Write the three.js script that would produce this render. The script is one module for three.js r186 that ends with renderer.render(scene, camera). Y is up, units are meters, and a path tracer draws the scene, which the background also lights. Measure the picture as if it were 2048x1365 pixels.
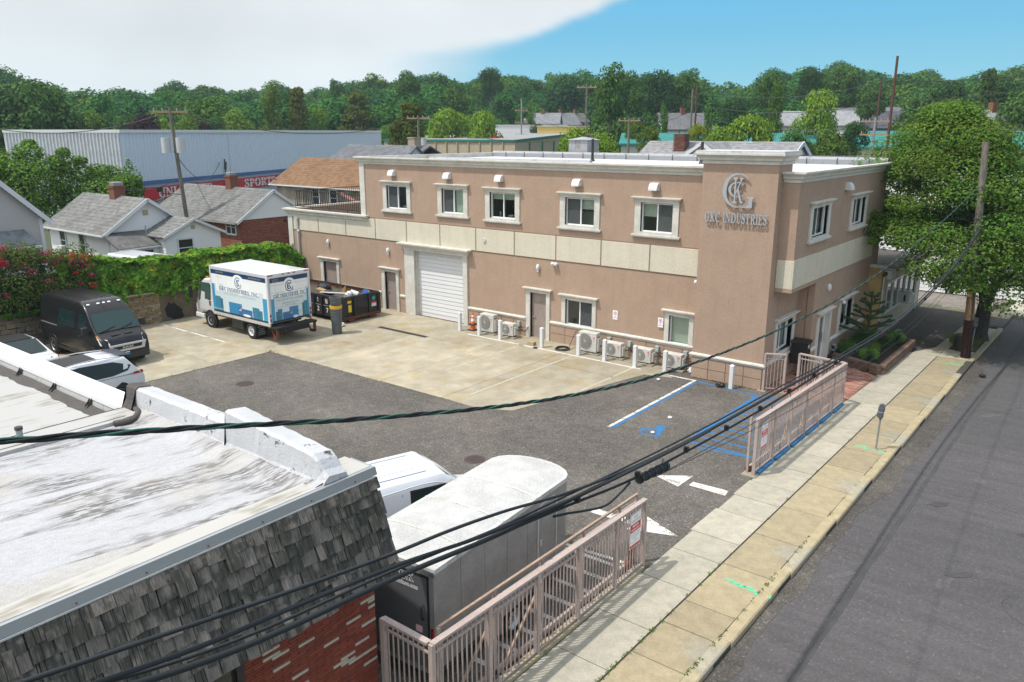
import * as THREE from 'three';
import { mergeGeometries } from 'three/addons/utils/BufferGeometryUtils.js';
import { RoundedBoxGeometry } from 'three/addons/geometries/RoundedBoxGeometry.js';
import { TextGeometry } from 'three/addons/geometries/TextGeometry.js';
import { FontLoader } from 'three/addons/loaders/FontLoader.js';

// ---------- camera, sky, sun, exposure ----------
const W = 1024, HGT = 682;
const scene = new THREE.Scene();
const PI = Math.PI, rad = (d) => d * PI / 180;
const YAW = rad(38.3), PITCH = Math.atan((682.5 - 264) / 1585), EYE = 9.2;
const camera = new THREE.PerspectiveCamera(2 * Math.atan(682.5 / 1585) * 180 / PI, W / HGT, 0.1, 3000);
camera.position.set(0, EYE, 0);
camera.rotation.order = 'YXZ';
camera.rotation.set(-PITCH, YAW, 0);
scene.add(camera);
const renderer = new THREE.WebGLRenderer({ antialias: true });
renderer.setSize(W, HGT);
renderer.toneMapping = THREE.LinearToneMapping;
renderer.toneMappingExposure = 1.3;
renderer.shadowMap.enabled = true;

const SUN = new THREE.Vector3(-0.28, 1, 0.42).normalize();
const sun = new THREE.DirectionalLight(new THREE.Color(1, 0.95, 0.87), 2.9);
sun.position.copy(SUN).multiplyScalar(120).add(new THREE.Vector3(-20, 0, -25));
sun.target.position.set(-20, 0, -25);
sun.castShadow = true;
sun.shadow.mapSize.set(4096, 4096);
Object.assign(sun.shadow.camera, { left: -70, right: 70, top: 70, bottom: -70, near: 1, far: 300 });
sun.shadow.radius = 2;
sun.shadow.bias = -0.0005;
scene.add(sun, sun.target);

// ---------- random numbers and noise ----------
function rng(seed) {
  let a = seed >>> 0;
  return () => { a = (a + 0x6D2B79F5) | 0; let t = Math.imul(a ^ (a >>> 15), 1 | a); t = (t + Math.imul(t ^ (t >>> 7), 61 | t)) ^ t; return ((t ^ (t >>> 14)) >>> 0) / 4294967296; };
}
const R = rng(7);
const rr = (a, b, f = R) => a + (b - a) * f();
const clamp = (x, a = 0, b = 1) => Math.min(b, Math.max(a, x));
const lerp = (a, b, t) => a + (b - a) * t;
const smooth = (a, b, x) => { const t = clamp((x - a) / (b - a)); return t * t * (3 - 2 * t); };
const hash = (x, y, s) => { let h = Math.imul(x, 374761393) ^ Math.imul(y, 668265263) ^ Math.imul(s, 1442695041); h = Math.imul(h ^ (h >>> 13), 1274126177); return ((h ^ (h >>> 16)) >>> 0) / 4294967296; };
function vnoise(x, y, px, py, s) {              // periodic value noise
  const xi = Math.floor(x), yi = Math.floor(y), fx = x - xi, fy = y - yi;
  const m = (a, p) => ((a % p) + p) % p;
  const u = fx * fx * (3 - 2 * fx), v = fy * fy * (3 - 2 * fy);
  const a = hash(m(xi, px), m(yi, py), s), b = hash(m(xi + 1, px), m(yi, py), s), c = hash(m(xi, px), m(yi + 1, py), s), d = hash(m(xi + 1, px), m(yi + 1, py), s);
  return lerp(lerp(a, b, u), lerp(c, d, u), v);
}
function fbm(u, v, px, py, s, oct = 4) {        // u, v in 0..1, px, py = cells of the first octave
  let a = 0, w = 0.5, t = 0;
  for (let i = 0; i < oct; i++) { a += w * vnoise(u * px, v * py, px, py, s + i * 17); t += w; w *= 0.5; px *= 2; py *= 2; }
  return a / t;
}

// ---------- sky: thin white cloud over the left, clear blue to the right ----------
{
  const w = 1024, h = 512, d = new Float32Array(w * h * 4);
  for (let j = 0; j < h; j++) for (let i = 0; i < w; i++) {
    const phi = (i + 0.5) / w * 2 * PI - PI, el = (j + 0.5) / h * PI - PI / 2;
    const dir = new THREE.Vector3(Math.cos(phi) * Math.cos(el), Math.sin(el), Math.sin(phi) * Math.cos(el));
    // bearing from the view axis, to the right
    const b = Math.atan2(dir.x * Math.cos(YAW) - dir.z * Math.sin(YAW), -dir.x * Math.sin(YAW) - dir.z * Math.cos(YAW)) * 180 / PI;
    const e = el * 180 / PI, ee = Math.max(e, 0);
    const n = fbm(i / w, j / h, 48, 24, 5, 5), n2 = fbm(i / w, j / h, 12, 30, 9, 4);
    const blue = [lerp(0.24, 0.055, smooth(0, 13, ee)), lerp(0.52, 0.32, smooth(0, 14, ee)), lerp(0.64, 0.61, smooth(0, 14, ee))];
    for (let k = 0; k < 3; k++) blue[k] = lerp(blue[k], [0.07, 0.25, 0.62][k], smooth(15, 70, ee));
    // the cloud's edge: about -5 deg at 5 deg up, curving right with height
    const edge = e < 5 ? -4.5 : -4.5 + 10.5 * Math.pow((e - 5) / 3.4, 0.8);
    const edgeB = Math.min(edge, 60);
    const soft = lerp(5, 0.8, smooth(4.4, 6.5, e));
    let c = 1 - smooth(edgeB - soft, edgeB + soft, b + (n - 0.5) * 2.2 + (fbm(i / w, j / h, 30, 110, 15, 4) - 0.5) * 3);
    c = Math.max(c, 0.7 * smooth(42, 75, Math.abs(b)), 0.7 * smooth(18, 40, e));   // the thin white veil goes on above and around
    c *= 0.96;
    const s = Math.max(0, dir.dot(SUN));
    const n3 = fbm(i / w, j / h, 20, 90, 13, 5); let cl = 0.69 + 0.10 * (n - 0.5) + 0.14 * (n2 - 0.5) + 0.10 * (n3 - 0.5);
    cl += 0.75 * Math.pow(s, 2.2);
    const cloud = [cl * lerp(0.90, 0.95, smooth(0, 12, ee)), cl * 0.985, cl * 1.02];
    const o = (j * w + i) * 4;
    for (let k = 0; k < 3; k++) {
      let v = lerp(blue[k], cloud[k], c);
      if (e < 0) v = lerp(v, [0.35, 0.36, 0.34][k], smooth(0, -6, e));
      d[o + k] = v;
    }
    d[o + 3] = 1;
  }
  const t = new THREE.DataTexture(d, w, h, THREE.RGBAFormat, THREE.FloatType);
  t.mapping = THREE.EquirectangularReflectionMapping; t.magFilter = THREE.LinearFilter; t.minFilter = THREE.LinearFilter; t.needsUpdate = true;
  scene.background = t; scene.environment = t; scene.environmentIntensity = 1.0; scene.backgroundIntensity = 1.0;
}
scene.fog = new THREE.FogExp2(0xb8cbd6, 0.0003);

// ---------- textures ----------
function tex(w, h, fn, size, srgb = true) {      // fn(u, v) -> [r, g, b] 0..255 ; size = metres covered (number or [x, y])
  const d = new Uint8Array(w * h * 4);
  for (let j = 0; j < h; j++) for (let i = 0; i < w; i++) {
    const c = fn((i + 0.5) / w, (j + 0.5) / h), o = (j * w + i) * 4;
    d[o] = clamp(c[0], 0, 255); d[o + 1] = clamp(c[1], 0, 255); d[o + 2] = clamp(c[2], 0, 255); d[o + 3] = 255;
  }
  const t = new THREE.DataTexture(d, w, h, THREE.RGBAFormat);
  if (srgb) t.colorSpace = THREE.SRGBColorSpace;
  return finish(t, size);
}
function finish(t, size) {
  t.wrapS = t.wrapT = THREE.RepeatWrapping; t.magFilter = THREE.LinearFilter; t.minFilter = THREE.LinearMipmapLinearFilter; t.generateMipmaps = true; t.anisotropy = 8;
  if (size) { const [a, b] = Array.isArray(size) ? size : [size, size]; t.repeat.set(1 / a, 1 / b); }
  t.needsUpdate = true; return t;
}
function canvasTex(w, h, draw) {
  const c = document.createElement('canvas'); c.width = w; c.height = h;
  const g = c.getContext('2d'); draw(g, w, h);
  const t = new THREE.CanvasTexture(c); t.colorSpace = THREE.SRGBColorSpace; t.magFilter = THREE.LinearFilter; t.anisotropy = 8; t.needsUpdate = true; return t;
}
const g3 = (v) => [v, v, v];
const tStucco = tex(512, 512, (u, v) => g3(240 + 15 * (fbm(u, v, 6, 6, 3, 3) - 0.5) + 26 * (fbm(u, v, 96, 96, 11, 2) - 0.5) + 10 * (fbm(u, v, 40, 2, 77, 2) - 0.5)), 3);
const tStuccoB = tex(512, 512, (u, v) => g3(255 * fbm(u, v, 70, 70, 21, 3)), 2, false);
const tFine = tex(512, 512, (u, v) => g3(232 + 40 * (fbm(u, v, 8, 8, 31, 4) - 0.5) + 40 * (fbm(u, v, 128, 128, 33, 2) - 0.5)), 2);
const tGrainB = tex(512, 512, (u, v) => g3(255 * fbm(u, v, 100, 100, 43, 2)), 1.2, false);
const tConcrete = tex(1024, 1024, (u, v) => {
  const a = fbm(u, v, 5, 5, 51, 5), b = fbm(u, v, 22, 22, 53, 4), c = fbm(u, v, 200, 200, 55, 2);
  const st = smooth(0.52, 0.72, fbm(u, v, 9, 9, 57, 5)), sp = c > 0.8 ? -26 : 0;
  const k = 1 + 0.20 * (a - 0.5) + 0.20 * (b - 0.5) + 0.12 * (c - 0.5);
  return [k * lerp(172, 169, st) + sp, k * lerp(164, 157, st) + sp, k * lerp(146, 131, st) + sp];
}, 9);
const tWalk = tex(512, 512, (u, v) => {
  const a = fbm(u, v, 4, 4, 61, 4), c = fbm(u, v, 150, 150, 65, 2), b = fbm(u, v, 18, 18, 66, 3), sp = c > 0.83 ? -30 : 0;
  const k = 1 + 0.12 * (a - 0.5) + 0.14 * (b - 0.5) + 0.16 * (c - 0.5); return [170 * k + sp, 164 * k + sp, 148 * k + sp];
}, 3);
const tWalkTan = tex(512, 512, (u, v) => {
  const a = fbm(u, v, 3, 3, 71, 5), c = fbm(u, v, 150, 150, 75, 2), st = smooth(0.38, 0.62, a), sp = c > 0.82 ? -24 : 0, b = fbm(u, v, 24, 24, 76, 3);
  const k = 1 + 0.16 * (b - 0.5) + 0.14 * (c - 0.5); return [lerp(165, 172, st) * k + sp, lerp(158, 158, st) * k + sp, lerp(140, 128, st) * k + sp];
}, 4.5);
const tLot = tex(1024, 1024, (u, v) => {
  const a = fbm(u, v, 4, 4, 81, 4), c = fbm(u, v, 260, 260, 85, 2), b = fbm(u, v, 30, 30, 86, 3);
  const sp = c > 0.74 ? 44 * (c - 0.74) / 0.2 : 0, k = 0.92 + 0.26 * (a - 0.5) + 0.2 * (b - 0.5) + 0.5 * (c - 0.5); return [97 * k + sp, 92 * k + sp, 86 * k + sp];
}, 8);
const tRoad = tex(1024, 1024, (u, v) => {
  const a = fbm(u, v, 2, 5, 91, 4), c = fbm(u, v, 300, 300, 95, 2), b = fbm(u, v, 10, 60, 96, 3);
  const sp = c > 0.84 ? 22 : 0, k = 1 + 0.2 * (a - 0.5) + 0.18 * (b - 0.5) + 0.28 * (c - 0.5); return [69 * k + sp, 67 * k + sp, 68 * k + sp];
}, [10, 10]);
const tRoof = tex(2048, 1024, (u, v) => {       // white roof coating, scrubbed along u
  const st = fbm(u, v, 11, 26, 101, 5), p = fbm(u, v, 7, 6, 103, 5), f = fbm(u, v, 80, 300, 105, 3), c = fbm(u, v, 200, 200, 107, 2);
  const wear = smooth(0.47, 0.64, st * 0.5 + p * 0.5) * smooth(0.34, 0.62, f * 0.7 + c * 0.3), tan = smooth(0.5, 0.7, fbm(u, v, 7, 9, 109, 4));
  const lap = smooth(0.004, 0.0, Math.abs(((v * 6) % 1) - 0.5) * 0.12) * smooth(0.35, 0.6, p);
  const k = 0.97 + 0.10 * (p - 0.5) + 0.10 * (c - 0.5), w = clamp(wear * 0.95 + lap * 0.4);
  return [lerp(178 - 4 * tan, 96, w) * k, lerp(178 - 7 * tan, 93, w) * k, lerp(181 - 14 * tan, 91, w) * k];
}, [12, 7]);
const tParapet = tex(1024, 256, (u, v) => {
  const p = fbm(u, v, 10, 3, 111, 4), s = fbm(u, v, 90, 6, 113, 4), c = fbm(u, v, 160, 50, 115, 3);
  const w = smooth(0.60, 0.72, s * 0.6 + p * 0.4) * smooth(0.45, 0.6, c), k = 0.97 + 0.12 * (p - 0.5); return [lerp(190, 66, w) * k, lerp(191, 64, w) * k, lerp(194, 63, w) * k];
}, [7, 1.2]);
const shingleTex = [0, 1, 2, 3].map((n) => tex(128, 256, (u, v) => {   // weathered cedar: grain along v, dark lichen toward patches
  const gr = fbm(u, v, 34, 3, 121 + n, 3), gr2 = fbm(u, v, 60, 2, 151 + n, 2), bl = fbm(u, v, 3, 3, 131 + n, 4), crack = fbm(u, v, 12, 1, 141 + n, 1);
  const s2 = fbm(u, v, 16, 2, 157 + n, 3), dk = smooth(0.40, 0.64, 0.45 * bl + 0.35 * gr + 0.25 * s2 + [-0.10, -0.01, 0.07, 0.0][n]);
  const k = 0.82 + 0.5 * (gr - 0.5) + 0.3 * (gr2 - 0.5) - (crack < 0.12 ? 0.5 : 0);
  return [lerp(140, 74, dk) * k, lerp(132, 73, dk) * k, lerp(124, 66, dk) * k];
}, [0.32, 0.5]));
const tWood = tex(256, 512, (u, v) => { const g = fbm(u, v, 40, 4, 161, 3), b = fbm(u, v, 4, 4, 163, 3); return g3(205 + 110 * (g - 0.5) + 40 * (b - 0.5)); }, [0.5, 2.5]);
const tRoofing = [0, 1].map((n) => tex(512, 512, (u, v) => {           // asphalt shingle grit in uneven tabs
  const row = Math.floor(v * 20), off = hash(row, 3, n), tab = Math.floor((u + off) * 12), t = hash(((tab % 12) + 12) % 12, row, 171 + n);
  return g3(212 + 40 * (t - 0.5) + 26 * (fbm(u, v, 5, 5, 173 + n, 4) - 0.5) + 40 * (fbm(u, v, 200, 200, 175, 1) - 0.5));
}, 4));
const tStain = tex(512, 512, (u, v) => { const a = fbm(u, v, 5, 4, 181, 5), c = fbm(u, v, 90, 90, 183, 2), k = 1 + 0.5 * (a - 0.5) + 0.2 * (c - 0.5); return [205 * k, 196 * k, 180 * k]; }, 4);
const tDirty = tex(512, 512, (u, v) => { const a = fbm(u, v, 6, 5, 191, 5), s = fbm(u, v, 60, 5, 193, 3), w = smooth(0.55, 0.75, a * 0.6 + s * 0.4); return [lerp(238, 196, w), lerp(238, 190, w), lerp(238, 180, w)]; }, 3);
const tRust = tex(256, 256, (u, v) => { const a = fbm(u, v, 6, 6, 201, 5), c = fbm(u, v, 50, 50, 203, 2), w = smooth(0.5, 0.66, a); return [lerp(106, 74, w) + 40 * (c - 0.5), lerp(56, 44, w) + 26 * (c - 0.5), lerp(34, 34, w) + 18 * (c - 0.5)]; }, 1.6);
const tBlackPaint = tex(256, 256, (u, v) => { const a = fbm(u, v, 6, 6, 211, 5), c = fbm(u, v, 30, 30, 213, 3), w = smooth(0.64, 0.74, a * 0.6 + c * 0.4); return [lerp(27, 92, w), lerp(27, 56, w), lerp(28, 38, w)]; }, 1.8);
const tBark = tex(256, 512, (u, v) => g3(205 + 120 * (fbm(u, v, 24, 7, 221, 4) - 0.5)), [0.7, 1.4]);

// ---------- materials ----------
const col = (c) => (Array.isArray(c) ? new THREE.Color().setRGB(...c) : new THREE.Color(c));
function mat(c, rough = 0.8, o = {}) {
  const { bump, bs = 0.004, phys, ...rest } = o;
  const K = phys ? THREE.MeshPhysicalMaterial : THREE.MeshStandardMaterial;
  const m = new K({ color: col(c), roughness: rough, metalness: 0, side: THREE.DoubleSide, ...rest });
  if (bump) { m.bumpMap = bump; m.bumpScale = bs; }
  return m;
}
const M = {
  stucco: mat([0.425, 0.30, 0.22], 0.95, { map: tStucco, bump: tStuccoB, bs: 0.004 }),
  cream: mat([0.66, 0.61, 0.485], 0.95, { map: tStucco, bump: tStuccoB, bs: 0.003 }),
  groove: mat([0.24, 0.16, 0.11], 0.95),
  trim: mat([0.70, 0.68, 0.615], 0.85, { map: tFine }),
  trimDirty: mat([0.70, 0.68, 0.62], 0.85, { map: tDirty }),
  vinyl: mat([0.82, 0.83, 0.84], 0.45),
  door: mat([0.36, 0.29, 0.26], 0.5, { map: tFine }),
  white: mat([0.66, 0.67, 0.68], 0.5),
  whiteMatte: mat([0.62, 0.62, 0.60], 0.8, { map: tFine }),
  membrane: mat([0.62, 0.63, 0.65], 0.7, { map: tDirty }),
  membraneGrey: mat([0.36, 0.37, 0.39], 0.7, { map: tDirty }),
  glass: mat([0.84, 0.89, 0.87], 0.02, { phys: true, transmission: 1, thickness: 0, ior: 1.5, specularIntensity: 1 }),
  glassDark: mat([0.10, 0.13, 0.13], 0.03, { phys: true, transmission: 0.75, thickness: 0, ior: 1.5 }),
  screen: mat([0.10, 0.11, 0.11], 0.9, { transparent: true, opacity: 0.55 }),
  room: mat([0.30, 0.31, 0.29], 0.9),
  blind: mat([0.56, 0.58, 0.50], 0.9),
  black: mat([0.015, 0.015, 0.016], 0.45),
  rubber: mat([0.02, 0.02, 0.021], 0.85),
  steel: mat([0.55, 0.56, 0.57], 0.35, { metalness: 0.9 }),
  alu: mat([0.62, 0.63, 0.64], 0.4, { metalness: 0.8 }),
  silver: mat([0.50, 0.53, 0.56], 0.35, { metalness: 0.55 }),
  greyMetal: mat([0.28, 0.29, 0.30], 0.5, { metalness: 0.3 }),
  darkMetal: mat([0.04, 0.04, 0.042], 0.5),
  red: mat([0.45, 0.02, 0.025], 0.35),
  redLens: mat([0.30, 0.008, 0.012], 0.12),
  amber: mat([0.75, 0.25, 0.03], 0.2),
  lens: mat([0.75, 0.78, 0.80], 0.1),
  blackPlastic: mat([0.022, 0.022, 0.024], 0.6),
  wood: mat([0.36, 0.27, 0.18], 0.85, { map: tWood }),
  poleWood: mat([0.27, 0.235, 0.195], 0.9, { map: tBark, bump: tBark, bs: 0.01 }),
  fence: mat([0.50, 0.40, 0.36], 0.55, { map: tFine }),
  rust: mat(0xffffff, 0.9, { map: tRust }),
  soil: mat([0.045, 0.034, 0.026], 1, { map: tFine, bump: tGrainB, bs: 0.03 }),
};

// ---------- geometry helpers ----------
const v3 = (x, y, z) => new THREE.Vector3(x, y, z);
function bx(x0, x1, y0, y1, z0, z1) { const g = new THREE.BoxGeometry(Math.abs(x1 - x0), Math.abs(y1 - y0), Math.abs(z1 - z0)); g.translate((x0 + x1) / 2, (y0 + y1) / 2, (z0 + z1) / 2); return g; }
function rb(x0, x1, y0, y1, z0, z1, r = 0.02, s = 2) { const w = Math.abs(x1 - x0), h = Math.abs(y1 - y0), d = Math.abs(z1 - z0); const g = new RoundedBoxGeometry(w, h, d, s, Math.min(r, w / 2.01, h / 2.01, d / 2.01)); g.translate((x0 + x1) / 2, (y0 + y1) / 2, (z0 + z1) / 2); return g; }
function cyl(p, q, r0, r1 = r0, n = 10) {
  const d = q.clone().sub(p), g = new THREE.CylinderGeometry(r1, r0, d.length(), n, 1);
  g.applyQuaternion(new THREE.Quaternion().setFromUnitVectors(v3(0, 1, 0), d.clone().normalize())); const c = p.clone().add(q).multiplyScalar(0.5); g.translate(c.x, c.y, c.z); return g;
}
function tube(pts, r, n = 6, seg = 0) { return new THREE.TubeGeometry(new THREE.CatmullRomCurve3(pts), seg || pts.length * 4, r, n, false); }
function bar(p, q, w, h = w) {                                   // square bar between two points
  const d = q.clone().sub(p), g = new THREE.BoxGeometry(w, h, d.length()), m = new THREE.Matrix4();
  const up = Math.abs(d.clone().normalize().y) > 0.98 ? v3(1, 0, 0) : v3(0, 1, 0);
  m.lookAt(q, p, up); g.applyMatrix4(m); const c = p.clone().add(q).multiplyScalar(0.5); g.translate(c.x, c.y, c.z); return g;
}
function hexa(b, t) {                                             // two quads (arrays of 4 points) joined
  const P = [...b, ...t].map((p) => (p.isVector3 ? p : v3(...p)));
  return quads(P, [[0, 1, 2, 3], [7, 6, 5, 4], [0, 4, 5, 1], [1, 5, 6, 2], [2, 6, 7, 3], [3, 7, 4, 0]]);
}
function quads(P, F) {
  const a = [];
  for (const f of F) for (let i = 1; i + 1 < f.length; i++) for (const k of [f[0], f[i], f[i + 1]]) a.push(P[k].x, P[k].y, P[k].z);
  const g = new THREE.BufferGeometry(); g.setAttribute('position', new THREE.Float32BufferAttribute(a, 3)); g.computeVertexNormals(); return g;
}
const tri = (p) => { const s = new THREE.Shape(); p.forEach((q, i) => (i ? s.lineTo(q[0], q[1]) : s.moveTo(q[0], q[1]))); s.closePath(); return s; };
const rect = (x0, y0, x1, y1) => { const s = new THREE.Path(); s.moveTo(x0, y0); s.lineTo(x1, y0); s.lineTo(x1, y1); s.lineTo(x0, y1); s.closePath(); return s; };
function extr(pts, depth, o = {}) { const s = pts instanceof THREE.Shape ? pts : tri(pts); return new THREE.ExtrudeGeometry(s, { depth, bevelEnabled: false, curveSegments: 8, ...o }); }
function slab(pts, y0, y1, holes = []) {                          // pts are [x, z]
  const s = tri(pts.map(([x, z]) => [x, -z])); holes.forEach((h) => s.holes.push(h));
  const g = new THREE.ExtrudeGeometry(s, { depth: y1 - y0, bevelEnabled: false }); g.rotateX(-PI / 2); g.translate(0, y0, 0); return g;
}
function sweep(path, prof, closed = false) {                      // path [x, z] run so that the outside lies to its right; prof [out, y]
  const n = path.length, P = [];
  for (let i = 0; i < n; i++) {
    const a = path[(i + n - 1) % n], b = path[i], c = path[(i + 1) % n];
    const nrm = (p, q) => { const dx = q[0] - p[0], dz = q[1] - p[1], l = Math.hypot(dx, dz); return [-dz / l, dx / l]; };
    let m;
    if (!closed && i === 0) m = nrm(b, c); else if (!closed && i === n - 1) m = nrm(a, b);
    else { const u = nrm(a, b), w = nrm(b, c), k = 1 + u[0] * w[0] + u[1] * w[1]; m = [(u[0] + w[0]) / k, (u[1] + w[1]) / k]; }
    P.push(prof.map(([o, y]) => v3(b[0] + m[0] * o, y, b[1] + m[1] * o)));
  }
  const k = prof.length, all = P.flat(), F = [];
  for (let i = 0; i < (closed ? n : n - 1); i++) { const j = (i + 1) % n; for (let s = 0; s < k; s++) { const t = (s + 1) % k; F.push([i * k + s, j * k + s, j * k + t, i * k + t]); } }
  if (!closed) { F.push([...Array(k).keys()]); F.push([...Array(k).keys()].map((q) => (n - 1) * k + q).reverse()); }
  return quads(all, F);
}
function place(g, x = 0, y = 0, z = 0, ry = 0, rx = 0, rz = 0) { if (rx) g.rotateX(rx); if (rz) g.rotateZ(rz); if (ry) g.rotateY(ry); g.translate(x, y, z); return g; }
function boxUV(g) {
  const p = g.attributes.position, n = g.attributes.normal, uv = new Float32Array(p.count * 2);
  for (let i = 0; i < p.count; i += 3) {
    let nx = 0, ny = 0, nz = 0; for (let k = 0; k < 3; k++) { nx += n.getX(i + k); ny += n.getY(i + k); nz += n.getZ(i + k); }
    nx = Math.abs(nx); ny = Math.abs(ny); nz = Math.abs(nz);
    for (let k = 0; k < 3; k++) { const q = i + k, x = p.getX(q), y = p.getY(q), z = p.getZ(q); const [a, b] = ny >= nx && ny >= nz ? [x, -z] : nx >= nz ? [z, y] : [x, y]; uv[q * 2] = a; uv[q * 2 + 1] = b; }
  }
  g.setAttribute('uv', new THREE.BufferAttribute(uv, 2));
}
function join(gs, keepUV = false) {
  const list = [gs].flat(Infinity).map((g) => {
    let q = g.index ? g.toNonIndexed() : g;
    if (!q.attributes.normal) q.computeVertexNormals();
    for (const k of Object.keys(q.attributes)) if (!['position', 'normal', 'color'].includes(k) && !(keepUV && k === 'uv')) q.deleteAttribute(k);
    q.clearGroups(); return q;
  });
  const any = list.some((g) => g.attributes.color);
  if (any) for (const g of list) if (!g.attributes.color) g.setAttribute('color', new THREE.Float32BufferAttribute(new Float32Array(g.attributes.position.count * 3).fill(1), 3));
  const out = list.length > 1 ? mergeGeometries(list) : list[0];
  if (!keepUV) boxUV(out);
  return out;
}
const used = {};
const numbered = (n) => { const k = used[n] = (used[n] ?? -1) + 1; return k ? `${n}_${String(k).padStart(3, '0')}` : n; };
function part(name, gs, m, parent, keepUV = false) { const o = new THREE.Mesh(join(gs, keepUV), m); o.name = name; if (parent) parent.add(o); return o; }
function tag(o, label, category, group) { Object.assign(o.userData, { label, category }); if (group) o.userData.group = group; return o; }
function thing(name, label, category, [x, y, z] = [0, 0, 0], turn = 0, group) { const o = new THREE.Group(); o.name = numbered(name); o.position.set(x, y, z); o.rotation.y = turn; scene.add(o); return tag(o, label, category, group); }
function solo(name, gs, m, label, category, group, keepUV) { const o = part(numbered(name), gs, m, scene, keepUV); return tag(o, label, category, group); }
function struct(name, gs, m, parent) { const o = part(parent ? name : numbered(name), gs, m, parent || scene); if (!parent) o.userData.kind = 'structure'; return o; }
function stuff(name, gs, m, label, category, keepUV) { const o = part(numbered(name), gs, m, scene, keepUV); o.userData = { kind: 'stuff', label, category }; return o; }
function dup(o, [x, y, z], turn, label) { const c = o.clone(); c.name = numbered(o.name.replace(/_\d{3}$/, '')); c.userData = { ...o.userData }; c.position.set(x, y, z); if (turn !== undefined) c.rotation.y = turn; if (label) c.userData.label = label; scene.add(c); return c; }
const fontSerif = await new FontLoader().loadAsync('fonts/droid/droid_serif_regular.typeface.json');
const fontSerifB = await new FontLoader().loadAsync('fonts/droid/droid_serif_bold.typeface.json');
const fontSansB = await new FontLoader().loadAsync('fonts/droid/droid_sans_bold.typeface.json');
function text(s, font, w, h, d) {                                 // text filling w x h from its lower left corner
  const g = new TextGeometry(s, { font, size: 1, depth: d, curveSegments: 6, bevelEnabled: false }); g.computeBoundingBox(); const b = g.boundingBox;
  g.translate(-b.min.x, -b.min.y, 0); g.scale(w / (b.max.x - b.min.x), h / (b.max.y - b.min.y), 1); return g;
}
function panelTex(name, x0, x1, y0, y1, m, parent) {              // a flat print facing +z in its parent's axes, uv 0..1
  const g = new THREE.PlaneGeometry(x1 - x0, y1 - y0); g.translate((x0 + x1) / 2, (y0 + y1) / 2, 0); return part(name, g, m, parent, true);
}
// ---------- ground, parking lot, pavement, road ----------
const sk = (x, z) => x - 0.009 * (z + 14);                        // the street runs slightly askew to the buildings
const mLot = mat(0xffffff, 0.92, { map: tLot, bump: tGrainB, bs: 0.004 });
const mRoad = mat([1.3, 1.28, 1.27], 0.9, { map: tRoad, bump: tGrainB, bs: 0.003 });
const mConc = [0.80, 0.86, 0.74, 0.90].map((k) => mat([k * 1.0, k * 0.985, k * 0.95], 0.9, { map: tConcrete, bump: tGrainB, bs: 0.002 }));
const mWalk = [0.92, 0.99, 0.88].map((k) => mat([k, k, k], 0.9, { map: tWalk, bump: tGrainB, bs: 0.002 }));
const mTan = [0.76, 0.82, 0.71].map((k) => mat([k, k, k], 0.9, { map: tWalkTan, bump: tGrainB, bs: 0.003 }));
const mKerb = mat([0.9, 0.9, 0.88], 0.9, { map: tWalkTan, bump: tGrainB, bs: 0.004 });
const mGround = mat([0.10, 0.115, 0.06], 1, { map: tFine });
const mGap = mat([0.06, 0.055, 0.045], 1);
const tPaint = (a, b) => tex(512, 512, (u, v) => { const w = smooth(0.56, 0.70, fbm(u, v, 9, 9, 231, 4) * 0.55 + fbm(u, v, 90, 90, 233, 2) * 0.45); return [lerp(a[0], b[0], w), lerp(a[1], b[1], w), lerp(a[2], b[2], w)]; }, 1.7);
const mPaintW = mat(0xffffff, 0.85, { map: tPaint([206, 203, 194], [112, 107, 101]) });
const mPaintB = mat(0xffffff, 0.85, { map: tPaint([34, 108, 164], [64, 92, 112]) });
const mPaintOld = mat(0xffffff, 0.85, { map: tPaint([172, 167, 150], [150, 141, 120]) });
const mPaintG = mat(0xffffff, 0.85, { map: tPaint([92, 182, 140], [168, 152, 116]) });
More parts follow.
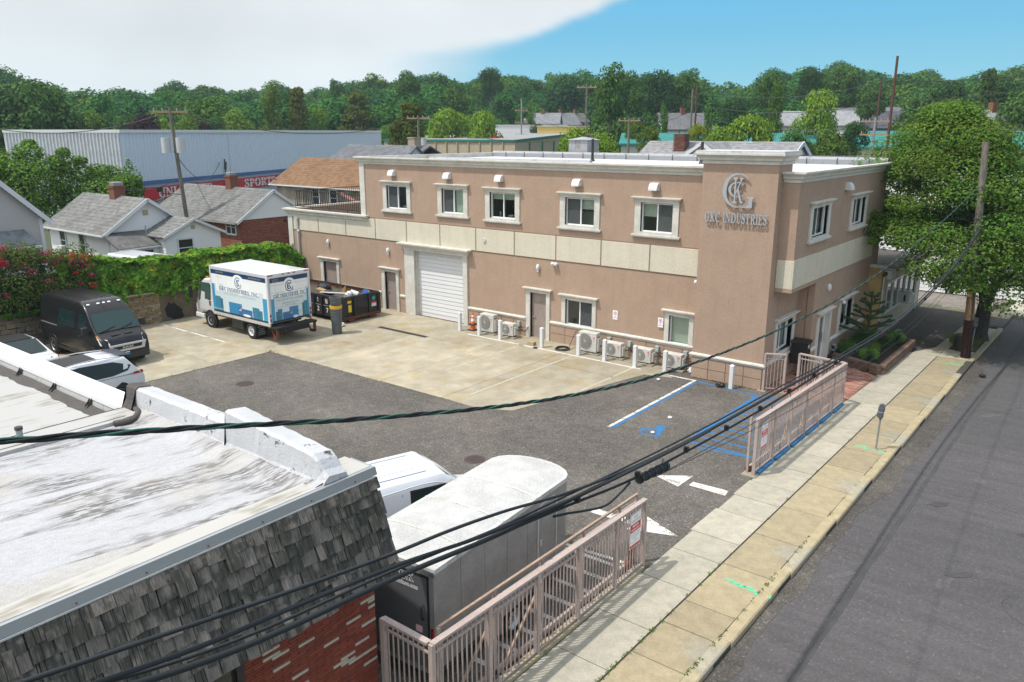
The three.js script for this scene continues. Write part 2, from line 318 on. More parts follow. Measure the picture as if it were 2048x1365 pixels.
{
  const g = new THREE.CircleGeometry(1600, 64); g.rotateX(-PI / 2); g.translate(0, -0.2, 0);
  struct('ground', g, mGround);
  const road = struct('road', slab([[sk(-4.72, 30), 30], [7, 30], [7, -160], [sk(-4.72, -160), -160]], -0.19, -0.13), mRoad);
  // long dark seam and a pale ragged gutter strip
  const seam = [], gut = [], f = rng(3);
  for (let z = 8; z > -60; z -= 1.1) seam.push([-3.56 + 0.06 * f() - 0.003 * (z + 14), z]);
  struct('road_seam', slab([...seam.map(([x, z]) => [x - 0.06, z]), ...seam.slice().reverse().map(([x, z]) => [x + 0.05, z])], -0.13, -0.126), mat([0.068, 0.067, 0.067], 0.9, { map: tFine }), road);
  const edge = []; let e = 0.38;
  for (let z = 8; z > -43; z -= 0.22) { e = clamp(e + (f() - 0.5) * 0.16, 0.24, 0.62); edge.push([sk(-4.72, z) + e * (z < -36 ? 0.6 : 1), z]); }
  struct('gutter', slab([[sk(-4.73, 8), 8], ...edge, [sk(-4.73, -43), -43]], -0.13, -0.124), mat([0.74, 0.73, 0.72], 0.9, { map: tLot, bump: tGrainB, bs: 0.003 }), road);
  for (const [x, z, w, l, a] of [[-1.2, -13.0, 0.35, 1.1, 0.2], [-0.9, -10.8, 0.3, 1.6, -0.5], [-3.9, -16.5, 0.12, 0.9, 0.6], [-2.1, -17.5, 0.15, 0.8, 0.3], [0.2, -22.5, 0.3, 1.3, 0.1], [-3.0, -30, 0.2, 0.9, 0.6]]) {
    const pts = []; for (let i = 0; i < 16; i++) { const t = i / 16 * 2 * PI, k = 0.55 + 0.6 * f(); pts.push([x + Math.cos(a) * Math.cos(t) * w * k - Math.sin(a) * Math.sin(t) * l * 0.5 * k, z + Math.sin(a) * Math.cos(t) * w * k + Math.cos(a) * Math.sin(t) * l * 0.5 * k]); }
    struct('scuff', slab(pts, -0.13, -0.1265), mat([1.6, 1.58, 1.56], 0.9, { map: tRoad }), road);
  }
}
{ // patches, cracks and oil spots on the road and the lot
  const f = rng(37), road = scene.getObjectByName('road'), blot = (x, z, w, l, a, y, m, par, name) => { const pts = []; for (let i = 0; i < 18; i++) { const t = i / 18 * 2 * PI, k = 0.7 + 0.5 * f(); pts.push([x + Math.cos(a) * Math.cos(t) * w * k - Math.sin(a) * Math.sin(t) * l * k, z + Math.sin(a) * Math.cos(t) * w * k + Math.cos(a) * Math.sin(t) * l * k]); } struct(name, slab(pts, y, y + 0.0025), m, par); };
  const dark = mat([1.1, 1.08, 1.08], 0.85, { map: tRoad, bump: tGrainB, bs: 0.003 }), pale = mat([1.55, 1.52, 1.5], 0.9, { map: tRoad }), oil = mat([0.85, 0.84, 0.84], 0.75, { map: tRoad });
  for (let i = 0; i < 26; i++) { const z = -8 - 34 * f(), x = lerp(-3.4, 3.5, f()); blot(x, z, 0.04 + 0.12 * f(), 0.06 + 0.3 * f(), f(), -0.13 + 0.0002 * i, [dark, pale, oil][i % 3], road, 'patch'); }
  const crack = mat([0.045, 0.044, 0.044], 1); for (let i = 0; i < 9; i++) { let x = lerp(-3, 2.5, f()), z = -8 - 28 * f(), a = f() * 3; const L = [], Rr = []; for (let k = 0; k < 14; k++) { a += (f() - 0.5) * 0.9; x += 0.16 * Math.cos(a); z += 0.16 * Math.sin(a); const w = 0.005 + 0.006 * f(); L.push([x - Math.sin(a) * w, z + Math.cos(a) * w]); Rr.unshift([x + Math.sin(a) * w, z - Math.cos(a) * w]); } struct('crack', slab([...L, ...Rr], -0.13, -0.1278 + 0.0001 * i), crack, road); }
}
// parking lot: asphalt with concrete slabs along the walls
const lot = struct('parking_lot', slab([[-37.7, 4], [-7.28, 4], [sk(-7.34, -28), -28.6], [-37.7, -28.6]], -0.19, 0), mLot);
{
  const gp = 0.007, T = 0.014, add = (pts, i) => struct('concrete_slab', slab(pts, -0.02, T), mConc[i % 4], lot);
  const box = (x0, x1, z0, z1, i) => add([[x0 + gp, z0 + gp], [x1 - gp, z0 + gp], [x1 - gp, z1 - gp], [x0 + gp, z1 - gp]], i);
  const zs = [-28.42, -25.4, -22.2, -19.3, -16.9, -12.3, -7];
  for (let k = 0; k < 6; k++) { box(-37.6, -33.1, zs[k], zs[k + 1], [0, 2, 0, 0, 1, 0][k]); box(-33.1, -28.68, zs[k], zs[k + 1], [1, 2, 0, 1, 0, 2][k]); }
  box(-28.68, -25.95, -28.42, -25.6, 1); box(-28.68, -25.95, -25.2, -22.4, 0); box(-28.68, -25.95, -22.4, -19.42, 0);
  box(-28.68, -25.95, -25.6, -25.2, 0);
  box(-25.95, -21.83, -28.42, -25.4, 0); box(-25.95, -21.83, -25.4, -19.48, 3);
  box(-21.83, -18.66, -28.42, -25.4, 0); box(-21.83, -18.66, -25.4, -19.52, 1);
  add([[-18.65, -25.39], [-14.57, -25.39], [-15.79, -20.04], [-16.86, -19.48], [-18.65, -19.53]], 0);
  add([[-18.65, -25.41], [-14.56, -25.41], [-14.3, -26.5], [-13.25, -26.78], [-14.7, -28.2], [-14.75, -28.42], [-18.65, -28.42]], 2);
  // painted lines
  const line = (m, x0, z0, x1, z1, w, y = 0) => { const dx = x1 - x0, dz = z1 - z0, l = Math.hypot(dx, dz), nx = -dz / l * w / 2, nz = dx / l * w / 2; struct('painted_line', slab([[x0 + nx, z0 + nz], [x1 + nx, z1 + nz], [x1 - nx, z1 - nz], [x0 - nx, z0 - nz]], y, y + 0.004), m, lot); };
  line(mPaintW, -12.43, -20.75, -12.43, -26.98, 0.11); line(mPaintB, -12.30, -20.75, -12.30, -26.86, 0.1);
  line(mPaintW, -24.0, -27.03, -14.78, -27.03, 0.1, T); line(mPaintW, -14.2, -27.03, -12.38, -27.03, 0.1);
  line(mPaintB, -12.25, -26.98, -9.0, -26.72, 0.1); line(mPaintB, -9.85, -21.2, -9.85, -26.66, 0.16);
  for (let i = 0; i < 10; i++) { const z = -26.2 + i * 0.55; line(mPaintB, -9.75, z, -7.5 + 0.02 * i, z - 0.2 + 0.02 * i, 0.085); }
  line(mPaintB, -9.45, -20.95, -7.6, -21.25, 0.085); line(mPaintB, -7.47, -21.1, -7.42, -26.9, 0.10);
  line(mPaintOld, -20.8, -22.1, -20.8, -26.95, 0.1, T); line(mPaintOld, -18.04, -20.4, -18.04, -26.95, 0.1, T); line(mPaintOld, -15.12, -25.5, -15.12, -26.95, 0.1, T); line(mPaintOld, -15.16, -23.3, -15.12, -25.3, 0.1, T);
  line(mPaintW, -37.2, -19.12, -31.7, -19.12, 0.1, T); line(mPaintOld, -37, -15.72, -32, -15.72, 0.1, T); line(mPaintOld, -37.2, -12.35, -31.7, -12.35, 0.1, T);
  for (let i = 0; i < 8; i++) { const z = -13.55 + i * 0.61; line(mPaintW, -9.2 + 0.14 * i, z, -7.5, z - 0.05, 0.11); }
  line(mPaintW, -9.3, -13.7, -7.45, -13.85, 0.1);
  // in and out arrows, wheelchair mark
  struct('painted_arrow', [slab([[-9.45, -18.36], [-8.62, -18.1], [-8.6, -18.98]], 0, 0.004), slab([[-8.43, -18.36], [-8.43, -18.62], [-7.44, -18.68], [-7.40, -18.36]], 0, 0.004)], mPaintW, lot);
  struct('painted_arrow', [slab([[-7.37, -15.64], [-8.5, -15.2], [-8.46, -16.08]], 0, 0.004), slab([[-9.66, -15.4], [-9.66, -15.66], [-8.54, -15.72], [-8.54, -15.46]], 0, 0.004)], mPaintW, lot);
  const ring = []; for (let i = 0; i <= 20; i++) { const a = 0.5 + i / 20 * 4.2; ring.push([-11.1 + 0.4 * Math.cos(a), -21.2 + 0.36 * Math.sin(a)]); } for (let i = 20; i >= 0; i--) { const a = 0.5 + i / 20 * 4.2; ring.push([-11.1 + 0.31 * Math.cos(a), -21.2 + 0.28 * Math.sin(a)]); }
  struct('wheelchair_mark', [slab(ring, 0, 0.004), slab([[-11.3, -21.85], [-10.95, -21.95], [-10.9, -21.45], [-10.72, -21.1], [-10.82, -21.0], [-11.05, -21.42], [-11.2, -21.7]], 0, 0.004), slab([[-11.2, -21.32], [-10.9, -21.2], [-10.92, -21.12], [-11.22, -21.22]], 0.004, 0.007)], mPaintB, lot);
}
// sidewalk flags and kerb stones
const walk = struct('sidewalk', slab([[sk(-7.33, 20), 20], [sk(-4.75, 20), 20], [sk(-4.75, -36.6), -36.6], [sk(-7.33, -36.6), -36.6]], -0.19, -0.03), mGap);
{
  const cut = (name, x0, x1, list, mats, f) => { for (let i = 0; i + 1 < list.length; i++) { const a = list[i], b = list[i + 1], g = 0.011; struct(name, slab([[sk(x0, a) + g, a - g], [sk(x1, a) - g, a - g], [sk(x1, b) - g, b + g], [sk(x0, b) + g, b + g]], -0.06, 0.003 * (f() - 0.5)), mats[Math.floor(f() * 3)], walk); } };
  const f = rng(19), seq = (a, b, s) => { const o = []; for (let z = a; z > b - 0.3; z -= s) o.push(z); return o; };
  const inner = [...seq(6, -12, 1.5), -13.7, -15.1, -16.13, -17.57, -18.6, -19.7, -21.1, -22.5, -23.9, -25.4, ...seq(-26.9, -35.9, 1.5), -36.6];
  const outer = [...seq(6, -10, 1.3), -11.24, -12.42, -13.35, -15.17, -16.92, -18.7, -20.5, -22.1, -23.7, -25.43, ...seq(-27, -35.4, 1.65), -36.6];
  cut('paving_flag', -7.33, -6.08, inner, mWalk, f); cut('paving_flag', -6.06, -4.97, outer, mTan, f);
  const kerb = struct('kerb', slab([[sk(-4.955, 20), 20], [sk(-4.74, 20), 20], [sk(-4.74, -36.6), -36.6], [sk(-4.955, -36.6), -36.6]], -0.19, -0.05), mGap);
  const ks = seq(6, -36.6, 3.1);
  for (let i = 0; i + 1 < ks.length; i++) { const a = ks[i] - 0.008, b = ks[i + 1] + 0.008, g = extr([[0, -0.14], [0.225, -0.14], [0.225, -0.02], [0.2, 0.006 * f()], [0, 0.004]], a - b, { bevelEnabled: true, bevelSize: 0.006, bevelThickness: 0.006, bevelSegments: 1 }); g.translate(sk(-4.95, a), 0, b); struct('kerb_stone', g, mKerb, kerb); }
  // beyond the building: driveway, pale flags round the street tree, another lot
  struct('driveway', slab([[-9.4, -38.4], [-6.9, -36.65], [sk(-6.25, -38), -37.9], [-6.05, -43.4], [sk(-4.74, -43.6), -44.5], [-4.4, -48], [-9.3, -48.1]], -0.19, -0.02), mat([0.72, 0.72, 0.73], 0.92, { map: tLot, bump: tGrainB, bs: 0.003 }));
  const far = struct('far_sidewalk', slab([[sk(-6.85, -36.6), -36.6], [sk(-4.75, -36.6), -36.6], [sk(-4.75, -43.6), -43.6], [-6.05, -43.4], [-6.2, -38]], -0.19, -0.03), mGap);
  for (const [p, i] of [[[[-6.85, -36.62], [-5.85, -36.62], [-5.85, -38.05], [-6.25, -38.05]], 1], [[[-5.83, -36.62], [-4.74, -36.62], [-4.74, -38.2], [-5.83, -38.05]], 1], [[[-6.24, -38.07], [-5.75, -38.07], [-5.75, -41.2], [-6.1, -41.2]], 1], [[[-6.1, -41.22], [-5.75, -41.22], [-5.75, -43.5], [-6.05, -43.4]], 0], [[[-5.3, -41.5], [-4.6, -41.5], [-4.55, -43.6], [-5.3, -43.5]], 1]]) struct('paving_flag', slab(p, -0.06, 0), mWalk[i], far);
  struct('kerb', slab([[-4.74, -36.62], [-4.55, -36.62], [-4.42, -44.0], [-4.62, -44.0]], -0.19, 0.0), mKerb);
  struct('tree_pit', slab([[-5.74, -38.25], [-4.76, -38.25], [-4.7, -41.45], [-5.74, -41.45]], -0.1, -0.012), M.soil);
  struct('far_lot', slab([[-9.4, -48.2], [-6.0, -48.2], [-4.6, -53.5], [-4.4, -75], [-26, -75], [-26, -48.2]], -0.19, -0.06), mat([1.75, 1.74, 1.74], 0.95, { map: tLot }));
  struct('far_apron', slab([[-9.4, -46.9], [-6.3, -46.8], [-4.5, -46.4], [-4.45, -48.15], [-9.4, -48.15]], -0.19, 0.0), mTan[1]);
  struct('far_pavement', slab([[-4.95, -48.2], [-3.0, -47.0], [0.5, -52], [3, -62], [-4.2, -62]], -0.19, -0.02), mWalk[1]);
}
// brick paving at the door, with planter edged in stacked blocks
{
  const f = rng(23), poly = [[-9.98, -27.5], [-7.2, -27.62], [-7.06, -31.95], [-9.05, -32.9], [-9.38, -32.9], [-9.38, -30.7], [-9.98, -30.7]];
  const paving = struct('brick_paving', slab(poly, -0.1, 0.002), mat([0.20, 0.12, 0.09], 1, { map: tFine }));
  const inside = (x, z) => { let c = false; for (let i = 0, j = poly.length - 1; i < poly.length; j = i++) { const [a, b] = poly[i], [p, q] = poly[j]; if ((b > z) !== (q > z) && x < (p - a) * (z - b) / (q - b) + a) c = !c; } return c; };
  const gs = []; const cs = [[0.42, 0.19, 0.135], [0.36, 0.15, 0.11], [0.48, 0.24, 0.17], [0.40, 0.22, 0.17]];
  let r = 0; for (let z = -27.5; z > -33; z -= 0.13, r++) for (let x = -10 + (r % 2) * 0.12; x < -7; x += 0.245) {
    if (!inside(x + 0.12, z - 0.06) || !inside(x + 0.02, z - 0.06) || !inside(x + 0.22, z - 0.06)) continue;
    const g = bx(x + 0.004, x + 0.241, -0.02, 0.012 + 0.006 * f(), z - 0.126, z - 0.004).toNonIndexed(), c = cs[Math.floor(f() * 4)], k = 0.8 + 0.4 * f();
    g.setAttribute('color', new THREE.Float32BufferAttribute(Array.from({ length: g.attributes.position.count }, () => c.map((q) => q * k)).flat(), 3)); gs.push(g);
  }
  const b = struct('brick', gs, mat(0xffffff, 0.9, { vertexColors: true, map: tFine }), paving); b.userData.kind = 'stuff';
  const planter = thing('planter', 'raised planting bed edged with stacked brown blocks beside the brick paving', 'planter', [0, 0, 0]);
  part('soil', slab([[-9.38, -32.95], [-9.05, -32.95], [-7.15, -32.2], [-7.1, -37.3], [-9.38, -37.9]], 0, 0.24), M.soil, planter);
  const bm = [[0.17, 0.105, 0.075], [0.22, 0.14, 0.10], [0.14, 0.09, 0.07]].map((c) => mat(c, 0.95, { map: tFine, bump: tGrainB, bs: 0.006 }));
  const run = (p, q) => { const L = Math.hypot(q[0] - p[0], q[1] - p[1]), a = Math.atan2(-(q[1] - p[1]), q[0] - p[0]), n = Math.round(L / 0.36); for (let c = 0; c < 3; c++) for (let i = 0; i < n; i++) { const s = (i + 0.5 + (c % 2 ? 0.25 : -0.25) * (i > 0 && i < n - 1 ? 1 : 0.2)) / n; part('block', place(rb(-0.172, 0.172, 0, 0.118, -0.12, 0.12, 0.012, 1), lerp(p[0], q[0], s), 0.125 * c + 0.01, lerp(p[1], q[1], s), a + 0.03 * (f() - 0.5)), bm[Math.floor(f() * 3)], planter); } };
  run([-9.1, -32.98], [-7.12, -32.18]); run([-7.06, -32.3], [-7.05, -37.4]); run([-7.2, -37.5], [-9.3, -37.7]);
}
// drain grates set in the asphalt
const mIron = mat([0.085, 0.06, 0.055], 0.7, { map: tFine });
function grate(x, z, r, label) {
  const t = thing('drain_grate', label, 'drain grate', [x, 0, z]), g = new THREE.TorusGeometry(r, 0.03, 6, 28); g.rotateX(PI / 2); g.scale(1, 0.5, 1);
  part('rim', g, mIron, t); const c = new THREE.CircleGeometry(r, 28); c.rotateX(-PI / 2); c.translate(0, 0.002, 0); part('pit', c, M.black, t);
  for (let i = -4; i <= 4; i++) { const k = i * r / 4.6, h = Math.sqrt(Math.max(0, r * r - k * k)); part('bar', bx(-h, h, 0.003, 0.018, k - 0.016, k + 0.016), mIron, t); part('bar', bx(k - 0.014, k + 0.014, 0.003, 0.016, -h, h), mIron, t); }
}
grate(-25.6, -16.13, 0.32, 'round rusty drain grate in the asphalt between the van and the white roof'); grate(-14.1, -16.1, 0.28, 'round rusty drain grate in the asphalt behind the trailer');
{
  const t = thing('trench_drain', 'long narrow slotted drain in the concrete before the garage door', 'drain', [-26.7, 0.014, -25.4]);
  part('channel', bx(-1.6, 1.6, 0, 0.004, -0.1, 0.1), M.black, t); part('frame', [bx(-1.62, 1.62, 0, 0.008, -0.12, -0.1), bx(-1.62, 1.62, 0, 0.008, 0.1, 0.12)], M.darkMetal, t);
  const sl = []; for (let i = 0; i < 50; i++) sl.push(bx(-1.6 + i * 0.064, -1.57 + i * 0.064, 0.003, 0.01, -0.1, 0.1)); part('slat', sl, M.darkMetal, t).userData.kind = 'stuff';
}
// sprayed utility marks on the tan flags
for (const [z, s] of [[-14.5, 1], [-24.0, 1], [-35.6, 0.9]]) { const f = rng(40 + Math.abs(z)), gs = []; for (let i = 0; i < 7; i++) { const x = -5.75 + i * 0.14, zz = z + 0.25 * (f() - 0.5); gs.push(slab([[x, zz], [x + 0.2 * s, zz + 0.1 * (f() - 0.5)], [x + 0.19 * s, zz - 0.08 - 0.06 * f()], [x + 0.01, zz - 0.06]], 0.001, 0.0055)); } struct('sprayed_mark', gs, mPaintG, walk); }
// ---------- the stucco building ----------
const ZL = -28.4;
const bld = thing('commercial_building', 'two storey tan stucco commercial building with cream panel band and corner tower', 'building');
{
  const B = bld, T = M.trim;
  const wallHoles = (x0, x1, y0, y1, holes) => { const s = tri([[x0, y0], [x1, y0], [x1, y1], [x0, y1]]); holes.forEach((h) => s.holes.push(rect(...h))); return s; };
  const HL = [[-30.62, 5.40, -29.16, 6.56], [-26.75, 5.40, -25.35, 6.56], [-23.72, 5.36, -22.24, 6.52], [-19.50, 5.33, -18.02, 6.49], [-15.82, 5.31, -14.40, 6.47], [-19.40, 0.92, -18.00, 2.06], [-14.32, 0.88, -13.44, 2.05], [-36.05, 0, -34.9, 2.12], [-31.0, 0, -30.14, 2.06], [-21.34, 0, -20.44, 2.12], [-28.72, 0, -25.40, 3.40]];
  // long wall: lower storey to the left end, upper storey from the terrace on
  const s = tri([[-39, -0.1], [-9.99, -0.1], [-9.99, 7.7], [-32.6, 7.7], [-32.6, 4.9], [-39, 4.9]]); HL.forEach((h) => s.holes.push(rect(...h)));
  const long = extr(s, 0.28); long.translate(0, 0, ZL - 0.28);
  // front walls, shapes drawn with x = -z
  const fz = (x, holes, z0, z1, y0, y1) => { const g = extr(wallHoles(z0, z1, y0, y1, holes), 0.28); g.rotateY(PI / 2); g.translate(x - 0.28, 0, 0); return g; };
  const up = fz(-9.4, [[29.52, 5.44, 31.28, 6.52], [34.5, 5.44, 36.3, 6.52]], 28.2, 38.3, 3.66, 7.7);
  const lowA = fz(-10, [[28.55, 1.12, 30.2, 2.28]], 28.39, 30.75, -0.1, 3.7);
  const lowB = fz(-9.4, [[31.5, 0, 32.8, 2.08], [34.25, 1.0, 35.95, 2.22]], 30.7, 38.3, -0.1, 3.662);
  part('wall', [long, up, lowA, lowB, bx(-10.0, -9.4, 3.66, 7.7, -28.2, -27.95), bx(-9.99, -9.41, 3.655, 3.75, -30.75, -28.0), bx(-10, -9.66, -0.1, 3.66, -30.95, -30.7),
    bx(-39, -38.72, -0.1, 4.9, -39.5, -28.68), bx(-32.6, -32.35, 4.9, 7.7, -39.5, -28.68), bx(-32.6, -9.68, -0.1, 7.7, -39.6, -39.3), bx(-39, -32.6, -0.1, 3.5, -39.6, -39.3), bx(-9.66, -9.42, -0.1, 7.7, -39.6, -38.3)], M.stucco, B);
  part('tower', [bx(-12.8, -10.0, -0.1, 8.16, -28.39, -27.44), bx(-12.8, -10.06, 7.69, 8.16, -28.9, -28.39)], M.stucco, B);
  part('overhang_edge', sweep([[-10.02, -27.93], [-9.38, -27.93], [-9.38, -30.9]], [[0, 3.63], [0.015, 3.63], [0.015, 3.75], [0, 3.75]]), M.stucco, B);
  // roofs
  part('roof', [slab([[-32.5, -28.5], [-10, -28.5], [-10, -28.0], [-9.5, -28.0], [-9.5, -39.5], [-32.5, -39.5]], 7.6, 7.72), bx(-32.5, -9.5, 7.72, 7.80, -28.75, -28.52), bx(-9.75, -9.5, 7.72, 7.8, -39, -28.2)], M.membrane, B);
  const rp = [[-32.6, -39.8], [-9.4, -39.8]];
  part('rear_parapet', [sweep([[-9.4, -39.3], [-32.6, -39.3]].reverse(), [[0, 7.7], [0.04, 7.95], [-0.1, 8.06], [-0.3, 8.06], [-0.3, 7.7]]), sweep([[-32.5, -33.6], [-27, -33.1], [-22, -34.2]], [[0.2, 7.72], [0.05, 7.84], [-0.1, 7.84], [-0.3, 7.72]])], M.membraneGrey, B);
  for (let i = 0; i < 16; i++) part('roof_seam', bx(-31.5 + i * 1.42, -31.47 + i * 1.42, 7.72, 8.02, -39.285, -39.25), M.darkMetal, B);
  part('roof_box', [bx(-27.1, -25.8, 7.7, 8.75, -40.9, -39.7), hexa([[-27.2, 8.75, -39.6], [-25.7, 8.75, -39.6], [-25.7, 8.75, -41], [-27.2, 8.75, -41]], [[-26.5, 8.92, -40.2], [-26.4, 8.92, -40.2], [-26.4, 8.92, -40.4], [-26.5, 8.92, -40.4]])], M.membraneGrey, B);
  for (const [x, z, h] of [[-23.0, -35.9, 8.85], [-17.0, -36.2, 8.75]]) part('vent_pipe', [cyl(v3(x, 7.7, z), v3(x, h, z), 0.075, 0.07, 10), cyl(v3(x, 7.7, z), v3(x, 7.86, z), 0.16, 0.08, 10)], M.black, B);
  // cornices
  const crown = (y, h, o) => [[0, y], [0.03, y], [0.035, y + 0.28 * h], [o * 0.45, y + 0.36 * h], [o * 0.5, y + 0.55 * h], [o * 0.85, y + 0.78 * h], [o, y + 0.82 * h], [o, y + h], [0, y + h]];
  part('cornice', sweep([[-32.6, -39.6], [-32.6, ZL], [-12.81, ZL]], crown(7.60, 0.36, 0.24)), T, B);
  part('cornice', sweep([[-9.99, -27.95], [-9.4, -27.95], [-9.4, -38.3], [-9.4, -39.3]], crown(7.50, 0.37, 0.24)), T, B);
  part('cornice', sweep([[-12.8, -28.85], [-12.8, -27.44], [-10.0, -27.44], [-10.0, -28.85]], crown(8.10, 0.38, 0.26)), T, B);
  part('tower_cap', bx(-13.03, -9.77, 8.48, 8.56, -28.95, -27.21), M.membrane, B);
  part('cornice', sweep([[-39.02, -39.3], [-39.02, ZL], [-32.3, ZL], [-32.3, ZL - 0.1]], crown(4.50, 0.44, 0.26)), T, B);
  part('terrace_floor', bx(-38.72, -32.6, 3.4, 3.5, -39.3, -28.68), mat([0.2, 0.2, 0.19], 1, { map: tFine }), B);
  part('corner_pilaster', bx(-32.62, -32.25, 4.94, 7.6, ZL, ZL + 0.05), T, B);
  part('corner_pilaster', bx(-39.02, -38.62, 0, 4.5, ZL, ZL + 0.06), T, B);
  // cream panels of the band, joints left between
  const xs = [-38.58, -38.28, -36.30, -33.95, -31.58, -29.25, -26.92, -24.59, -22.27, -19.95, -17.63, -15.32, -12.82];
  const bt = (x) => (x < -32 ? 4.52 : 4.80);
  for (let i = 0; i + 1 < xs.length; i++) { const a = xs[i] + 0.03, b = xs[i + 1] - 0.03; part('band_panel', rb(a, b, 3.74, i === 3 ? 4.78 : bt((a + b) / 2), ZL - 0.02, ZL + 0.035, 0.012, 1), M.cream, B); }
  part('band_groove', [bx(-39, -12.8, 3.69, 3.74, ZL, ZL + 0.012), bx(-32.2, -12.8, 4.81, 4.85, ZL, ZL + 0.012)], M.groove, B);
  part('band_panel', rb(-9.985, -9.42, 3.76, 4.78, -27.97, -27.92, 0.01, 1), M.cream, B);
  const zb = [27.96, 30.42, 32.9, 35.4, 38.28]; for (let i = 0; i < 4; i++) part('band_panel', rb(-9.42, -9.365, 3.76, 4.80, -(zb[i + 1] - 0.018), -(zb[i] + (i ? 0.018 : -0.04)), 0.008, 1), M.cream, B);
  // base blocks under the water table
  const base = (x0, x1, z, y0 = 0.0, axis = 'x') => { const n = Math.max(1, Math.round((x1 - x0) / 0.78)), w = (x1 - x0) / n; for (let r = 0; r < 2; r++) for (let i = 0; i < n; i++) { const a = x0 + i * w + 0.012, b = x0 + (i + 1) * w - 0.012, lo = y0 + r * 0.41 + 0.012, hi = y0 + (r + 1) * 0.41 - 0.012; part('base_block', axis === 'x' ? bx(a, b, lo, hi, z - 0.02, z + 0.04) : bx(z - 0.02, z + 0.04, lo, hi, -b, -a), M.stucco, B); } };
  const wt = (p, y, flat) => part('water_table', sweep(p, [[0, y - 0.03], [0.05, y - 0.03], [0.06, y + 0.01], [0.10, y + 0.05], [0.09, y + 0.1], [0.02, y + 0.13], [0, y + 0.13]]), T, B);
  for (const [a, b] of [[-38.6, -36.35], [-34.6, -31.3], [-29.85, -29.45], [-25.15, -21.6], [-20.2, -12.85]]) { base(a, b, ZL); wt([[a, ZL], [b, ZL]], 0.83); }
  base(-12.8, -10.0, -27.44); wt([[-12.8, -28.3], [-12.8, -27.44], [-10.0, -27.44], [-10.0, -30.7]], 0.86);
  base(27.5, 30.7, -10.0, 0, 'z'); base(30.72, 31.3, -9.4, 0, 'z'); base(33.1, 38.2, -9.4, 0, 'z'); wt([[-9.98, -30.7], [-9.4, -30.7], [-9.4, -31.28]], 0.86); wt([[-9.4, -33.05], [-9.4, -38.2]], 0.80);
  // hood, jambs, sill, frame, panes, blind, room behind
  const hood = (x0, x1, y, m = T) => [extr([[x0, y], [x1, y], [x1, y + 0.05], [x0, y + 0.05]], 0.07), hexa([[x0 + 0.02, y + 0.05, 0], [x1 - 0.02, y + 0.05, 0], [x1 - 0.02, y + 0.05, 0.06], [x0 + 0.02, y + 0.05, 0.06]], [[x0 - 0.09, y + 0.17, 0], [x1 + 0.09, y + 0.17, 0], [x1 + 0.09, y + 0.17, 0.17], [x0 - 0.09, y + 0.17, 0.17]]), bx(x0 - 0.11, x1 + 0.11, y + 0.17, y + 0.22, 0, 0.19)];
  function win(x0, x1, y0, y1, o = {}) {                          // built facing +z at z = 0, then turned into place
    const w = new THREE.Group(); w.name = 'window'; B.add(w);
    const jw = o.jw ?? 0.27, jy0 = o.jy0 ?? y0 - 0.1, dp = o.deep ?? 0.12, xm = (x0 + x1) / 2, mt = o.trim ?? T;
    part('hood', hood(x0 - jw, x1 + jw, y1 + 0.02), mt, w);
    part('jamb', rb(x0 - jw, x0 + 0.0, jy0, y1 + 0.02, -dp, 0.05, 0.008, 1), mt, w); part('jamb', rb(x1, x1 + jw, jy0, y1 + 0.02, -dp, 0.05, 0.008, 1), mt, w);
    part('sill', o.plainSill ? bx(x0, x1, y0 - 0.1, y0, -dp, 0.05) : [bx(x0 - jw - 0.1, x1 + jw + 0.1, y0 - 0.17, y0 - 0.1, 0, 0.12), bx(x0 - jw - 0.05, x1 + jw + 0.05, y0 - 0.21, y0 - 0.17, 0, 0.09), bx(x0, x1, y0 - 0.1, y0, -dp, 0.06)], mt, w);
    const f = 0.05, z = -dp; part('frame', [bx(x0, x1, y1 - f, y1, z - 0.05, z + 0.04), bx(x0, x1, y0, y0 + f, z - 0.05, z + 0.04), bx(x0, x0 + f, y0 + f, y1 - f, z - 0.05, z + 0.04), bx(x1 - f, x1, y0 + f, y1 - f, z - 0.05, z + 0.04), ...(o.single ? [] : [bx(xm - 0.025, xm + 0.025, y0 + f, y1 - f, z - 0.03, z + 0.035)])], M.vinyl, w);
    if (o.single) part('pane', bx(x0 + f, x1 - f, y0 + f, y1 - f, z - 0.012, z - 0.008), M.glass, w);
    else { part('pane', bx(x0 + f, xm - 0.025, y0 + f, y1 - f, z - 0.012, z - 0.008), M.glass, w); part('pane', bx(xm + 0.025, x1 - f, y0 + f, y1 - f, z - 0.012, z - 0.008), M.glass, w); }
    if (o.screen) part('insect_screen', bx(o.screen > 0 ? xm : x0 + f, o.screen > 0 ? x1 - f : xm, y0 + f, y1 - f, z + 0.012, z + 0.014), M.screen, w);
    if (o.blind) part('blind', bx(x0 + 0.04, x1 - 0.04, lerp(y1, y0, o.blind), y1 - 0.02, z - 0.1, z - 0.09), M.blind, w);
    if (o.blindR) part('blind', bx(xm + 0.03, x1 - 0.04, y0, y1 - 0.02, z - 0.1, z - 0.09), M.blind, w);
    if (o.things) part('window_things', [bx(x0 + 0.25, x0 + 0.33, y0 + 0.05, y0 + 0.27, z - 0.3, z - 0.28), bx(xm + 0.05, xm + 0.3, y0 + 0.05, y0 + 0.15, z - 0.4, z - 0.25), bx(xm + 0.4, xm + 0.52, y0 + 0.05, y0 + 0.3, z - 0.35, z - 0.3)], M.whiteMatte, w);
    if (o.cabinet) part('cabinet', [bx(x0 + 0.3, x1 - 0.35, y0 - 0.3, y0 + 0.52, z - 1.0, z - 0.8), bx(x1 - 0.3, x1 - 0.02, y0 - 0.3, y0 + 0.5, z - 1.0, z - 0.8)], M.blind, w);
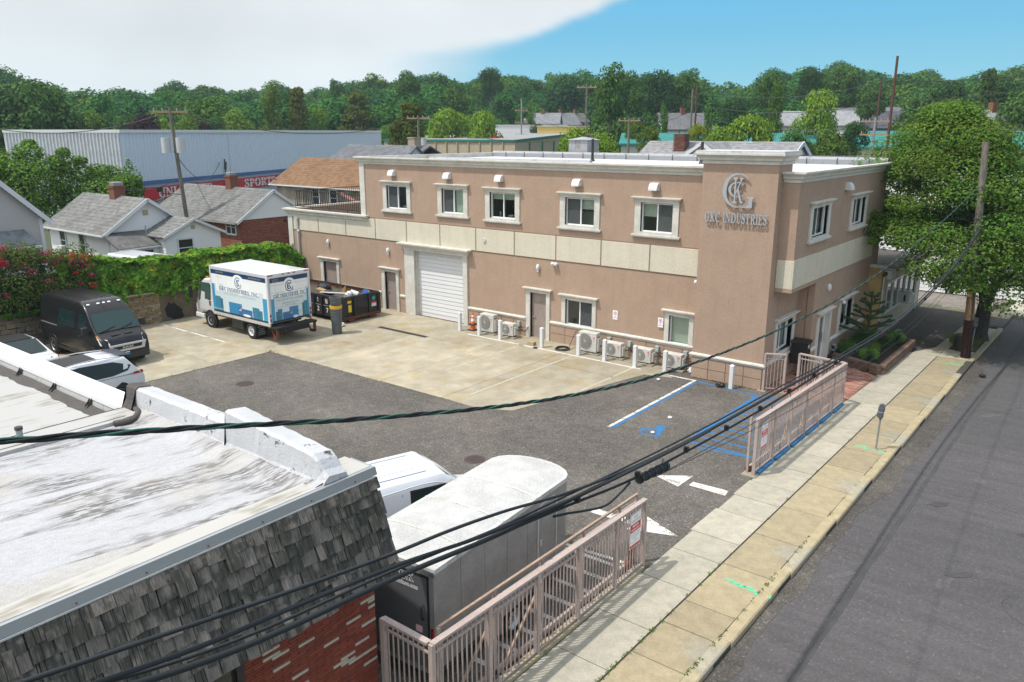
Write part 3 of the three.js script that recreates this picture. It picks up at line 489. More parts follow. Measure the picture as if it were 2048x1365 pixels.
    const r0 = x0 - 0.5, r1 = x1 + 0.5, q0 = y0 - 0.35, q1 = y1 + 0.12; part('room', [bx(r0, r1, q0, q1, z - 2.2, z - 2.15), bx(r0, r0 + 0.03, q0, q1, z - 2.2, z - 0.17), bx(r1 - 0.03, r1, q0, q1, z - 2.2, z - 0.17), bx(r0, r1, q0, q0 + 0.03, z - 2.2, z - 0.17), bx(r0, r1, q1 - 0.03, q1, z - 2.2, z - 0.17)], M.room, w);
    return w;
  }
  const onLong = (w) => { w.position.z = ZL; return w; };
  onLong(win(...[HL[0][0], HL[0][2], HL[0][1], HL[0][3]], { screen: -1, things: 1 }));
  onLong(win(HL[1][0], HL[1][2], HL[1][1], HL[1][3], { screen: -1, blindR: 1 }));
  onLong(win(HL[2][0], HL[2][2], HL[2][1], HL[2][3], { blind: 0.27, things: 1 }));
  onLong(win(HL[3][0], HL[3][2], HL[3][1], HL[3][3], { blind: 0.4, screen: -1, cabinet: 1 }));
  onLong(win(HL[4][0], HL[4][2], HL[4][1], HL[4][3], { blind: 0.48, screen: 1, cabinet: 1 }));
  onLong(win(HL[5][0], HL[5][2], HL[5][1], HL[5][3], { screen: 1, plainSill: 1, jw: 0.2 }));
  onLong(win(HL[6][0], HL[6][2], HL[6][1], HL[6][3], { single: 1, blind: 0.98, plainSill: 1, jw: 0.2 }));
  const onFront = (w, x) => { w.rotation.y = PI / 2; w.position.x = x; return w; };      // local x = -z
  onFront(win(29.52, 31.28, 5.44, 6.52, { screen: -1, blindR: 0, deep: 0.14 }), -9.4);
  onFront(win(34.5, 36.3, 5.44, 6.52, { screen: -1, deep: 0.14 }), -9.4);
  onFront(win(28.55, 30.2, 1.12, 2.28, { screen: -1, deep: 0.2, jw: 0.2, plainSill: 1, jy0: 0.99, trim: M.trimDirty, blindR: 1 }), -10.0);
  onFront(win(34.25, 35.95, 1.0, 2.2, { deep: 0.2, jw: 0.2, plainSill: 1, jy0: 0.93, trim: M.trimDirty, blind: 0.6 }), -9.4);
  for (const w of B.children) if (w.name === 'window' && w.rotation.y) w.scale.x = 1;
  // steel doors in white casings
  function door(x0, x1, y1) {
    const d = new THREE.Group(); d.name = 'door'; B.add(d); d.position.z = ZL;
    part('hood', hood(x0 - 0.26, x1 + 0.22, y1 + 0.03), T, d); part('casing', rb(x0 - 0.24, x0, 0, y1 + 0.03, -0.15, 0.06, 0.008, 1), T, d); part('casing', rb(x1, x1 + 0.2, 0, y1 + 0.03, -0.15, 0.06, 0.008, 1), T, d);
    part('door_leaf', bx(x0, x1, 0.02, y1, -0.16, -0.11), M.door, d); part('handle', [cyl(v3(x0 + 0.09, 1.0, -0.11), v3(x0 + 0.09, 1.0, -0.05), 0.03), bar(v3(x0 + 0.08, 1.0, -0.06), v3(x0 + 0.22, 1.0, -0.06), 0.025)], M.steel, d);
    part('threshold', bx(x0, x1, 0.0, 0.03, -0.11, 0.12), mConc[0], d); return d;
  }
  door(-36.05, -34.9, 2.12); door(-31.0, -30.14, 2.06); door(-21.34, -20.44, 2.12);
  // glazed entrance door on the front
  { const d = new THREE.Group(); d.name = 'entrance_door'; B.add(d); d.rotation.y = PI / 2; d.position.x = -9.4;
    part('hood', hood(31.32, 33.0, 2.1), M.trimDirty, d); part('casing', rb(31.28, 31.52, 0, 2.1, -0.2, 0.06, 0.008, 1), M.trimDirty, d); part('casing', rb(32.78, 33.02, 0, 2.1, -0.2, 0.06, 0.008, 1), M.trimDirty, d);
    part('frame', [bx(31.52, 31.62, 0, 2.08, -0.2, -0.14), bx(32.66, 32.78, 0, 2.08, -0.2, -0.14), bx(31.62, 32.66, 1.98, 2.08, -0.2, -0.14), bx(31.62, 32.66, 0, 0.2, -0.2, -0.14)], M.vinyl, d);
    part('pane', bx(31.62, 32.66, 0.2, 1.98, -0.172, -0.168), M.glass, d); part('handle', bar(v3(32.55, 0.85, -0.12), v3(32.55, 1.25, -0.12), 0.03), M.steel, d);
    part('room', [bx(31.2, 33.1, 0, 2.4, -2.4, -2.35), bx(31.2, 31.24, 0, 2.4, -2.4, -0.25), bx(33.06, 33.1, 0, 2.4, -2.4, -0.25), bx(31.2, 33.1, -0.02, 0.01, -2.4, -0.25), bx(31.2, 33.1, 2.36, 2.4, -2.4, -0.25)], M.room, d); }
  // sectional garage door
  { const d = new THREE.Group(); d.name = 'garage_door'; B.add(d); d.position.z = ZL;
    part('casing', [rb(-29.42, -28.72, 0, 3.42, -0.02, 0.10, 0.01, 1), bx(-28.9, -28.7, 0, 3.4, -0.24, -0.02)], T, d); part('casing', [rb(-25.4, -25.12, 0, 3.42, -0.02, 0.10, 0.01, 1), bx(-25.41, -25.3, 0, 3.4, -0.24, -0.02)], T, d);
    part('hood', [bx(-29.45, -25.08, 3.4, 3.47, -0.02, 0.13), hexa([[-29.44, 3.47, 0], [-25.09, 3.47, 0], [-25.09, 3.47, 0.13], [-29.44, 3.47, 0.13]], [[-29.68, 3.68, 0], [-24.9, 3.68, 0], [-24.9, 3.68, 0.32], [-29.68, 3.68, 0.32]]), bx(-29.72, -24.86, 3.68, 3.75, 0, 0.35)], T, d);
    const n = 17, h = 3.4 / n; for (let i = 0; i < n; i++) part('door_section', hexa([[-28.7, i * h, -0.24], [-25.42, i * h, -0.24], [-25.42, i * h, -0.205 + (i % 2) * 0.006], [-28.7, i * h, -0.205 + (i % 2) * 0.006]].map((p) => p), [[-28.7, (i + 1) * h - 0.012, -0.24], [-25.42, (i + 1) * h - 0.012, -0.24], [-25.42, (i + 1) * h - 0.012, -0.218], [-28.7, (i + 1) * h - 0.012, -0.218]]), M.white, d);
    part('backing', bx(-28.7, -25.4, 0, 3.4, -0.28, -0.245), M.greyMetal, d); }
  // intake hoods above the windows
  const ventG = extr([[0, 0], [0.26, 0], [0.255, 0.06], [0.20, 0.2], [0.12, 0.27], [0, 0.28]], 0.36, { bevelEnabled: true, bevelSize: 0.008, bevelThickness: 0.008, bevelSegments: 1 }); ventG.rotateY(-PI / 2); ventG.translate(0.18, 0, 0);
  for (const [x, y] of [[-30.1, 7.06], [-26.3, 7.04], [-23.1, 7.03], [-18.87, 7.0], [-15.22, 6.98]]) part('vent_hood', place(ventG.clone(), x, y, ZL), M.white, B);
  part('vent_hood', place(ventG.clone(), -9.4, 6.98, -33.4, PI / 2), M.white, B);
  // wall lamps, cameras, round vent
  const lampG = () => { const g = new THREE.SphereGeometry(0.12, 14, 10); g.scale(0.75, 1.3, 0.8); return g; };
  for (const [x, y] of [[-35.5, 3.25], [-30.65, 3.2], [-20.9, 3.32]]) part('wall_lamp', [place(lampG(), x, y, ZL + 0.06), place(cyl(v3(0, -0.2, 0), v3(0, -0.1, 0), 0.05, 0.06), x, y, ZL + 0.06)], M.white, B);
  part('wall_lamp', place(lampG(), -9.34, 3.2, -32.25), M.white, B);
  const disc = new THREE.CylinderGeometry(0.1, 0.11, 0.05, 16); disc.rotateX(PI / 2); disc.translate(-24.05, 4.28, ZL + 0.06); part('round_vent', disc, M.whiteMatte, B);
  for (const [x, y, z] of [[-20.05, 3.58, ZL + 0.13], [-19.88, 3.57, ZL + 0.13], [-13.2, 3.55, ZL + 0.13], [-9.22, 2.3, -34.1]]) { const s = new THREE.SphereGeometry(0.085, 12, 10); s.translate(x, y, z); part('camera', [s, cyl(v3(x, y, z - (x > -10 ? 0 : 0.13)), v3(x - (x > -10 ? 0.18 : 0), y, z - 0.02), 0.05)], M.white, B); }
  part('downpipe', [cyl(v3(-38.1, 0, ZL + 0.1), v3(-38.1, 4.45, ZL + 0.1), 0.06), cyl(v3(-38.1, 3.72, ZL + 0.1), v3(-37.95, 3.68, ZL + 0.12), 0.05), bx(-38.2, -38.0, 4.36, 4.48, ZL, ZL + 0.18)], M.whiteMatte, B);
  // letters and monogram on the tower, standing off the wall
  const sign = new THREE.Group(); sign.name = 'wall_sign'; sign.position.set(0, 0, -27.44 + 0.07); B.add(sign);
  let cx = -12.58; const word = 'GKC INDUSTRIES', wd = { G: 0.2, K: 0.2, C: 0.18, ' ': 0.09, I: 0.085, N: 0.2, D: 0.2, U: 0.19, S: 0.135, T: 0.175, R: 0.19, E: 0.16 };
  const tot = [...word].reduce((a, c) => a + wd[c] + 0.018, 0), k = 2.34 / tot;
  for (const c of word) { if (c !== ' ') { const g = text(c, fontSerifB, wd[c] * k, 0.36, 0.04); g.translate(cx, 6.03, 0); part('letter', g, M.silver, sign); } cx += (wd[c] + 0.018) * k; }
  const big = (c, x, y, w, h, f = fontSerif, z = 0) => part('letter', place(text(c, f, w, h, 0.04), x, y, z), M.silver, sign);
  const arc = (x, y, rx, ry, a0, a1, t0, t1) => { const o = [], q = []; for (let i = 0; i <= 30; i++) { const s = i / 30, a = lerp(a0, a1, s), t = lerp(t1, t0, Math.pow(Math.abs(2 * s - 1), 1.2)); o.push([x + rx * Math.cos(a), y + ry * Math.sin(a)]); q.push([x + (rx - t) * Math.cos(a), y + (ry - t * 0.55) * Math.sin(a)]); } return extr([...o, ...q.reverse()], 0.04); };
  part('letter', [arc(-11.40, 7.19, 0.56, 0.60, 0.75, 5.35, 0.03, 0.16), extr([[-11.02, 6.98], [-10.78, 6.98], [-10.78, 6.93], [-10.83, 6.92], [-10.83, 6.60], [-11.06, 6.60], [-11.3, 6.585], [-11.3, 6.62], [-11.05, 6.66], [-10.97, 6.72], [-10.97, 6.92], [-11.02, 6.93]], 0.04)], M.silver, sign);
  part('letter', arc(-11.42, 7.22, 0.32, 0.27, 0.7, 5.55, 0.03, 0.10), M.silver, sign);
  big('K', -11.56, 6.74, 0.38, 0.90, fontSerif, 0.02);
  // terrace rail, with a red awning strip and dark seat behind
  const rail = new THREE.Group(); rail.name = 'railing'; B.add(rail);
  part('rail_bar', [bar(v3(-38.75, 5.92, -28.75), v3(-32.65, 5.92, -28.75), 0.04), bar(v3(-38.75, 5.06, -28.75), v3(-32.65, 5.06, -28.75), 0.03), bar(v3(-38.75, 5.92, -28.75), v3(-38.75, 5.92, -38.5), 0.04), bar(v3(-38.75, 5.06, -28.75), v3(-38.75, 5.06, -38.5), 0.03)], M.black, rail);
  for (let x = -38.75; x < -32.6; x += 0.152) part('baluster', bx(x - 0.011, x + 0.011, Math.abs((x + 38.75) % 1.52) < 0.05 ? 4.9 : 5.06, 5.92, -28.761, -28.739), M.black, rail);
  for (let z = -28.9; z > -38.4; z -= 0.152) part('baluster', bx(-38.761, -38.739, 5.06, 5.92, z - 0.011, z + 0.011), M.black, rail);
}
// ---------- near building: flat white roof, shingled mansard over a red brick front ----------
{
  const f = rng(61), NB = thing('flat_roof_building', 'low building with weathered white flat roof, grey shingled mansard and red brick front', 'building');
  const RY = 4.33, XE = -8.40, ZN = -7.28;
  const mRoof = mat(0xffffff, 0.55, { map: tRoof, bump: tGrainB, bs: 0.006 }), mPar = mat(0xffffff, 0.5, { map: tParapet, bump: tStuccoB, bs: 0.005 });
  const mTar = mat([0.10, 0.09, 0.085], 0.9, { map: tFine, bump: tGrainB, bs: 0.01 }), mCoping = mat([0.76, 0.77, 0.78], 0.4), mOld = mat([0.46, 0.455, 0.44], 0.7, { map: tDirty });
  // roof sheet with gentle unevenness, uv turned so that the scrubbing runs across
  { const nx = 60, nz = 90, g = new THREE.PlaneGeometry(1, 1, nx, nz), p = g.attributes.position, uv = g.attributes.uv;
    for (let i = 0; i < p.count; i++) { const x = lerp(-13.55, XE - 0.05, p.getX(i) + 0.5), z = lerp(5, -6.42, p.getY(i) + 0.5); const y = RY - 0.05 + 0.035 * fbm(x / 40, z / 40, 40, 40, 301, 3) + 0.10 * smooth(-6.0, -6.42, z) + 0.03 * smooth(XE - 0.5, XE - 0.1, x); p.setXYZ(i, x, y, z); uv.setXY(i, -z * 0.95 + x * 0.25, x * 1.0 + z * 0.2); }
    g.computeVertexNormals(); part('roof', g, mRoof, NB, true); }
  // lumpy strips: profile [z, y] carried along x with small jitter
  const strip = (x0, x1, step, prof, jit) => { const n = Math.round((x1 - x0) / step), P = [], F = [], k = prof(0).length; for (let i = 0; i <= n; i++) { const x = lerp(x0, x1, i / n); prof(x).forEach(([z, y]) => P.push(v3(x, y + jit * (f() - 0.5), z + jit * (f() - 0.5)))); } for (let i = 0; i < n; i++) for (let s = 0; s + 1 < k; s++) F.push([i * k + s, (i + 1) * k + s, (i + 1) * k + s + 1, i * k + s + 1]); F.push([...Array(k).keys()]); F.push([...Array(k).keys()].map((q) => n * k + q)); return quads(P, F); };
  part('parapet', strip(-14.02, -10.86, 0.12, () => [[-6.36, RY - 0.02], [-6.42, RY + 0.08], [-6.45, 4.70], [-6.50, 4.735], [-6.76, 4.70], [-6.78, 4.66], [-6.79, 2.6]], 0.012), mPar, NB);
  part('parapet', strip(-10.86, -8.42, 0.1, (x) => { const t = 4.93 - 0.20 * clamp((x + 10.86) / 2.2) - 0.26 * smooth(-8.72, -8.42, x); return [[-6.36, RY - 0.02], [-6.42, RY + 0.10], [-6.45, t], [-6.50, t + 0.03], [-6.80, t - 0.01], [-6.83, t - 0.06], [-6.84, 2.6]]; }, 0.014), mPar, NB);
  part('mastic_patch', [strip(-14.06, -13.72, 0.08, () => [[-6.30, RY], [-6.40, 4.5], [-6.435, 4.72], [-6.5, 4.752], [-6.74, 4.72], [-6.80, 4.4]], 0.014), tube([v3(-13.72, RY + 0.04, -6.4), v3(-13.4, RY + 0.05, -6.28), v3(-13.22, RY + 0.03, -6.05), v3(-13.3, RY + 0.02, -5.8)], 0.055, 6, 16)], mTar, NB);
  // strip over the joint between the two roofs
  part('roof_joint', slab([[-13.95, -6.3], [-13.45, -6.3], [-13.35, -5.9], [-13.5, 4], [-13.98, 4]], RY - 0.2, RY + 0.035), mOld, NB);
  part('roof_lap', [slab([[-13.5, -6.1], [-13.48, -6.1], [-13.55, 4], [-13.57, 4]], RY - 0.02, RY + 0.04), slab([[-13.99, -6.3], [-13.96, -6.3], [-13.98, 4], [-14.01, 4]], RY - 0.06, RY + 0.038)], mTar, NB);
  // the lower roof at the left with its white coping
  part('lower_roof', slab([[-24, -6.42], [-13.9, -6.42], [-13.9, 4], [-24, 4]], 3.7, 3.98), mOld, NB);
  part('roof_lap', [slab([[-24, -4.62], [-13.98, -4.62], [-13.98, -4.58], [-24, -4.58]], 3.98, 3.992)], mTar, NB);
  part('parapet', strip(-24, -14.02, 0.3, () => [[-6.34, 3.98], [-6.42, 4.02], [-6.46, 4.18], [-6.9, 4.18], [-6.92, 2.0]], 0.006), mOld, NB);
  const seamX = [-22.6, -20.7, -18.9, -17.2, -15.6, -14.3]; for (const x of seamX) part('flashing_seam', strip(x - 0.05, x + 0.05, 0.05, () => [[-6.30, 3.985], [-6.40, 4.03], [-6.445, 4.185]], 0.012), mTar, NB);
  part('mastic_patch', strip(-24, -14.05, 0.16, (x) => { const w = 0.05 + 0.14 * fbm(x / 20, 0.5, 60, 1, 311, 3); return [[-6.34 + w + 0.05, 3.984], [-6.33, 3.996], [-6.40, 4.04]]; }, 0.012), mTar, NB);
  part('coping', sweep([[-24, -6.93], [-14.06, -6.93]].reverse(), [[0.02, 4.12], [0.02, 4.215], [-0.5, 4.235], [-0.5, 4.14], [-0.47, 4.14], [-0.47, 4.2], [0, 4.19]]), mCoping, NB);
  // fascia
  part('fascia', sweep([[XE, 5], [XE, ZN], [XE - 0.5, ZN]], [[-0.14, RY - 0.04], [-0.14, RY + 0.045], [-0.02, RY + 0.06], [0.03, RY + 0.055], [0.05, RY - 0.075], [0.03, RY - 0.08], [0.02, RY + 0.02], [-0.02, RY - 0.04]]), mat([0.40, 0.42, 0.44], 0.4, { metalness: 0.5 }), NB);
  part('drip_edge', sweep([[XE, 5], [XE, ZN], [XE - 0.6, ZN]], [[-0.34, RY + 0.0], [-0.34, RY + 0.052], [-0.14, RY + 0.066], [-0.02, RY + 0.066], [-0.02, RY + 0.05], [-0.14, RY + 0.05]]), mat([0.50, 0.485, 0.45], 0.6, { map: tDirty }), NB);
  part('drip_edge', bx(XE + 0.052, XE + 0.07, RY - 0.105, RY - 0.078, ZN, 5), M.whiteMatte, NB);
  for (let z = -6.9; z < -1; z += 0.78) part('nail', place(new THREE.SphereGeometry(0.011, 6, 5), XE + 0.056, RY - 0.04, z), M.rust, NB);
  // mansard slope: backing, then shingles laid course on course
  const A = v3(XE + 0.05, RY - 0.09, 0), Bq = v3(-7.93, 2.80, 0), dn = Bq.clone().sub(A), L = dn.length(), ang = Math.atan2(Bq.x - A.x, A.y - Bq.y);
  part('mansard_backing', hexa([[A.x - 0.02, A.y, ZN + 0.02], [A.x - 0.02, A.y, 5], [A.x - 0.1, A.y, 5], [A.x - 0.1, A.y, ZN + 0.02]], [[Bq.x - 0.02, Bq.y, ZN + 0.02], [Bq.x - 0.02, Bq.y, 5], [-8.48, Bq.y, 5], [-8.48, Bq.y, ZN + 0.02]]), mat([0.06, 0.055, 0.05], 1), NB);
  const ms = shingleTex.map((t) => mat(0xffffff, 0.95, { map: t, bump: t, bs: 0.006 }));
  const geos = []; for (let i = 0; i < 36; i++) { const w = 0.10 + 0.14 * ((i % 9) / 8), l = 0.36, e = 0.5 * (f() - 0.5) * 0.05; const g = hexa([[-w / 2, -l + e, 0], [w / 2, -l - e, 0], [w / 2, -l - e, 0.02], [-w / 2, -l + e, 0.02]], [[-w / 2, 0, 0], [w / 2, 0, 0], [w / 2, 0, 0.004], [-w / 2, 0, 0.004]]); boxUV(g); const uv = g.attributes.uv, ou = f() * 3, ov = f() * 3; for (let q = 0; q < uv.count; q++) uv.setXY(q, uv.getX(q) + ou, uv.getY(q) + ov); geos.push({ w, g }); }
  const nc = 8, ex = L / nc, ux = Math.sin(ang), uy = -Math.cos(ang);
  for (let c = nc - 1; c >= 0; c--) {
    let z = ZN - 0.02 + (c % 2) * 0.05; const s = (c + 1) * ex;
    while (z < -1.35) {
      const q = geos[Math.floor(f() * 36)], o = new THREE.Mesh(q.g, ms[Math.floor(f() * 4)]); o.name = 'shingle';
      const d = s + 0.05 * (f() - 0.35), tilt = 0.04 + 0.16 * Math.pow(f(), 4);      // lower edge of this course, measured down the slope
      const kk = Math.min(1, d / 0.37), st = d - 0.36 * kk; o.scale.y = kk;
      o.position.set(A.x + ux * st + 0.012 * Math.cos(ang), A.y + uy * st + 0.012 * Math.sin(ang), z + q.w / 2);
      o.rotation.order = 'YXZ'; o.rotation.set(-(ang + tilt), PI / 2, 0.07 * (f() - 0.5)); NB.add(o); z += q.w + 0.006 + 0.012 * f();
    }
  }
  part('soffit', bx(-8.5, -7.98, 2.74, 2.79, ZN + 0.03, 5), M.darkMetal, NB);
  // brick front with pale bricks scattered through it
  part('wall', [bx(-8.75, -8.53, -0.1, 2.76, ZN + 0.02, -4.98), bx(-13.9, -8.55, -0.1, 2.8, -6.83, -6.7), bx(-24, -13.9, -0.1, 3.9, -6.9, -6.7), bx(-8.9, -8.6, -0.1, 2.76, 1, 5), bx(-8.75, -8.53, 2.5, 2.76, -4.98, 5), bx(-9.2, -8.6, -0.1, 0.4, -4.98, 5)], mat([0.045, 0.03, 0.026], 1), NB);
  const bm = [[0.27, 0.055, 0.03], [0.23, 0.045, 0.026], [0.31, 0.07, 0.04], [0.25, 0.06, 0.035]].map((c) => mat(c, 0.85, { map: tFine, bump: tGrainB, bs: 0.003 })), wm = mat([0.56, 0.52, 0.42], 0.85, { map: tFine });
  const low = [], bl = 0.292, bg = bx(-0.06, 0, 0.0, 0.041, 0, bl - 0.011), bh = bx(-0.06, 0, 0, 0.041, 0, bl / 2 - 0.011); [bg, bh].forEach((g) => { const q = g.toNonIndexed(); });
  const GB = join(bg), GH = join(bh);
  for (let r = 0; r < 54; r++) {
    const y = 0.05 + r * 0.05; let z = ZN; const row = []; if (r % 2) { row.push([z, bl / 2]); z += bl / 2; } while (z < -4.98 - 0.1) { row.push([z, Math.min(bl, -4.98 - z)]); z += bl; }
    for (const [z0, l] of row) {
      const half = l < bl * 0.75, pale = hash(Math.round(z0 * 20), r, 5) < 0.13, x = -8.5 + 0.003 * (f() - 0.5) + (pale ? 0.004 : 0);
      if (y < 0.72) { low.push(place((half ? GH : GB).clone(), x, y, z0)); continue; }
      const o = new THREE.Mesh(half ? GH : GB, pale ? wm : bm[Math.floor(f() * 4)]); o.name = 'brick'; o.position.set(x, y, z0); NB.add(o);
    }
  }
  part('brick', low, bm[0], NB).userData.kind = 'stuff';
  // shop window beyond the brick
  part('window_frame', [bx(-8.62, -8.5, 0.4, 2.74, -4.97, -4.85), bx(-8.6, -8.54, 0.4, 2.74, -4.3, -4.24), bx(-8.62, -8.5, 0.4, 0.5, -4.85, 1)], M.black, NB);
  part('pane', bx(-8.58, -8.575, 0.5, 2.74, -4.85, 1), M.glassDark, NB);
  part('room', [bx(-11, -10.95, 0, 2.7, -6.6, 1), bx(-11, -8.7, 0, 0.05, -6.6, 1)], mat([0.03, 0.06, 0.05], 1), NB);
  // vent pipe on the roof
  const vp = thing('roof_vent_pipe', 'short grey vent pipe standing on the white flat roof at the left edge', 'vent pipe', [-13.75, RY, -4.5]);
  part('pipe', [cyl(v3(0, 0, 0), v3(0, 0.2, 0), 0.05, 0.05, 14)], M.greyMetal, vp); part('cap', cyl(v3(0, 0.2, 0), v3(0, 0.25, 0), 0.062, 0.06, 14), M.darkMetal, vp); part('flashing', cyl(v3(0, -0.02, 0), v3(0, 0.05, 0), 0.3, 0.06, 14), mTar, vp);
}
const tMud = canvasTex(256, 256, (g, w, h) => { g.fillStyle = '#0b0b0c'; g.fillRect(0, 0, w, h); g.fillStyle = '#cfd2d2'; g.textAlign = 'center'; g.font = 'italic 30px serif'; g.fillText('Drive Safely', w / 2, 50); g.font = 'bold 22px serif'; ['718 757 8959', 'GENERAL', 'CONTRACTING', 'gkcindustries'].forEach((s, i) => g.fillText(s, w / 2, 96 + i * 38)); });
// ---------- vehicles ----------
function wheel(r, w, rimM, holes, parent, [x, y, z], side, name = 'wheel') {   // axle along z, side = +1 when the outer face looks to +z
  const g = new THREE.Group(); g.name = name; g.position.set(x, y, z); parent.add(g); if (side < 0) g.rotation.y = PI;
  const pr = [[r * 0.62, -w / 2], [r * 0.9, -w / 2], [r * 0.985, -w / 2 + 0.02], [r, -w / 4], [r, w / 4], [r * 0.985, w / 2 - 0.02], [r * 0.9, w / 2], [r * 0.64, w / 2 - 0.01], [r * 0.62, w / 2 - 0.02]].map(([a, b]) => new THREE.Vector2(a, b));
  const t = new THREE.LatheGeometry(pr, 28); t.rotateX(PI / 2); part('tyre', t, M.rubber, g);
  const q = new THREE.LatheGeometry([[0, w / 2 - 0.07], [r * 0.2, w / 2 - 0.06], [r * 0.24, w / 2 - 0.1], [r * 0.5, w / 2 - 0.09], [r * 0.58, w / 2 - 0.03], [r * 0.63, w / 2 - 0.015], [r * 0.63, -w / 2 + 0.03]].map(([a, b]) => new THREE.Vector2(a, b)), 24); q.rotateX(PI / 2); part('rim', q, rimM, g);
  for (let i = 0; i < holes; i++) { const a = i / holes * 2 * PI; part('rim_hole', cyl(v3(r * 0.4 * Math.cos(a), r * 0.4 * Math.sin(a), w / 2 - 0.09), v3(r * 0.4 * Math.cos(a), r * 0.4 * Math.sin(a), w / 2 - 0.082), r * 0.075, r * 0.075, 8), M.black, g); }
  part('hub', cyl(v3(0, 0, w / 2 - 0.1), v3(0, 0, w / 2 - 0.03), r * 0.17, r * 0.14, 12), M.greyMetal, g); return g;
}
// side profile extruded across the width; hw(y, x) is half the width
function shell(poly, hw, bevel = 0.04, steps = 4) { const g = extr(poly, 2 - 0.0001, { bevelEnabled: bevel > 0, bevelSize: 0, bevelOffset: 0, bevelThickness: 0, steps }); const q = g.toNonIndexed ? (g.index ? g.toNonIndexed() : g) : g, p = q.attributes.position; q.translate(0, 0, -1); for (let i = 0; i < p.count; i++) p.setZ(i, p.getZ(i) * hw(p.getY(i), p.getX(i))); q.deleteAttribute('normal'); q.computeVertexNormals(); return q; }
// loft of rings [x, [[y, z], ...half ring from bottom centre to top centre]]
function loft(st) {
  const P = [], k = st[0][1].length, m = k * 2; for (const [x, h] of st) { for (const [y, z] of h) P.push(v3(x, y, z)); for (const [y, z] of h.slice().reverse()) P.push(v3(x, y, -z)); }
  const F = []; for (let i = 0; i + 1 < st.length; i++) for (let s = 0; s < m; s++) { const t = (s + 1) % m; F.push([i * m + s, i * m + t, (i + 1) * m + t, (i + 1) * m + s]); }
  F.push([...Array(m).keys()]); F.push([...Array(m).keys()].map((q) => (st.length - 1) * m + q).reverse());
  const a = []; for (const f of F.slice(0, -2)) { a.push(f); } const g = new THREE.BufferGeometry(), idx = [], pos = []; P.forEach((p) => pos.push(p.x, p.y, p.z)); a.forEach((f) => idx.push(f[0], f[1], f[2], f[0], f[2], f[3]));
  g.setAttribute('position', new THREE.Float32BufferAttribute(pos, 3)); g.setIndex(idx); g.computeVertexNormals();
  return [g, quads(P, F.slice(-2))];
}
const sidePoly = (poly, zf, s, off) => { const g = new THREE.ShapeGeometry(tri(poly), 4), p = g.attributes.position; for (let i = 0; i < p.count; i++) p.setZ(i, s * (zf(p.getX(i), p.getY(i)) + off)); g.computeVertexNormals(); return g; };
const quadG = (...p) => quads(p.map((q) => v3(...q)), [[0, 1, 2, 3]]);
const mGlassCar = mat([0.012, 0.026, 0.027], 0.05, { phys: true, specularIntensity: 0.8 });
const paint = (c, r = 0.35, cc = 1) => mat(c, r, { phys: true, clearcoat: cc, clearcoatRoughness: 0.08 });

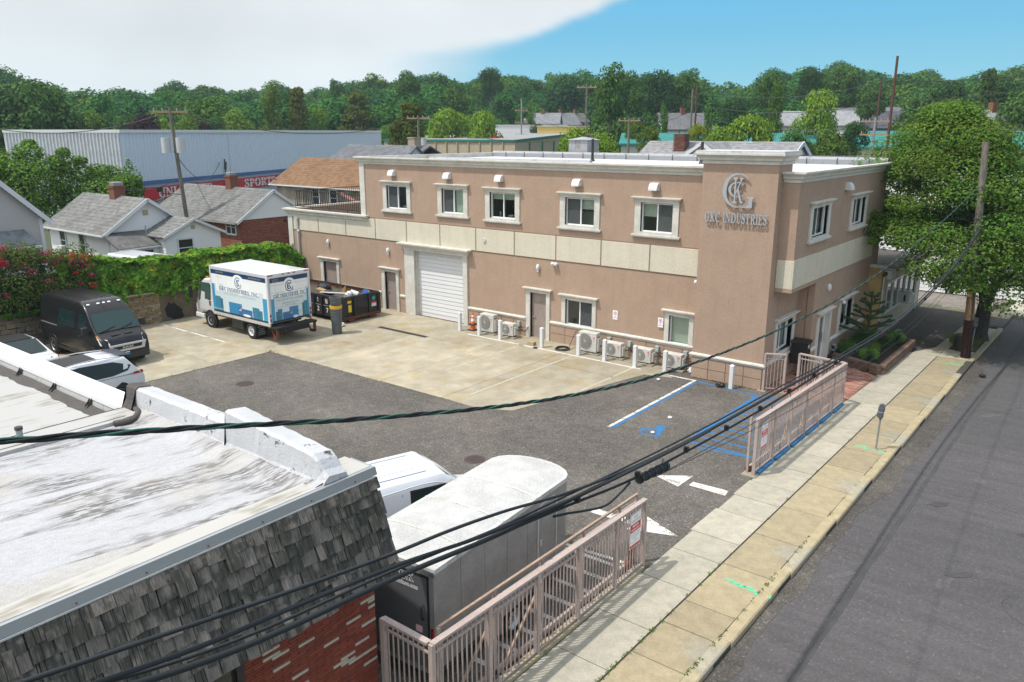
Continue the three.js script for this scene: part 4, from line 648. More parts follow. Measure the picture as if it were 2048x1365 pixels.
// dark grey high-roof van: +x forward, origin on the ground under the rear bumper
{
  const t = thing('cargo_van', 'dark grey high roof cargo van with chrome framed grille parked against the stone wall', 'van', [-36.75, 0.012, -14.55], rad(0.5));
  const P = mat([0.013, 0.0125, 0.015], 0.3, { phys: true, clearcoat: 0.45, clearcoatRoughness: 0.06, specularIntensity: 0.5 }), zf = (x, y) => { const k = y < 1.15 ? lerp(0.99, 1.025, (y - 0.3) / 0.85) : y < 1.45 ? lerp(1.025, 0.99, (y - 1.15) / 0.3) : lerp(0.99, 0.80, (y - 1.45) / 1.0); return k * (x > 4.4 ? lerp(1, 0.88, smooth(4.4, 5.45, x)) : 1); };
  // top of the body along its length
  const top = (x) => (x < 3.55 ? 2.52 - 0.02 * (1 - smooth(0, 0.15, x)) * 3 : x < 4.25 ? lerp(2.52, 2.10, Math.pow((x - 3.55) / 0.7, 1.5)) : x < 4.92 ? lerp(2.10, 1.40, (x - 4.25) / 0.67) : x < 5.34 ? lerp(1.40, 1.14, (x - 4.92) / 0.42) : lerp(1.14, 0.80, (x - 5.34) / 0.12));
  const st = [0, 0.06, 0.5, 1.2, 2, 2.8, 3.3, 3.55, 3.72, 3.9, 4.08, 4.25, 4.48, 4.7, 4.92, 5.05, 5.2, 5.34, 5.42, 5.46].map((x) => { const T = top(x), b = x > 5.3 ? 0.30 : 0.34, k = x < 0.05 ? 0.985 : 1; const ys = [b, b, 0.6, 0.95, 1.15, 1.4, 1.75, 2.1, 2.38].map((y) => Math.min(y, T - 0.05)); const h = ys.map((y, i) => [y, i === 0 ? 0 : zf(x, y) * k]); const e = zf(x, T - 0.05); h.push([T - 0.015, e * 0.965 * k], [T, e * 0.90 * k], [T, e * 0.5], [T + (x < 3.6 ? 0.012 : 0.03), 0]); return [x, h]; });
  part('body', loft(st), P, t);
  const ribs = []; for (let i = -4; i <= 4; i++) ribs.push(rb(0.15, 3.4, 2.512, 2.54, i * 0.17 - 0.035, i * 0.17 + 0.035, 0.012, 1)); part('roof_rib', ribs, P, t);
  const ws = (o) => quadG([4.27, 2.075 + o, 0.80], [4.27, 2.075 + o, -0.80], [4.90, 1.425 + o, -0.90], [4.90, 1.425 + o, 0.90]);
  part('windscreen', [quadG([4.265, 2.10, 0], [4.265, 2.085, 0.80], [4.9, 1.43, 0.895], [4.9, 1.455, 0]), quadG([4.265, 2.10, 0], [4.265, 2.085, -0.80], [4.9, 1.43, -0.895], [4.9, 1.455, 0])].map((g) => g.translate(0.012, 0.014, 0)), mat([0.025, 0.05, 0.05], 0.05, { phys: true, specularIntensity: 0.7 }), t);
  for (const s of [1, -1]) {
    part('side_window', sidePoly([[3.55, 1.45], [4.62, 1.45], [4.62, 1.58], [4.12, 2.05], [3.62, 2.08], [3.55, 2.0]], zf, s, 0.006), mGlassCar, t);
    part('side_window', sidePoly([[1.75, 1.42], [3.2, 1.42], [3.2, 2.08], [1.75, 2.08]], zf, s, 0.006), mGlassCar, t);
    const ln = (x0, y0, x1, y1) => sidePoly([[x0, y0], [x1, y1], [x1 + (x0 === x1 ? 0.014 : 0), y1 + (x0 === x1 ? 0 : 0.014)], [x0 + (x0 === x1 ? 0.014 : 0), y0 + (x0 === x1 ? 0 : 0.014)]], zf, s, 0.003);
    part('door_gap', [ln(3.42, 0.45, 3.42, 2.1), ln(1.62, 0.45, 1.62, 2.15), ln(4.68, 0.5, 4.68, 1.4), ln(1.62, 2.16, 3.42, 2.16)], M.black, t);
    part('slide_rail', place(bx(0.1, 1.62, 0, 0.035, -0.012, 0.012), 0, 1.3, s * 1.01), M.alu, t);
    part('side_strip', sidePoly([[0.05, 0.36], [4.5, 0.36], [4.5, 0.5], [0.05, 0.5]], zf, s, 0.02), M.blackPlastic, t);
    part('door_handle', bx(3.5, 3.66, 1.12, 1.17, s * 1.0, s * 1.055), M.blackPlastic, t);
    part('mirror', [rb(4.42, 4.58, 1.36, 1.68, s * 1.04, s * 1.3, 0.05), bar(v3(4.5, 1.42, s * 0.98), v3(4.5, 1.45, s * 1.1), 0.06)], M.blackPlastic, t);
    for (const x of [1.05, 4.5]) {
      const ar = new THREE.CylinderGeometry(0.44, 0.44, 0.1, 28, 1, false); ar.rotateX(PI / 2); ar.translate(x, 0.40, s * 0.955 * (x > 4 ? 0.995 : 1)); part('wheel_well', ar, M.black, t);
      const lip = new THREE.TorusGeometry(0.455, 0.03, 6, 24, PI); lip.translate(x, 0.40, s * (x > 4 ? 0.985 : 1.0)); part('wheel_arch', lip, P, t);
      wheel(0.35, 0.24, M.alu, 8, t, [x, 0.35, s * 0.93], s);
    }
    part('headlamp', hexa([[5.22, 0.98, s * 0.74], [5.14, 0.98, s * 0.93], [5.0, 1.24, s * 0.955], [5.17, 1.2, s * 0.76]], [[5.43, 0.98, s * 0.66], [5.26, 0.98, s * 0.91], [5.03, 1.26, s * 0.955], [5.30, 1.2, s * 0.7]]), M.lens, t);
    part('indicator', hexa([[5.1, 1.16, s * 0.92], [5.0, 1.18, s * 0.95], [4.92, 1.33, s * 0.95], [5.0, 1.3, s * 0.9]], [[5.14, 1.18, s * 0.90], [5.02, 1.2, s * 0.965], [4.93, 1.35, s * 0.965], [5.04, 1.32, s * 0.89]]), M.amber, t);
    part('fog_lamp', cyl(v3(5.36, 0.48, s * 0.74), v3(5.42, 0.48, s * 0.74), 0.06), M.lens, t);
    part('wiper', bar(v3(4.93, 1.45, s > 0 ? 0.75 : 0.05), v3(4.8, 1.60, s > 0 ? 0.1 : -0.6), 0.025), M.black, t);
  }
  for (const z of [-0.62, -0.22, 0, 0.22, 0.62]) part('marker_lamp', place(rb(-0.04, 0.04, 0, 0.035, -0.06, 0.06, 0.014), 3.86, 2.405, z, 0, 0, -0.5), M.lens, t);
  part('aerial', tube([v3(4.15, 2.2, 0.12), v3(4.06, 2.36, 0.12), v3(3.9, 2.6, 0.12)], 0.01, 5), M.black, t);
  part('bonnet_vent', [place(bx(-0.06, 0.06, 0, 0.012, -0.42, -0.08), 5.1, 1.325, 0, 0, 0, -0.55), place(bx(-0.06, 0.06, 0, 0.012, 0.08, 0.42), 5.1, 1.325, 0, 0, 0, -0.55)], M.black, t);
  part('bumper', [rb(5.05, 5.50, 0.30, 0.62, -0.86, 0.86, 0.1)], M.blackPlastic, t);
  const gr = tri([[-0.66, 0], [0.66, 0], [0.74, 0.28], [-0.74, 0.28]]); gr.holes.push(tri([[-0.56, 0.06], [0.56, 0.06], [0.62, 0.22], [-0.62, 0.22]])); const gg = extr(gr, 0.05, { bevelEnabled: true, bevelSize: 0.012, bevelThickness: 0.012, bevelSegments: 1 }); gg.rotateY(PI / 2); gg.translate(5.46, 0.68, 0);
  part('grille_frame', gg, M.alu, t); part('grille', bx(5.44, 5.475, 0.72, 0.92, -0.6, 0.6), M.black, t);
  const ram = text('RAM', fontSansB, 0.42, 0.085, 0.02); ram.rotateY(PI / 2); ram.translate(5.475, 0.775, 0.21); part('badge', ram, M.alu, t);
  const plate = panelTex('number_plate', -0.16, 0.16, -0.08, 0.08, mat(0xffffff, 0.5, { map: canvasTex(256, 128, (g, w, h) => { g.fillStyle = '#2f86c8'; g.fillRect(0, 0, w, h); g.fillStyle = '#dfe9f2'; g.fillRect(0, 0, w, 22); g.fillStyle = '#16324e'; g.font = 'bold 70px sans-serif'; g.textAlign = 'center'; g.fillText('BR 79801', w / 2, 96); }) }), t); plate.rotation.y = PI / 2; plate.position.set(5.508, 0.55, 0.12);
}
// box truck: nose to -x; local +x forward, turned round
{
  const t = thing('box_truck', 'white box truck printed with blue towers and company name, parked nose to the wall', 'truck', [-29.6, 0.012, -21.3], PI);
  const W2 = 1.13, Wh = paint([0.58, 0.59, 0.60], 0.45);
  // local x: 0 rear of the box, 4.5 front of the box, 6.25 front of the cab
  part('cargo_box', [rb(0, 4.5, 0.92, 3.12, -W2, W2, 0.03, 1), hexa([[0, 3.11, -W2], [4.5, 3.11, -W2], [4.5, 3.11, W2], [0, 3.11, W2]], [[0, 3.13, -W2 + 0.06], [4.5, 3.13, -W2 + 0.06], [4.5, 3.13, W2 - 0.06], [0, 3.13, W2 - 0.06]])], Wh, t);
  for (const g of [bx(-0.012, 0.10, 0.9, 2.96, W2 - 0.04, W2 + 0.012), bx(-0.012, 0.10, 0.9, 2.96, -W2 - 0.012, -W2 + 0.04), bx(4.44, 4.52, 0.9, 3.13, W2 - 0.06, W2 + 0.012), bx(4.44, 4.52, 0.9, 3.13, -W2 - 0.012, -W2 + 0.06)]) part('corner_post', g, M.white, t);
  part('rear_header', bx(-0.016, 0.10, 2.96, 3.135, -W2 - 0.012, W2 + 0.012), M.white, t);
  part('bottom_rail', [bx(0, 4.5, 0.80, 0.94, W2 - 0.04, W2 + 0.014), bx(0, 4.5, 0.80, 0.94, -W2 - 0.014, -W2 + 0.04)], mat([0.62, 0.6, 0.56], 0.5, { map: tDirty }), t);
  const art = (w, h, rear) => canvasTex(w, h, (g) => {
    const f = rng(rear ? 5 : 9); g.fillStyle = '#e9ecec'; g.fillRect(0, 0, w, h);
    const tower = (x, y, bw, c, a) => { g.globalAlpha = a; g.fillStyle = c; g.fillRect(x, y, bw, h - y); g.fillStyle = 'rgba(205,230,238,0.34)'; for (let yy = y + 8; yy < h; yy += 12) g.fillRect(x + 3, yy, bw - 6, 3); g.fillStyle = 'rgba(10,60,100,0.5)'; for (let xx = x + 10; xx < x + bw; xx += 20) g.fillRect(xx, y, 3, h - y); g.globalAlpha = 1; };
    for (let i = 0; i < 14; i++) tower(w * i / 14, h * (0.28 + 0.25 * f()), w * 0.075, '#b7cdd2', 0.45);
    for (const [x, y, bw, c] of [[0, 0.34, 0.05, '#1f8ab8'], [0.05, 0.62, 0.1, '#2a7791'], [0.14, 0.66, 0.05, '#175f80'], [0.30, 0.70, 0.24, '#1d78b0'], [0.47, 0.80, 0.25, '#1a5f9c'], [0.73, 0.71, 0.12, '#23728e'], [0.80, 0.76, 0.1, '#1c6a86'], [0.92, 0.46, 0.08, '#2694c0'], [0.95, 0.82, 0.05, '#2b9ecb']]) tower(w * (rear ? 1 - x - bw : x), h * y, w * bw, c, 0.95);
    g.fillStyle = '#14343f'; g.fillRect(0, h * 0.96, w, h * 0.04); g.strokeStyle = '#20353d'; g.lineWidth = 2; for (let x = w * 0.52; x < w * 0.75; x += 14) { g.strokeRect(x, h * 0.82, 14, 14); }
    g.fillStyle = '#e6e6ea'; g.beginPath(); g.ellipse(w * 0.62, h * 0.94, w * 0.07, h * 0.03, 0, 0, 7); g.fill();
    g.fillStyle = '#cfd5da'; g.fillRect(w * 0.48, h * 0.8, w * 0.05, h * 0.06); g.fillStyle = '#b3324a'; for (let i = 0; i < 3; i++) g.fillRect(w * 0.48, h * (0.8 + i * 0.02), w * 0.05, h * 0.009); g.fillStyle = '#2b4a86'; g.fillRect(w * 0.48, h * 0.8, w * 0.022, h * 0.03);
    g.strokeStyle = '#c9a13c'; g.lineWidth = 4; g.strokeRect(w * 0.09, h * 0.16, w * 0.1, 3); g.beginPath(); g.moveTo(w * 0.13, h * 0.13); g.lineTo(w * 0.13, h * 0.6); g.stroke();
    g.fillStyle = '#163a68'; g.fillRect(0, 0, w, h * 0.1); g.fillStyle = '#c7b98a'; g.fillRect(0, h * 0.1, w, 4);
    g.fillStyle = '#edf0f0'; g.beginPath(); g.ellipse(w * 0.5, h * 0.19, w * 0.105 * (rear ? 1.5 : 1), h * 0.155, 0, 0, 7); g.fill(); g.strokeStyle = '#c7b98a'; g.lineWidth = 3; g.beginPath(); g.ellipse(w * 0.5, h * 0.19, w * 0.105 * (rear ? 1.5 : 1), h * 0.155, 0, PI, 2 * PI); g.stroke(); g.fillStyle = '#edf0f0'; g.fillRect(w * 0.3, h * 0.2, w * 0.4, h * 0.16);
    const tx = (s, x, y, size, c, sx = 1, al = 'center', fw = '') => { g.save(); g.translate(x, y); g.scale(sx, 1); g.fillStyle = c; g.font = `${fw} ${size}px serif`; g.textAlign = al; g.fillText(s, 0, 0); g.restore(); };
    const k = rear ? 1.75 : 1; g.strokeStyle = '#173f74'; g.lineWidth = h * 0.018; g.beginPath(); g.ellipse(w * 0.5, h * 0.22, w * 0.058 * k, h * 0.12, 0, 0.9, 5.4); g.stroke(); g.beginPath(); g.ellipse(w * 0.5, h * 0.225, w * 0.032 * k, h * 0.06, 0, 0.8, 5.5); g.stroke(); tx('K', w * 0.5, h * 0.30, h * 0.22, '#173f74', rear ? 0.9 : 0.72); g.fillStyle = '#173f74'; g.fillRect(w * (0.5 + 0.038 * k), h * 0.25, w * 0.02 * k, h * 0.015); g.fillRect(w * (0.5 + 0.045 * k), h * 0.25, w * 0.009 * k, h * 0.09);
    tx('GKC INDUSTRIES, INC.', w * 0.5, h * 0.46, h * 0.125, '#1d3f6d', rear ? 0.62 : 1.02, 'center', 'bold');
    g.fillStyle = '#8a97a4'; g.fillRect(w * 0.16, h * 0.485, w * 0.68, 2); tx('GENERAL CONTRACTING · CONSTRUCTION MANAGERS', w * 0.5, h * 0.53, h * 0.038, '#5b6d80', rear ? 0.7 : 1.15); g.fillRect(w * 0.16, h * 0.545, w * 0.68, 2);
    if (rear) { tx('gkcindustries.com', w * 0.5, h * 0.61, h * 0.055, '#7a7356', 0.9); tx('718-757-8959', w * 0.5, h * 0.665, h * 0.05, '#7a7356', 0.9); tx('Licensed', w * 0.06, h * 0.05, h * 0.038, '#c7b98a', 1, 'left'); tx('& Insured', w * 0.06, h * 0.088, h * 0.036, '#c7b98a', 1, 'left'); tx('★ ★ ★ ★ ★', w * 0.84, h * 0.065, h * 0.04, '#e7e4d8', 0.9); }
    else { tx('718-757-8959', w * 0.16, h * 0.065, h * 0.05, '#c7b98a'); tx('gkcindustries.com', w * 0.80, h * 0.065, h * 0.05, '#c7b98a'); g.fillStyle = '#dfe6ea'; tx('LICENSED & INSURED', w * 0.09, h * 0.93, h * 0.035, '#e9eef0', 1.1); }
  });
  const sideM = mat(0xffffff, 0.45, { map: art(1536, 768, false) }), rearM = mat(0xffffff, 0.45, { map: art(1024, 1024, true) });
  const p1 = panelTex('printed_side', 0, 4.34, 0, 2.02, sideM, t); p1.rotation.y = PI; p1.position.set(4.42, 0.95, -W2 - 0.006);
  const p2 = panelTex('printed_door', 0, 2.02, 0, 2.0, rearM, t); p2.rotation.y = -PI / 2; p2.position.set(-0.02, 0.95, -1.01);
  const dg = []; for (let i = 1; i < 6; i++) dg.push(bx(-0.026, -0.019, 0.95 + i * 0.335, 0.957 + i * 0.335, -1.0, 1.0)); part('door_gap', dg, M.greyMetal, t);
  for (const z of [-1.04, -0.9, -0.3, 0, 0.3, 0.9, 1.04]) part('marker_lamp', bx(-0.03, 0.0, 3.06, 3.1, z - 0.06, z + 0.06), M.redLens, t);
  for (const s of [1, -1]) for (const y of [1.02, 1.22]) part('tail_lamp', rb(-0.035, 0.0, y, y + 0.14, s * 1.085 - 0.03, s * 1.085 + 0.03, 0.01), M.redLens, t);
  part('lift_platform', [rb(-0.42, 0.02, 0.70, 0.80, -1.1, 1.1, 0.01, 1), bx(-0.3, 0.0, 0.48, 0.7, -0.75, 0.75)], mat(0xffffff, 0.7, { map: tBlackPaint }), t);
  for (const s of [1, -1]) part('step_bumper', [bar(v3(-0.32, 0.25, s * 1.02), v3(-0.32, 0.72, s * 1.02), 0.1), bar(v3(-0.32, 0.28, s * 1.02), v3(-0.04, 0.28, s * 0.98), 0.1), bar(v3(-0.1, 0.28, s * 0.98), v3(0.25, 0.75, s * 0.95), 0.06)], M.rust, t);
  part('chassis', [bx(0.2, 6.0, 0.5, 0.66, -0.45, -0.33), bx(0.2, 6.0, 0.5, 0.66, 0.33, 0.45), bx(0.6, 4.4, 0.68, 0.82, -1.0, 1.0), bx(2.4, 3.3, 0.3, 0.68, -0.95, -0.5), bx(2.4, 3.1, 0.35, 0.68, 0.5, 0.95)], M.darkMetal, t);
  for (const s of [1, -1]) { wheel(0.37, 0.24, M.white, 6, t, [1.58, 0.37, s * 0.98], s); wheel(0.37, 0.24, M.white, 6, t, [1.58, 0.37, s * 0.70], s); wheel(0.37, 0.24, M.white, 6, t, [5.02, 0.37, s * 0.92], s);
    const flap = panelTex('mud_flap', -0.30, 0.30, 0, 0.55, mat(0xffffff, 0.7, { map: s < 0 ? tMud : tMud }), t); flap.rotation.y = -PI / 2; flap.position.set(1.08, 0.16, s * 0.86); }
  // cab-over cab
  const zc = (x, y) => lerp(1.0, 0.90, clamp((y - 1.2) / 1.2)) * (x > 5.9 ? 0.97 : 1);
  const cs = [[4.62, 0.72, 2.40], [4.9, 0.72, 2.42], [5.5, 0.72, 2.36], [5.72, 0.66, 2.22], [5.95, 0.6, 1.8], [6.12, 0.5, 1.35], [6.22, 0.42, 1.1], [6.26, 0.40, 0.9]].map(([x, b, T]) => [x, [[b, 0], [b, zc(x, b)], [0.85, zc(x, 0.85)], [1.05, zc(x, 1.05)], [Math.min(1.3, T - 0.12), zc(x, 1.3)], [Math.min(1.8, T - 0.1), zc(x, Math.min(1.8, T - 0.1))], [T - 0.09, zc(x, T - 0.09)], [T - 0.02, zc(x, T) - 0.05], [T, zc(x, T) - 0.14], [T + 0.02, 0]].map((q, i) => [Math.max(q[0], b), q[1]])]);
  part('cab', loft(cs), Wh, t);
  part('windscreen', quadG([5.70, 2.17, 0.80], [5.70, 2.17, -0.80], [6.16, 1.36, -0.88], [6.16, 1.36, 0.88]).translate(0.05, 0.02, 0), mGlassCar, t);
  for (const s of [1, -1]) {
    part('side_window', sidePoly([[4.95, 1.42], [5.95, 1.30], [5.98, 1.42], [5.68, 2.12], [5.05, 2.14], [4.95, 2.05]], zc, s, 0.014), mat([0.05, 0.09, 0.08], 0.05, { phys: true, clearcoat: 1 }), t);
    part('window_seal', sidePoly([[4.9, 1.38], [6.0, 1.24], [6.03, 1.42], [5.72, 2.16], [5.0, 2.18], [4.9, 2.08]], zc, s, 0.008), M.black, t);
    part('door_gap', [sidePoly([[4.82, 0.85], [4.835, 0.85], [4.835, 2.2], [4.82, 2.2]], zc, s, 0.006), sidePoly([[5.95, 0.85], [5.965, 0.85], [5.965, 1.3], [5.95, 1.3]], zc, s, 0.006)], M.greyMetal, t);
    part('door_handle', rb(4.92, 5.02, 1.1, 1.34, s * 0.985, s * 1.02, 0.01), M.black, t);
    part('mirror', [rb(6.2, 6.28, 1.35, 1.95, s * 1.12, s * 1.32, 0.03), tube([v3(5.75, 2.15, s * 0.9), v3(6.1, 2.2, s * 1.1), v3(6.24, 2.05, s * 1.22)], 0.015, 5), tube([v3(6.1, 1.2, s * 0.98), v3(6.25, 1.15, s * 1.15), v3(6.24, 1.4, s * 1.22)], 0.015, 5)], M.black, t);
    const ar = new THREE.CylinderGeometry(0.46, 0.46, 0.08, 24); ar.rotateX(PI / 2); ar.translate(5.02, 0.42, s * 0.965); part('wheel_well', ar, M.black, t);
    part('lamp', rb(6.16, 6.28, 0.62, 0.82, s * 0.55, s * 0.93, 0.03), M.lens, t); part('roof_lamp', rb(5.45, 5.55, 2.37, 2.42, s * 0.7 - 0.06, s * 0.7 + 0.06, 0.015), M.amber, t);
  }
  part('bumper', rb(5.6, 6.36, 0.38, 0.62, -1.0, 1.0, 0.06), M.white, t);
}
// open roll-off dumpster full of rubbish
{
  const t = thing('dumpster', 'long black open-top dumpster with brown rusty inside and white numbers, full of rubbish', 'dumpster', [-30.2, 0.012, -25.95]);
  const mB = mat(0xffffff, 0.6, { map: tBlackPaint }), H = 1.25, Wd = 1.2, L = 5.6;
  part('shell', [bx(-L, 0, 0.22, H, Wd - 0.05, Wd - 0.005), bx(-L, 0, 0.22, H, -Wd + 0.02, -Wd + 0.05), bx(-0.05, -0.005, 0.22, H, -Wd + 0.05, Wd - 0.05), bx(-L, -L + 0.05, 0.22, H, -Wd, Wd)], mB, t);
  part('liner', [bx(-L + 0.05, -0.05, 0.3, H - 0.02, -Wd + 0.05, -Wd + 0.06), bx(-L + 0.05, -0.05, 0.3, H - 0.02, Wd - 0.06, Wd - 0.05), bx(-0.06, -0.05, 0.3, H - 0.02, -Wd + 0.06, Wd - 0.06), bx(-L + 0.05, -0.05, 0.25, 0.3, -Wd + 0.06, Wd - 0.06)], M.rust, t);
  part('top_rail', [rb(-L, 0.02, H - 0.06, H + 0.05, Wd - 0.07, Wd + 0.03, 0.015), rb(-L, 0.02, H - 0.06, H + 0.05, -Wd - 0.03, -Wd + 0.07, 0.015), rb(-0.08, 0.04, H - 0.07, H + 0.04, -Wd, Wd, 0.015)], mB, t);
  for (let i = 0; i < 9; i++) part('rib', bx(-0.35 - i * 0.62, -0.24 - i * 0.62, 0.25, H - 0.05, Wd - 0.01, Wd + 0.07), mB, t);
  for (const z of [-1.18, -0.55, 0.42, 1.18]) part('rib', rb(-0.02, 0.09, 0.2, H, z - 0.08, z + 0.08, 0.01, 1), mB, t);
  part('door_panel', [hexa([[0.0, 0.55, -0.45], [0.0, 0.55, 0.33], [0.0, 1.0, 0.33], [0.0, 1.0, -0.45]], [[0.07, 0.62, -0.4], [0.07, 0.62, 0.28], [0.03, 0.96, 0.28], [0.03, 0.96, -0.4]])], mB, t);
  part('skid', [bar(v3(-L, 0.14, 0.55), v3(0.1, 0.14, 0.55), 0.14, 0.18), bar(v3(-L, 0.14, -0.55), v3(0.1, 0.14, -0.55), 0.14, 0.18), rb(-0.1, 0.14, 0.16, 0.28, -Wd, Wd, 0.02)], M.rust, t);
  for (const z of [-0.75, 0.75]) part('roller', cyl(v3(0.05, 0.1, z - 0.14), v3(0.05, 0.1, z + 0.14), 0.1, 0.1, 14), M.rust, t);
  const num = (s, x, y) => { const g = text(s, fontSansB, s === '1' ? 0.07 : 0.16, 0.24, 0.006); g.translate(x, y, Wd + 0.0); part('number', g, M.white, t); };
  num('1', -1.92, 0.88); num('N', -1.28, 0.86); num('2', -1.95, 0.42); num('7', -1.25, 0.40);
  part('side_line', bx(-L + 0.1, -0.3, 0.74, 0.765, Wd, Wd + 0.012), M.alu, t);
  part('sticker', [bx(0.0, 0.006, 0.95, 1.08, 0.62, 0.86)], mat([0.75, 0.55, 0.02], 0.6), t); part('sticker', [bx(0, 0.006, 0.5, 0.86, 0.62, 0.82)], mat([0.72, 0.53, 0.02], 0.6), t); part('sticker', bx(0.0, 0.006, 0.55, 0.82, -1.02, -0.68), mat([0.7, 0.6, 0.6], 0.6), t); part('sticker', bx(0.006, 0.009, 0.72, 0.82, -1.02, -0.68), M.red, t);
  { const g = new THREE.CylinderGeometry(0.11, 0.11, 0.006, 16); g.rotateZ(PI / 2); g.translate(0.004, 0.98, -0.86); part('sticker', g, mat([0.02, 0.30, 0.26], 0.6), t); }
  // the load
  const f = rng(77), base = 1.08;
  { const P = [], nx = 22, nz = 10, g = new THREE.PlaneGeometry(1, 1, nx, nz), p = g.attributes.position; for (let i = 0; i < p.count; i++) { const a = p.getX(i) + 0.5, b = p.getY(i) + 0.5; p.setXYZ(i, lerp(-35.7, -30.27, a), base - 0.1 + 0.22 * fbm(a, b, 14, 6, 401, 3), lerp(-24.83, -27.07, b)); } g.computeVertexNormals(); const s = stuff('rubbish', g, mat([0.11, 0.10, 0.09], 0.95, { map: tStain }), 'mixed grey rubbish filling the dumpster', 'rubbish'); }
  const bag = (x, z, r, k) => { const g = new THREE.IcosahedronGeometry(r, 4), p = g.attributes.position; for (let i = 0; i < p.count; i++) { const q = v3().fromBufferAttribute(p, i), n = 1 + 0.35 * (fbm(q.x / r / 4 + 0.5, q.y / r / 4 + q.z / r / 5 + 0.5, 12, 12, k, 3) - 0.5); p.setXYZ(i, q.x * n, q.y * n * 0.6, q.z * n); } g.computeVertexNormals(); g.translate(x, base + 0.12, z); return g; };
  [['black rubbish bag in the dumpster next to the grey cans', -1.95, 0.30], ['black rubbish bag lying midway along the dumpster', -0.9, 0.24], ['black rubbish bag behind the box truck in the dumpster', -3.4, 0.36]].forEach(([l, dx, r], i) => solo('rubbish_bag', bag(-30.2 + dx, [-25.5, -26.3, -26.4][i], r, 410 + i), mat([0.02, 0.021, 0.025], 0.3), l, 'rubbish bag'));
  const bucket = (x, z, a, m, lid, l) => { const b = thing('bucket', l, 'bucket', [x, base + 0.16, z], a); b.rotation.z = 1.35; b.rotation.order = 'YXZ'; part('pail', cyl(v3(0, -0.19, 0), v3(0, 0.19, 0), 0.14, 0.165, 18), m, b); part('lid', cyl(v3(0, 0.19, 0), v3(0, 0.215, 0), 0.175, 0.175, 18), lid, b); };
  bucket(-30.75, -25.6, -1.2, M.white, mat([0.02, 0.30, 0.10], 0.5), 'white bucket lying with its green lid showing in the dumpster'); bucket(-30.8, -26.1, 0.5, M.white, M.white, 'white bucket with white lid tipped in the middle of the dumpster'); bucket(-30.55, -26.65, 2.2, M.white, mat([0.05, 0.16, 0.5], 0.5), 'white bucket with blue end near the building side of the dumpster');
  solo('plank', [place(rb(-0.9, 0.9, 0, 0.04, -0.05, 0.05, 0.005, 1), -31.5, base + 0.22, -25.35, 0.2, 0, 0.05)], M.white, 'white trim board lying across the rubbish', 'board');
  solo('plank', [place(rb(-0.8, 0.8, 0, 0.03, -0.12, 0.12, 0.005, 1), -32.6, base + 0.18, -25.6, -0.25, 0.2, 0)], mat([0.50, 0.33, 0.16], 0.8, { map: tWood }), 'tan wooden board beside the black bag in the dumpster', 'board');
  solo('plywood', extr([[0, 0], [0.5, 0.1], [0.55, 0.5]], 0.02).translate(-31.9, base + 0.05, -26.0), mat([0.55, 0.36, 0.16], 0.8, { map: tWood }), 'pointed tan plywood offcut sticking up from the rubbish', 'plywood');
}
// stacked bins
{
  const t = thing('rubbish_bin', 'tall stack of grey round bins with a yellow one between, beside the dumpster', 'bins', [-28.9, 0.012, -23.3]);
  const gm = mat([0.12, 0.135, 0.145], 0.6, { map: tFine }), ym = mat([0.72, 0.40, 0.02], 0.6);
  const can = (y0, h, r0, r1) => new THREE.LatheGeometry([[0, y0], [r0, y0], [lerp(r0, r1, 0.8), y0 + h * 0.8], [r1 + 0.012, y0 + h * 0.82], [r1 + 0.012, y0 + h * 0.86], [r1, y0 + h * 0.87], [r1 + 0.004, y0 + h * 0.96], [r1 + 0.022, y0 + h * 0.965], [r1 + 0.022, y0 + h], [r1 - 0.01, y0 + h], [r0 + 0.01, y0 + 0.05], [0, y0 + 0.05]].map(([a, b]) => new THREE.Vector2(Math.max(a, 0.001), b)), 30);
  part('bin', can(0, 0.75, 0.215, 0.25), gm, t); part('bin', can(0.16, 0.74, 0.22, 0.255), gm, t); part('bin', can(0.32, 0.74, 0.225, 0.26), gm, t); part('bin', can(0.48, 0.74, 0.228, 0.265), gm, t);
  part('bin', can(0.62, 0.7, 0.235, 0.27), ym, t); part('yellow_band', cyl(v3(0, 1.2, 0), v3(0, 1.36, 0), 0.275, 0.285, 30), ym, t); part('bin', can(1.1, 0.66, 0.24, 0.262), gm, t);
  for (const a of [0.6, 3.7]) part('handle', place(rb(-0.06, 0.06, 1.5, 1.56, 0.25, 0.31, 0.01), 0, 0, 0, a), gm, t);
}
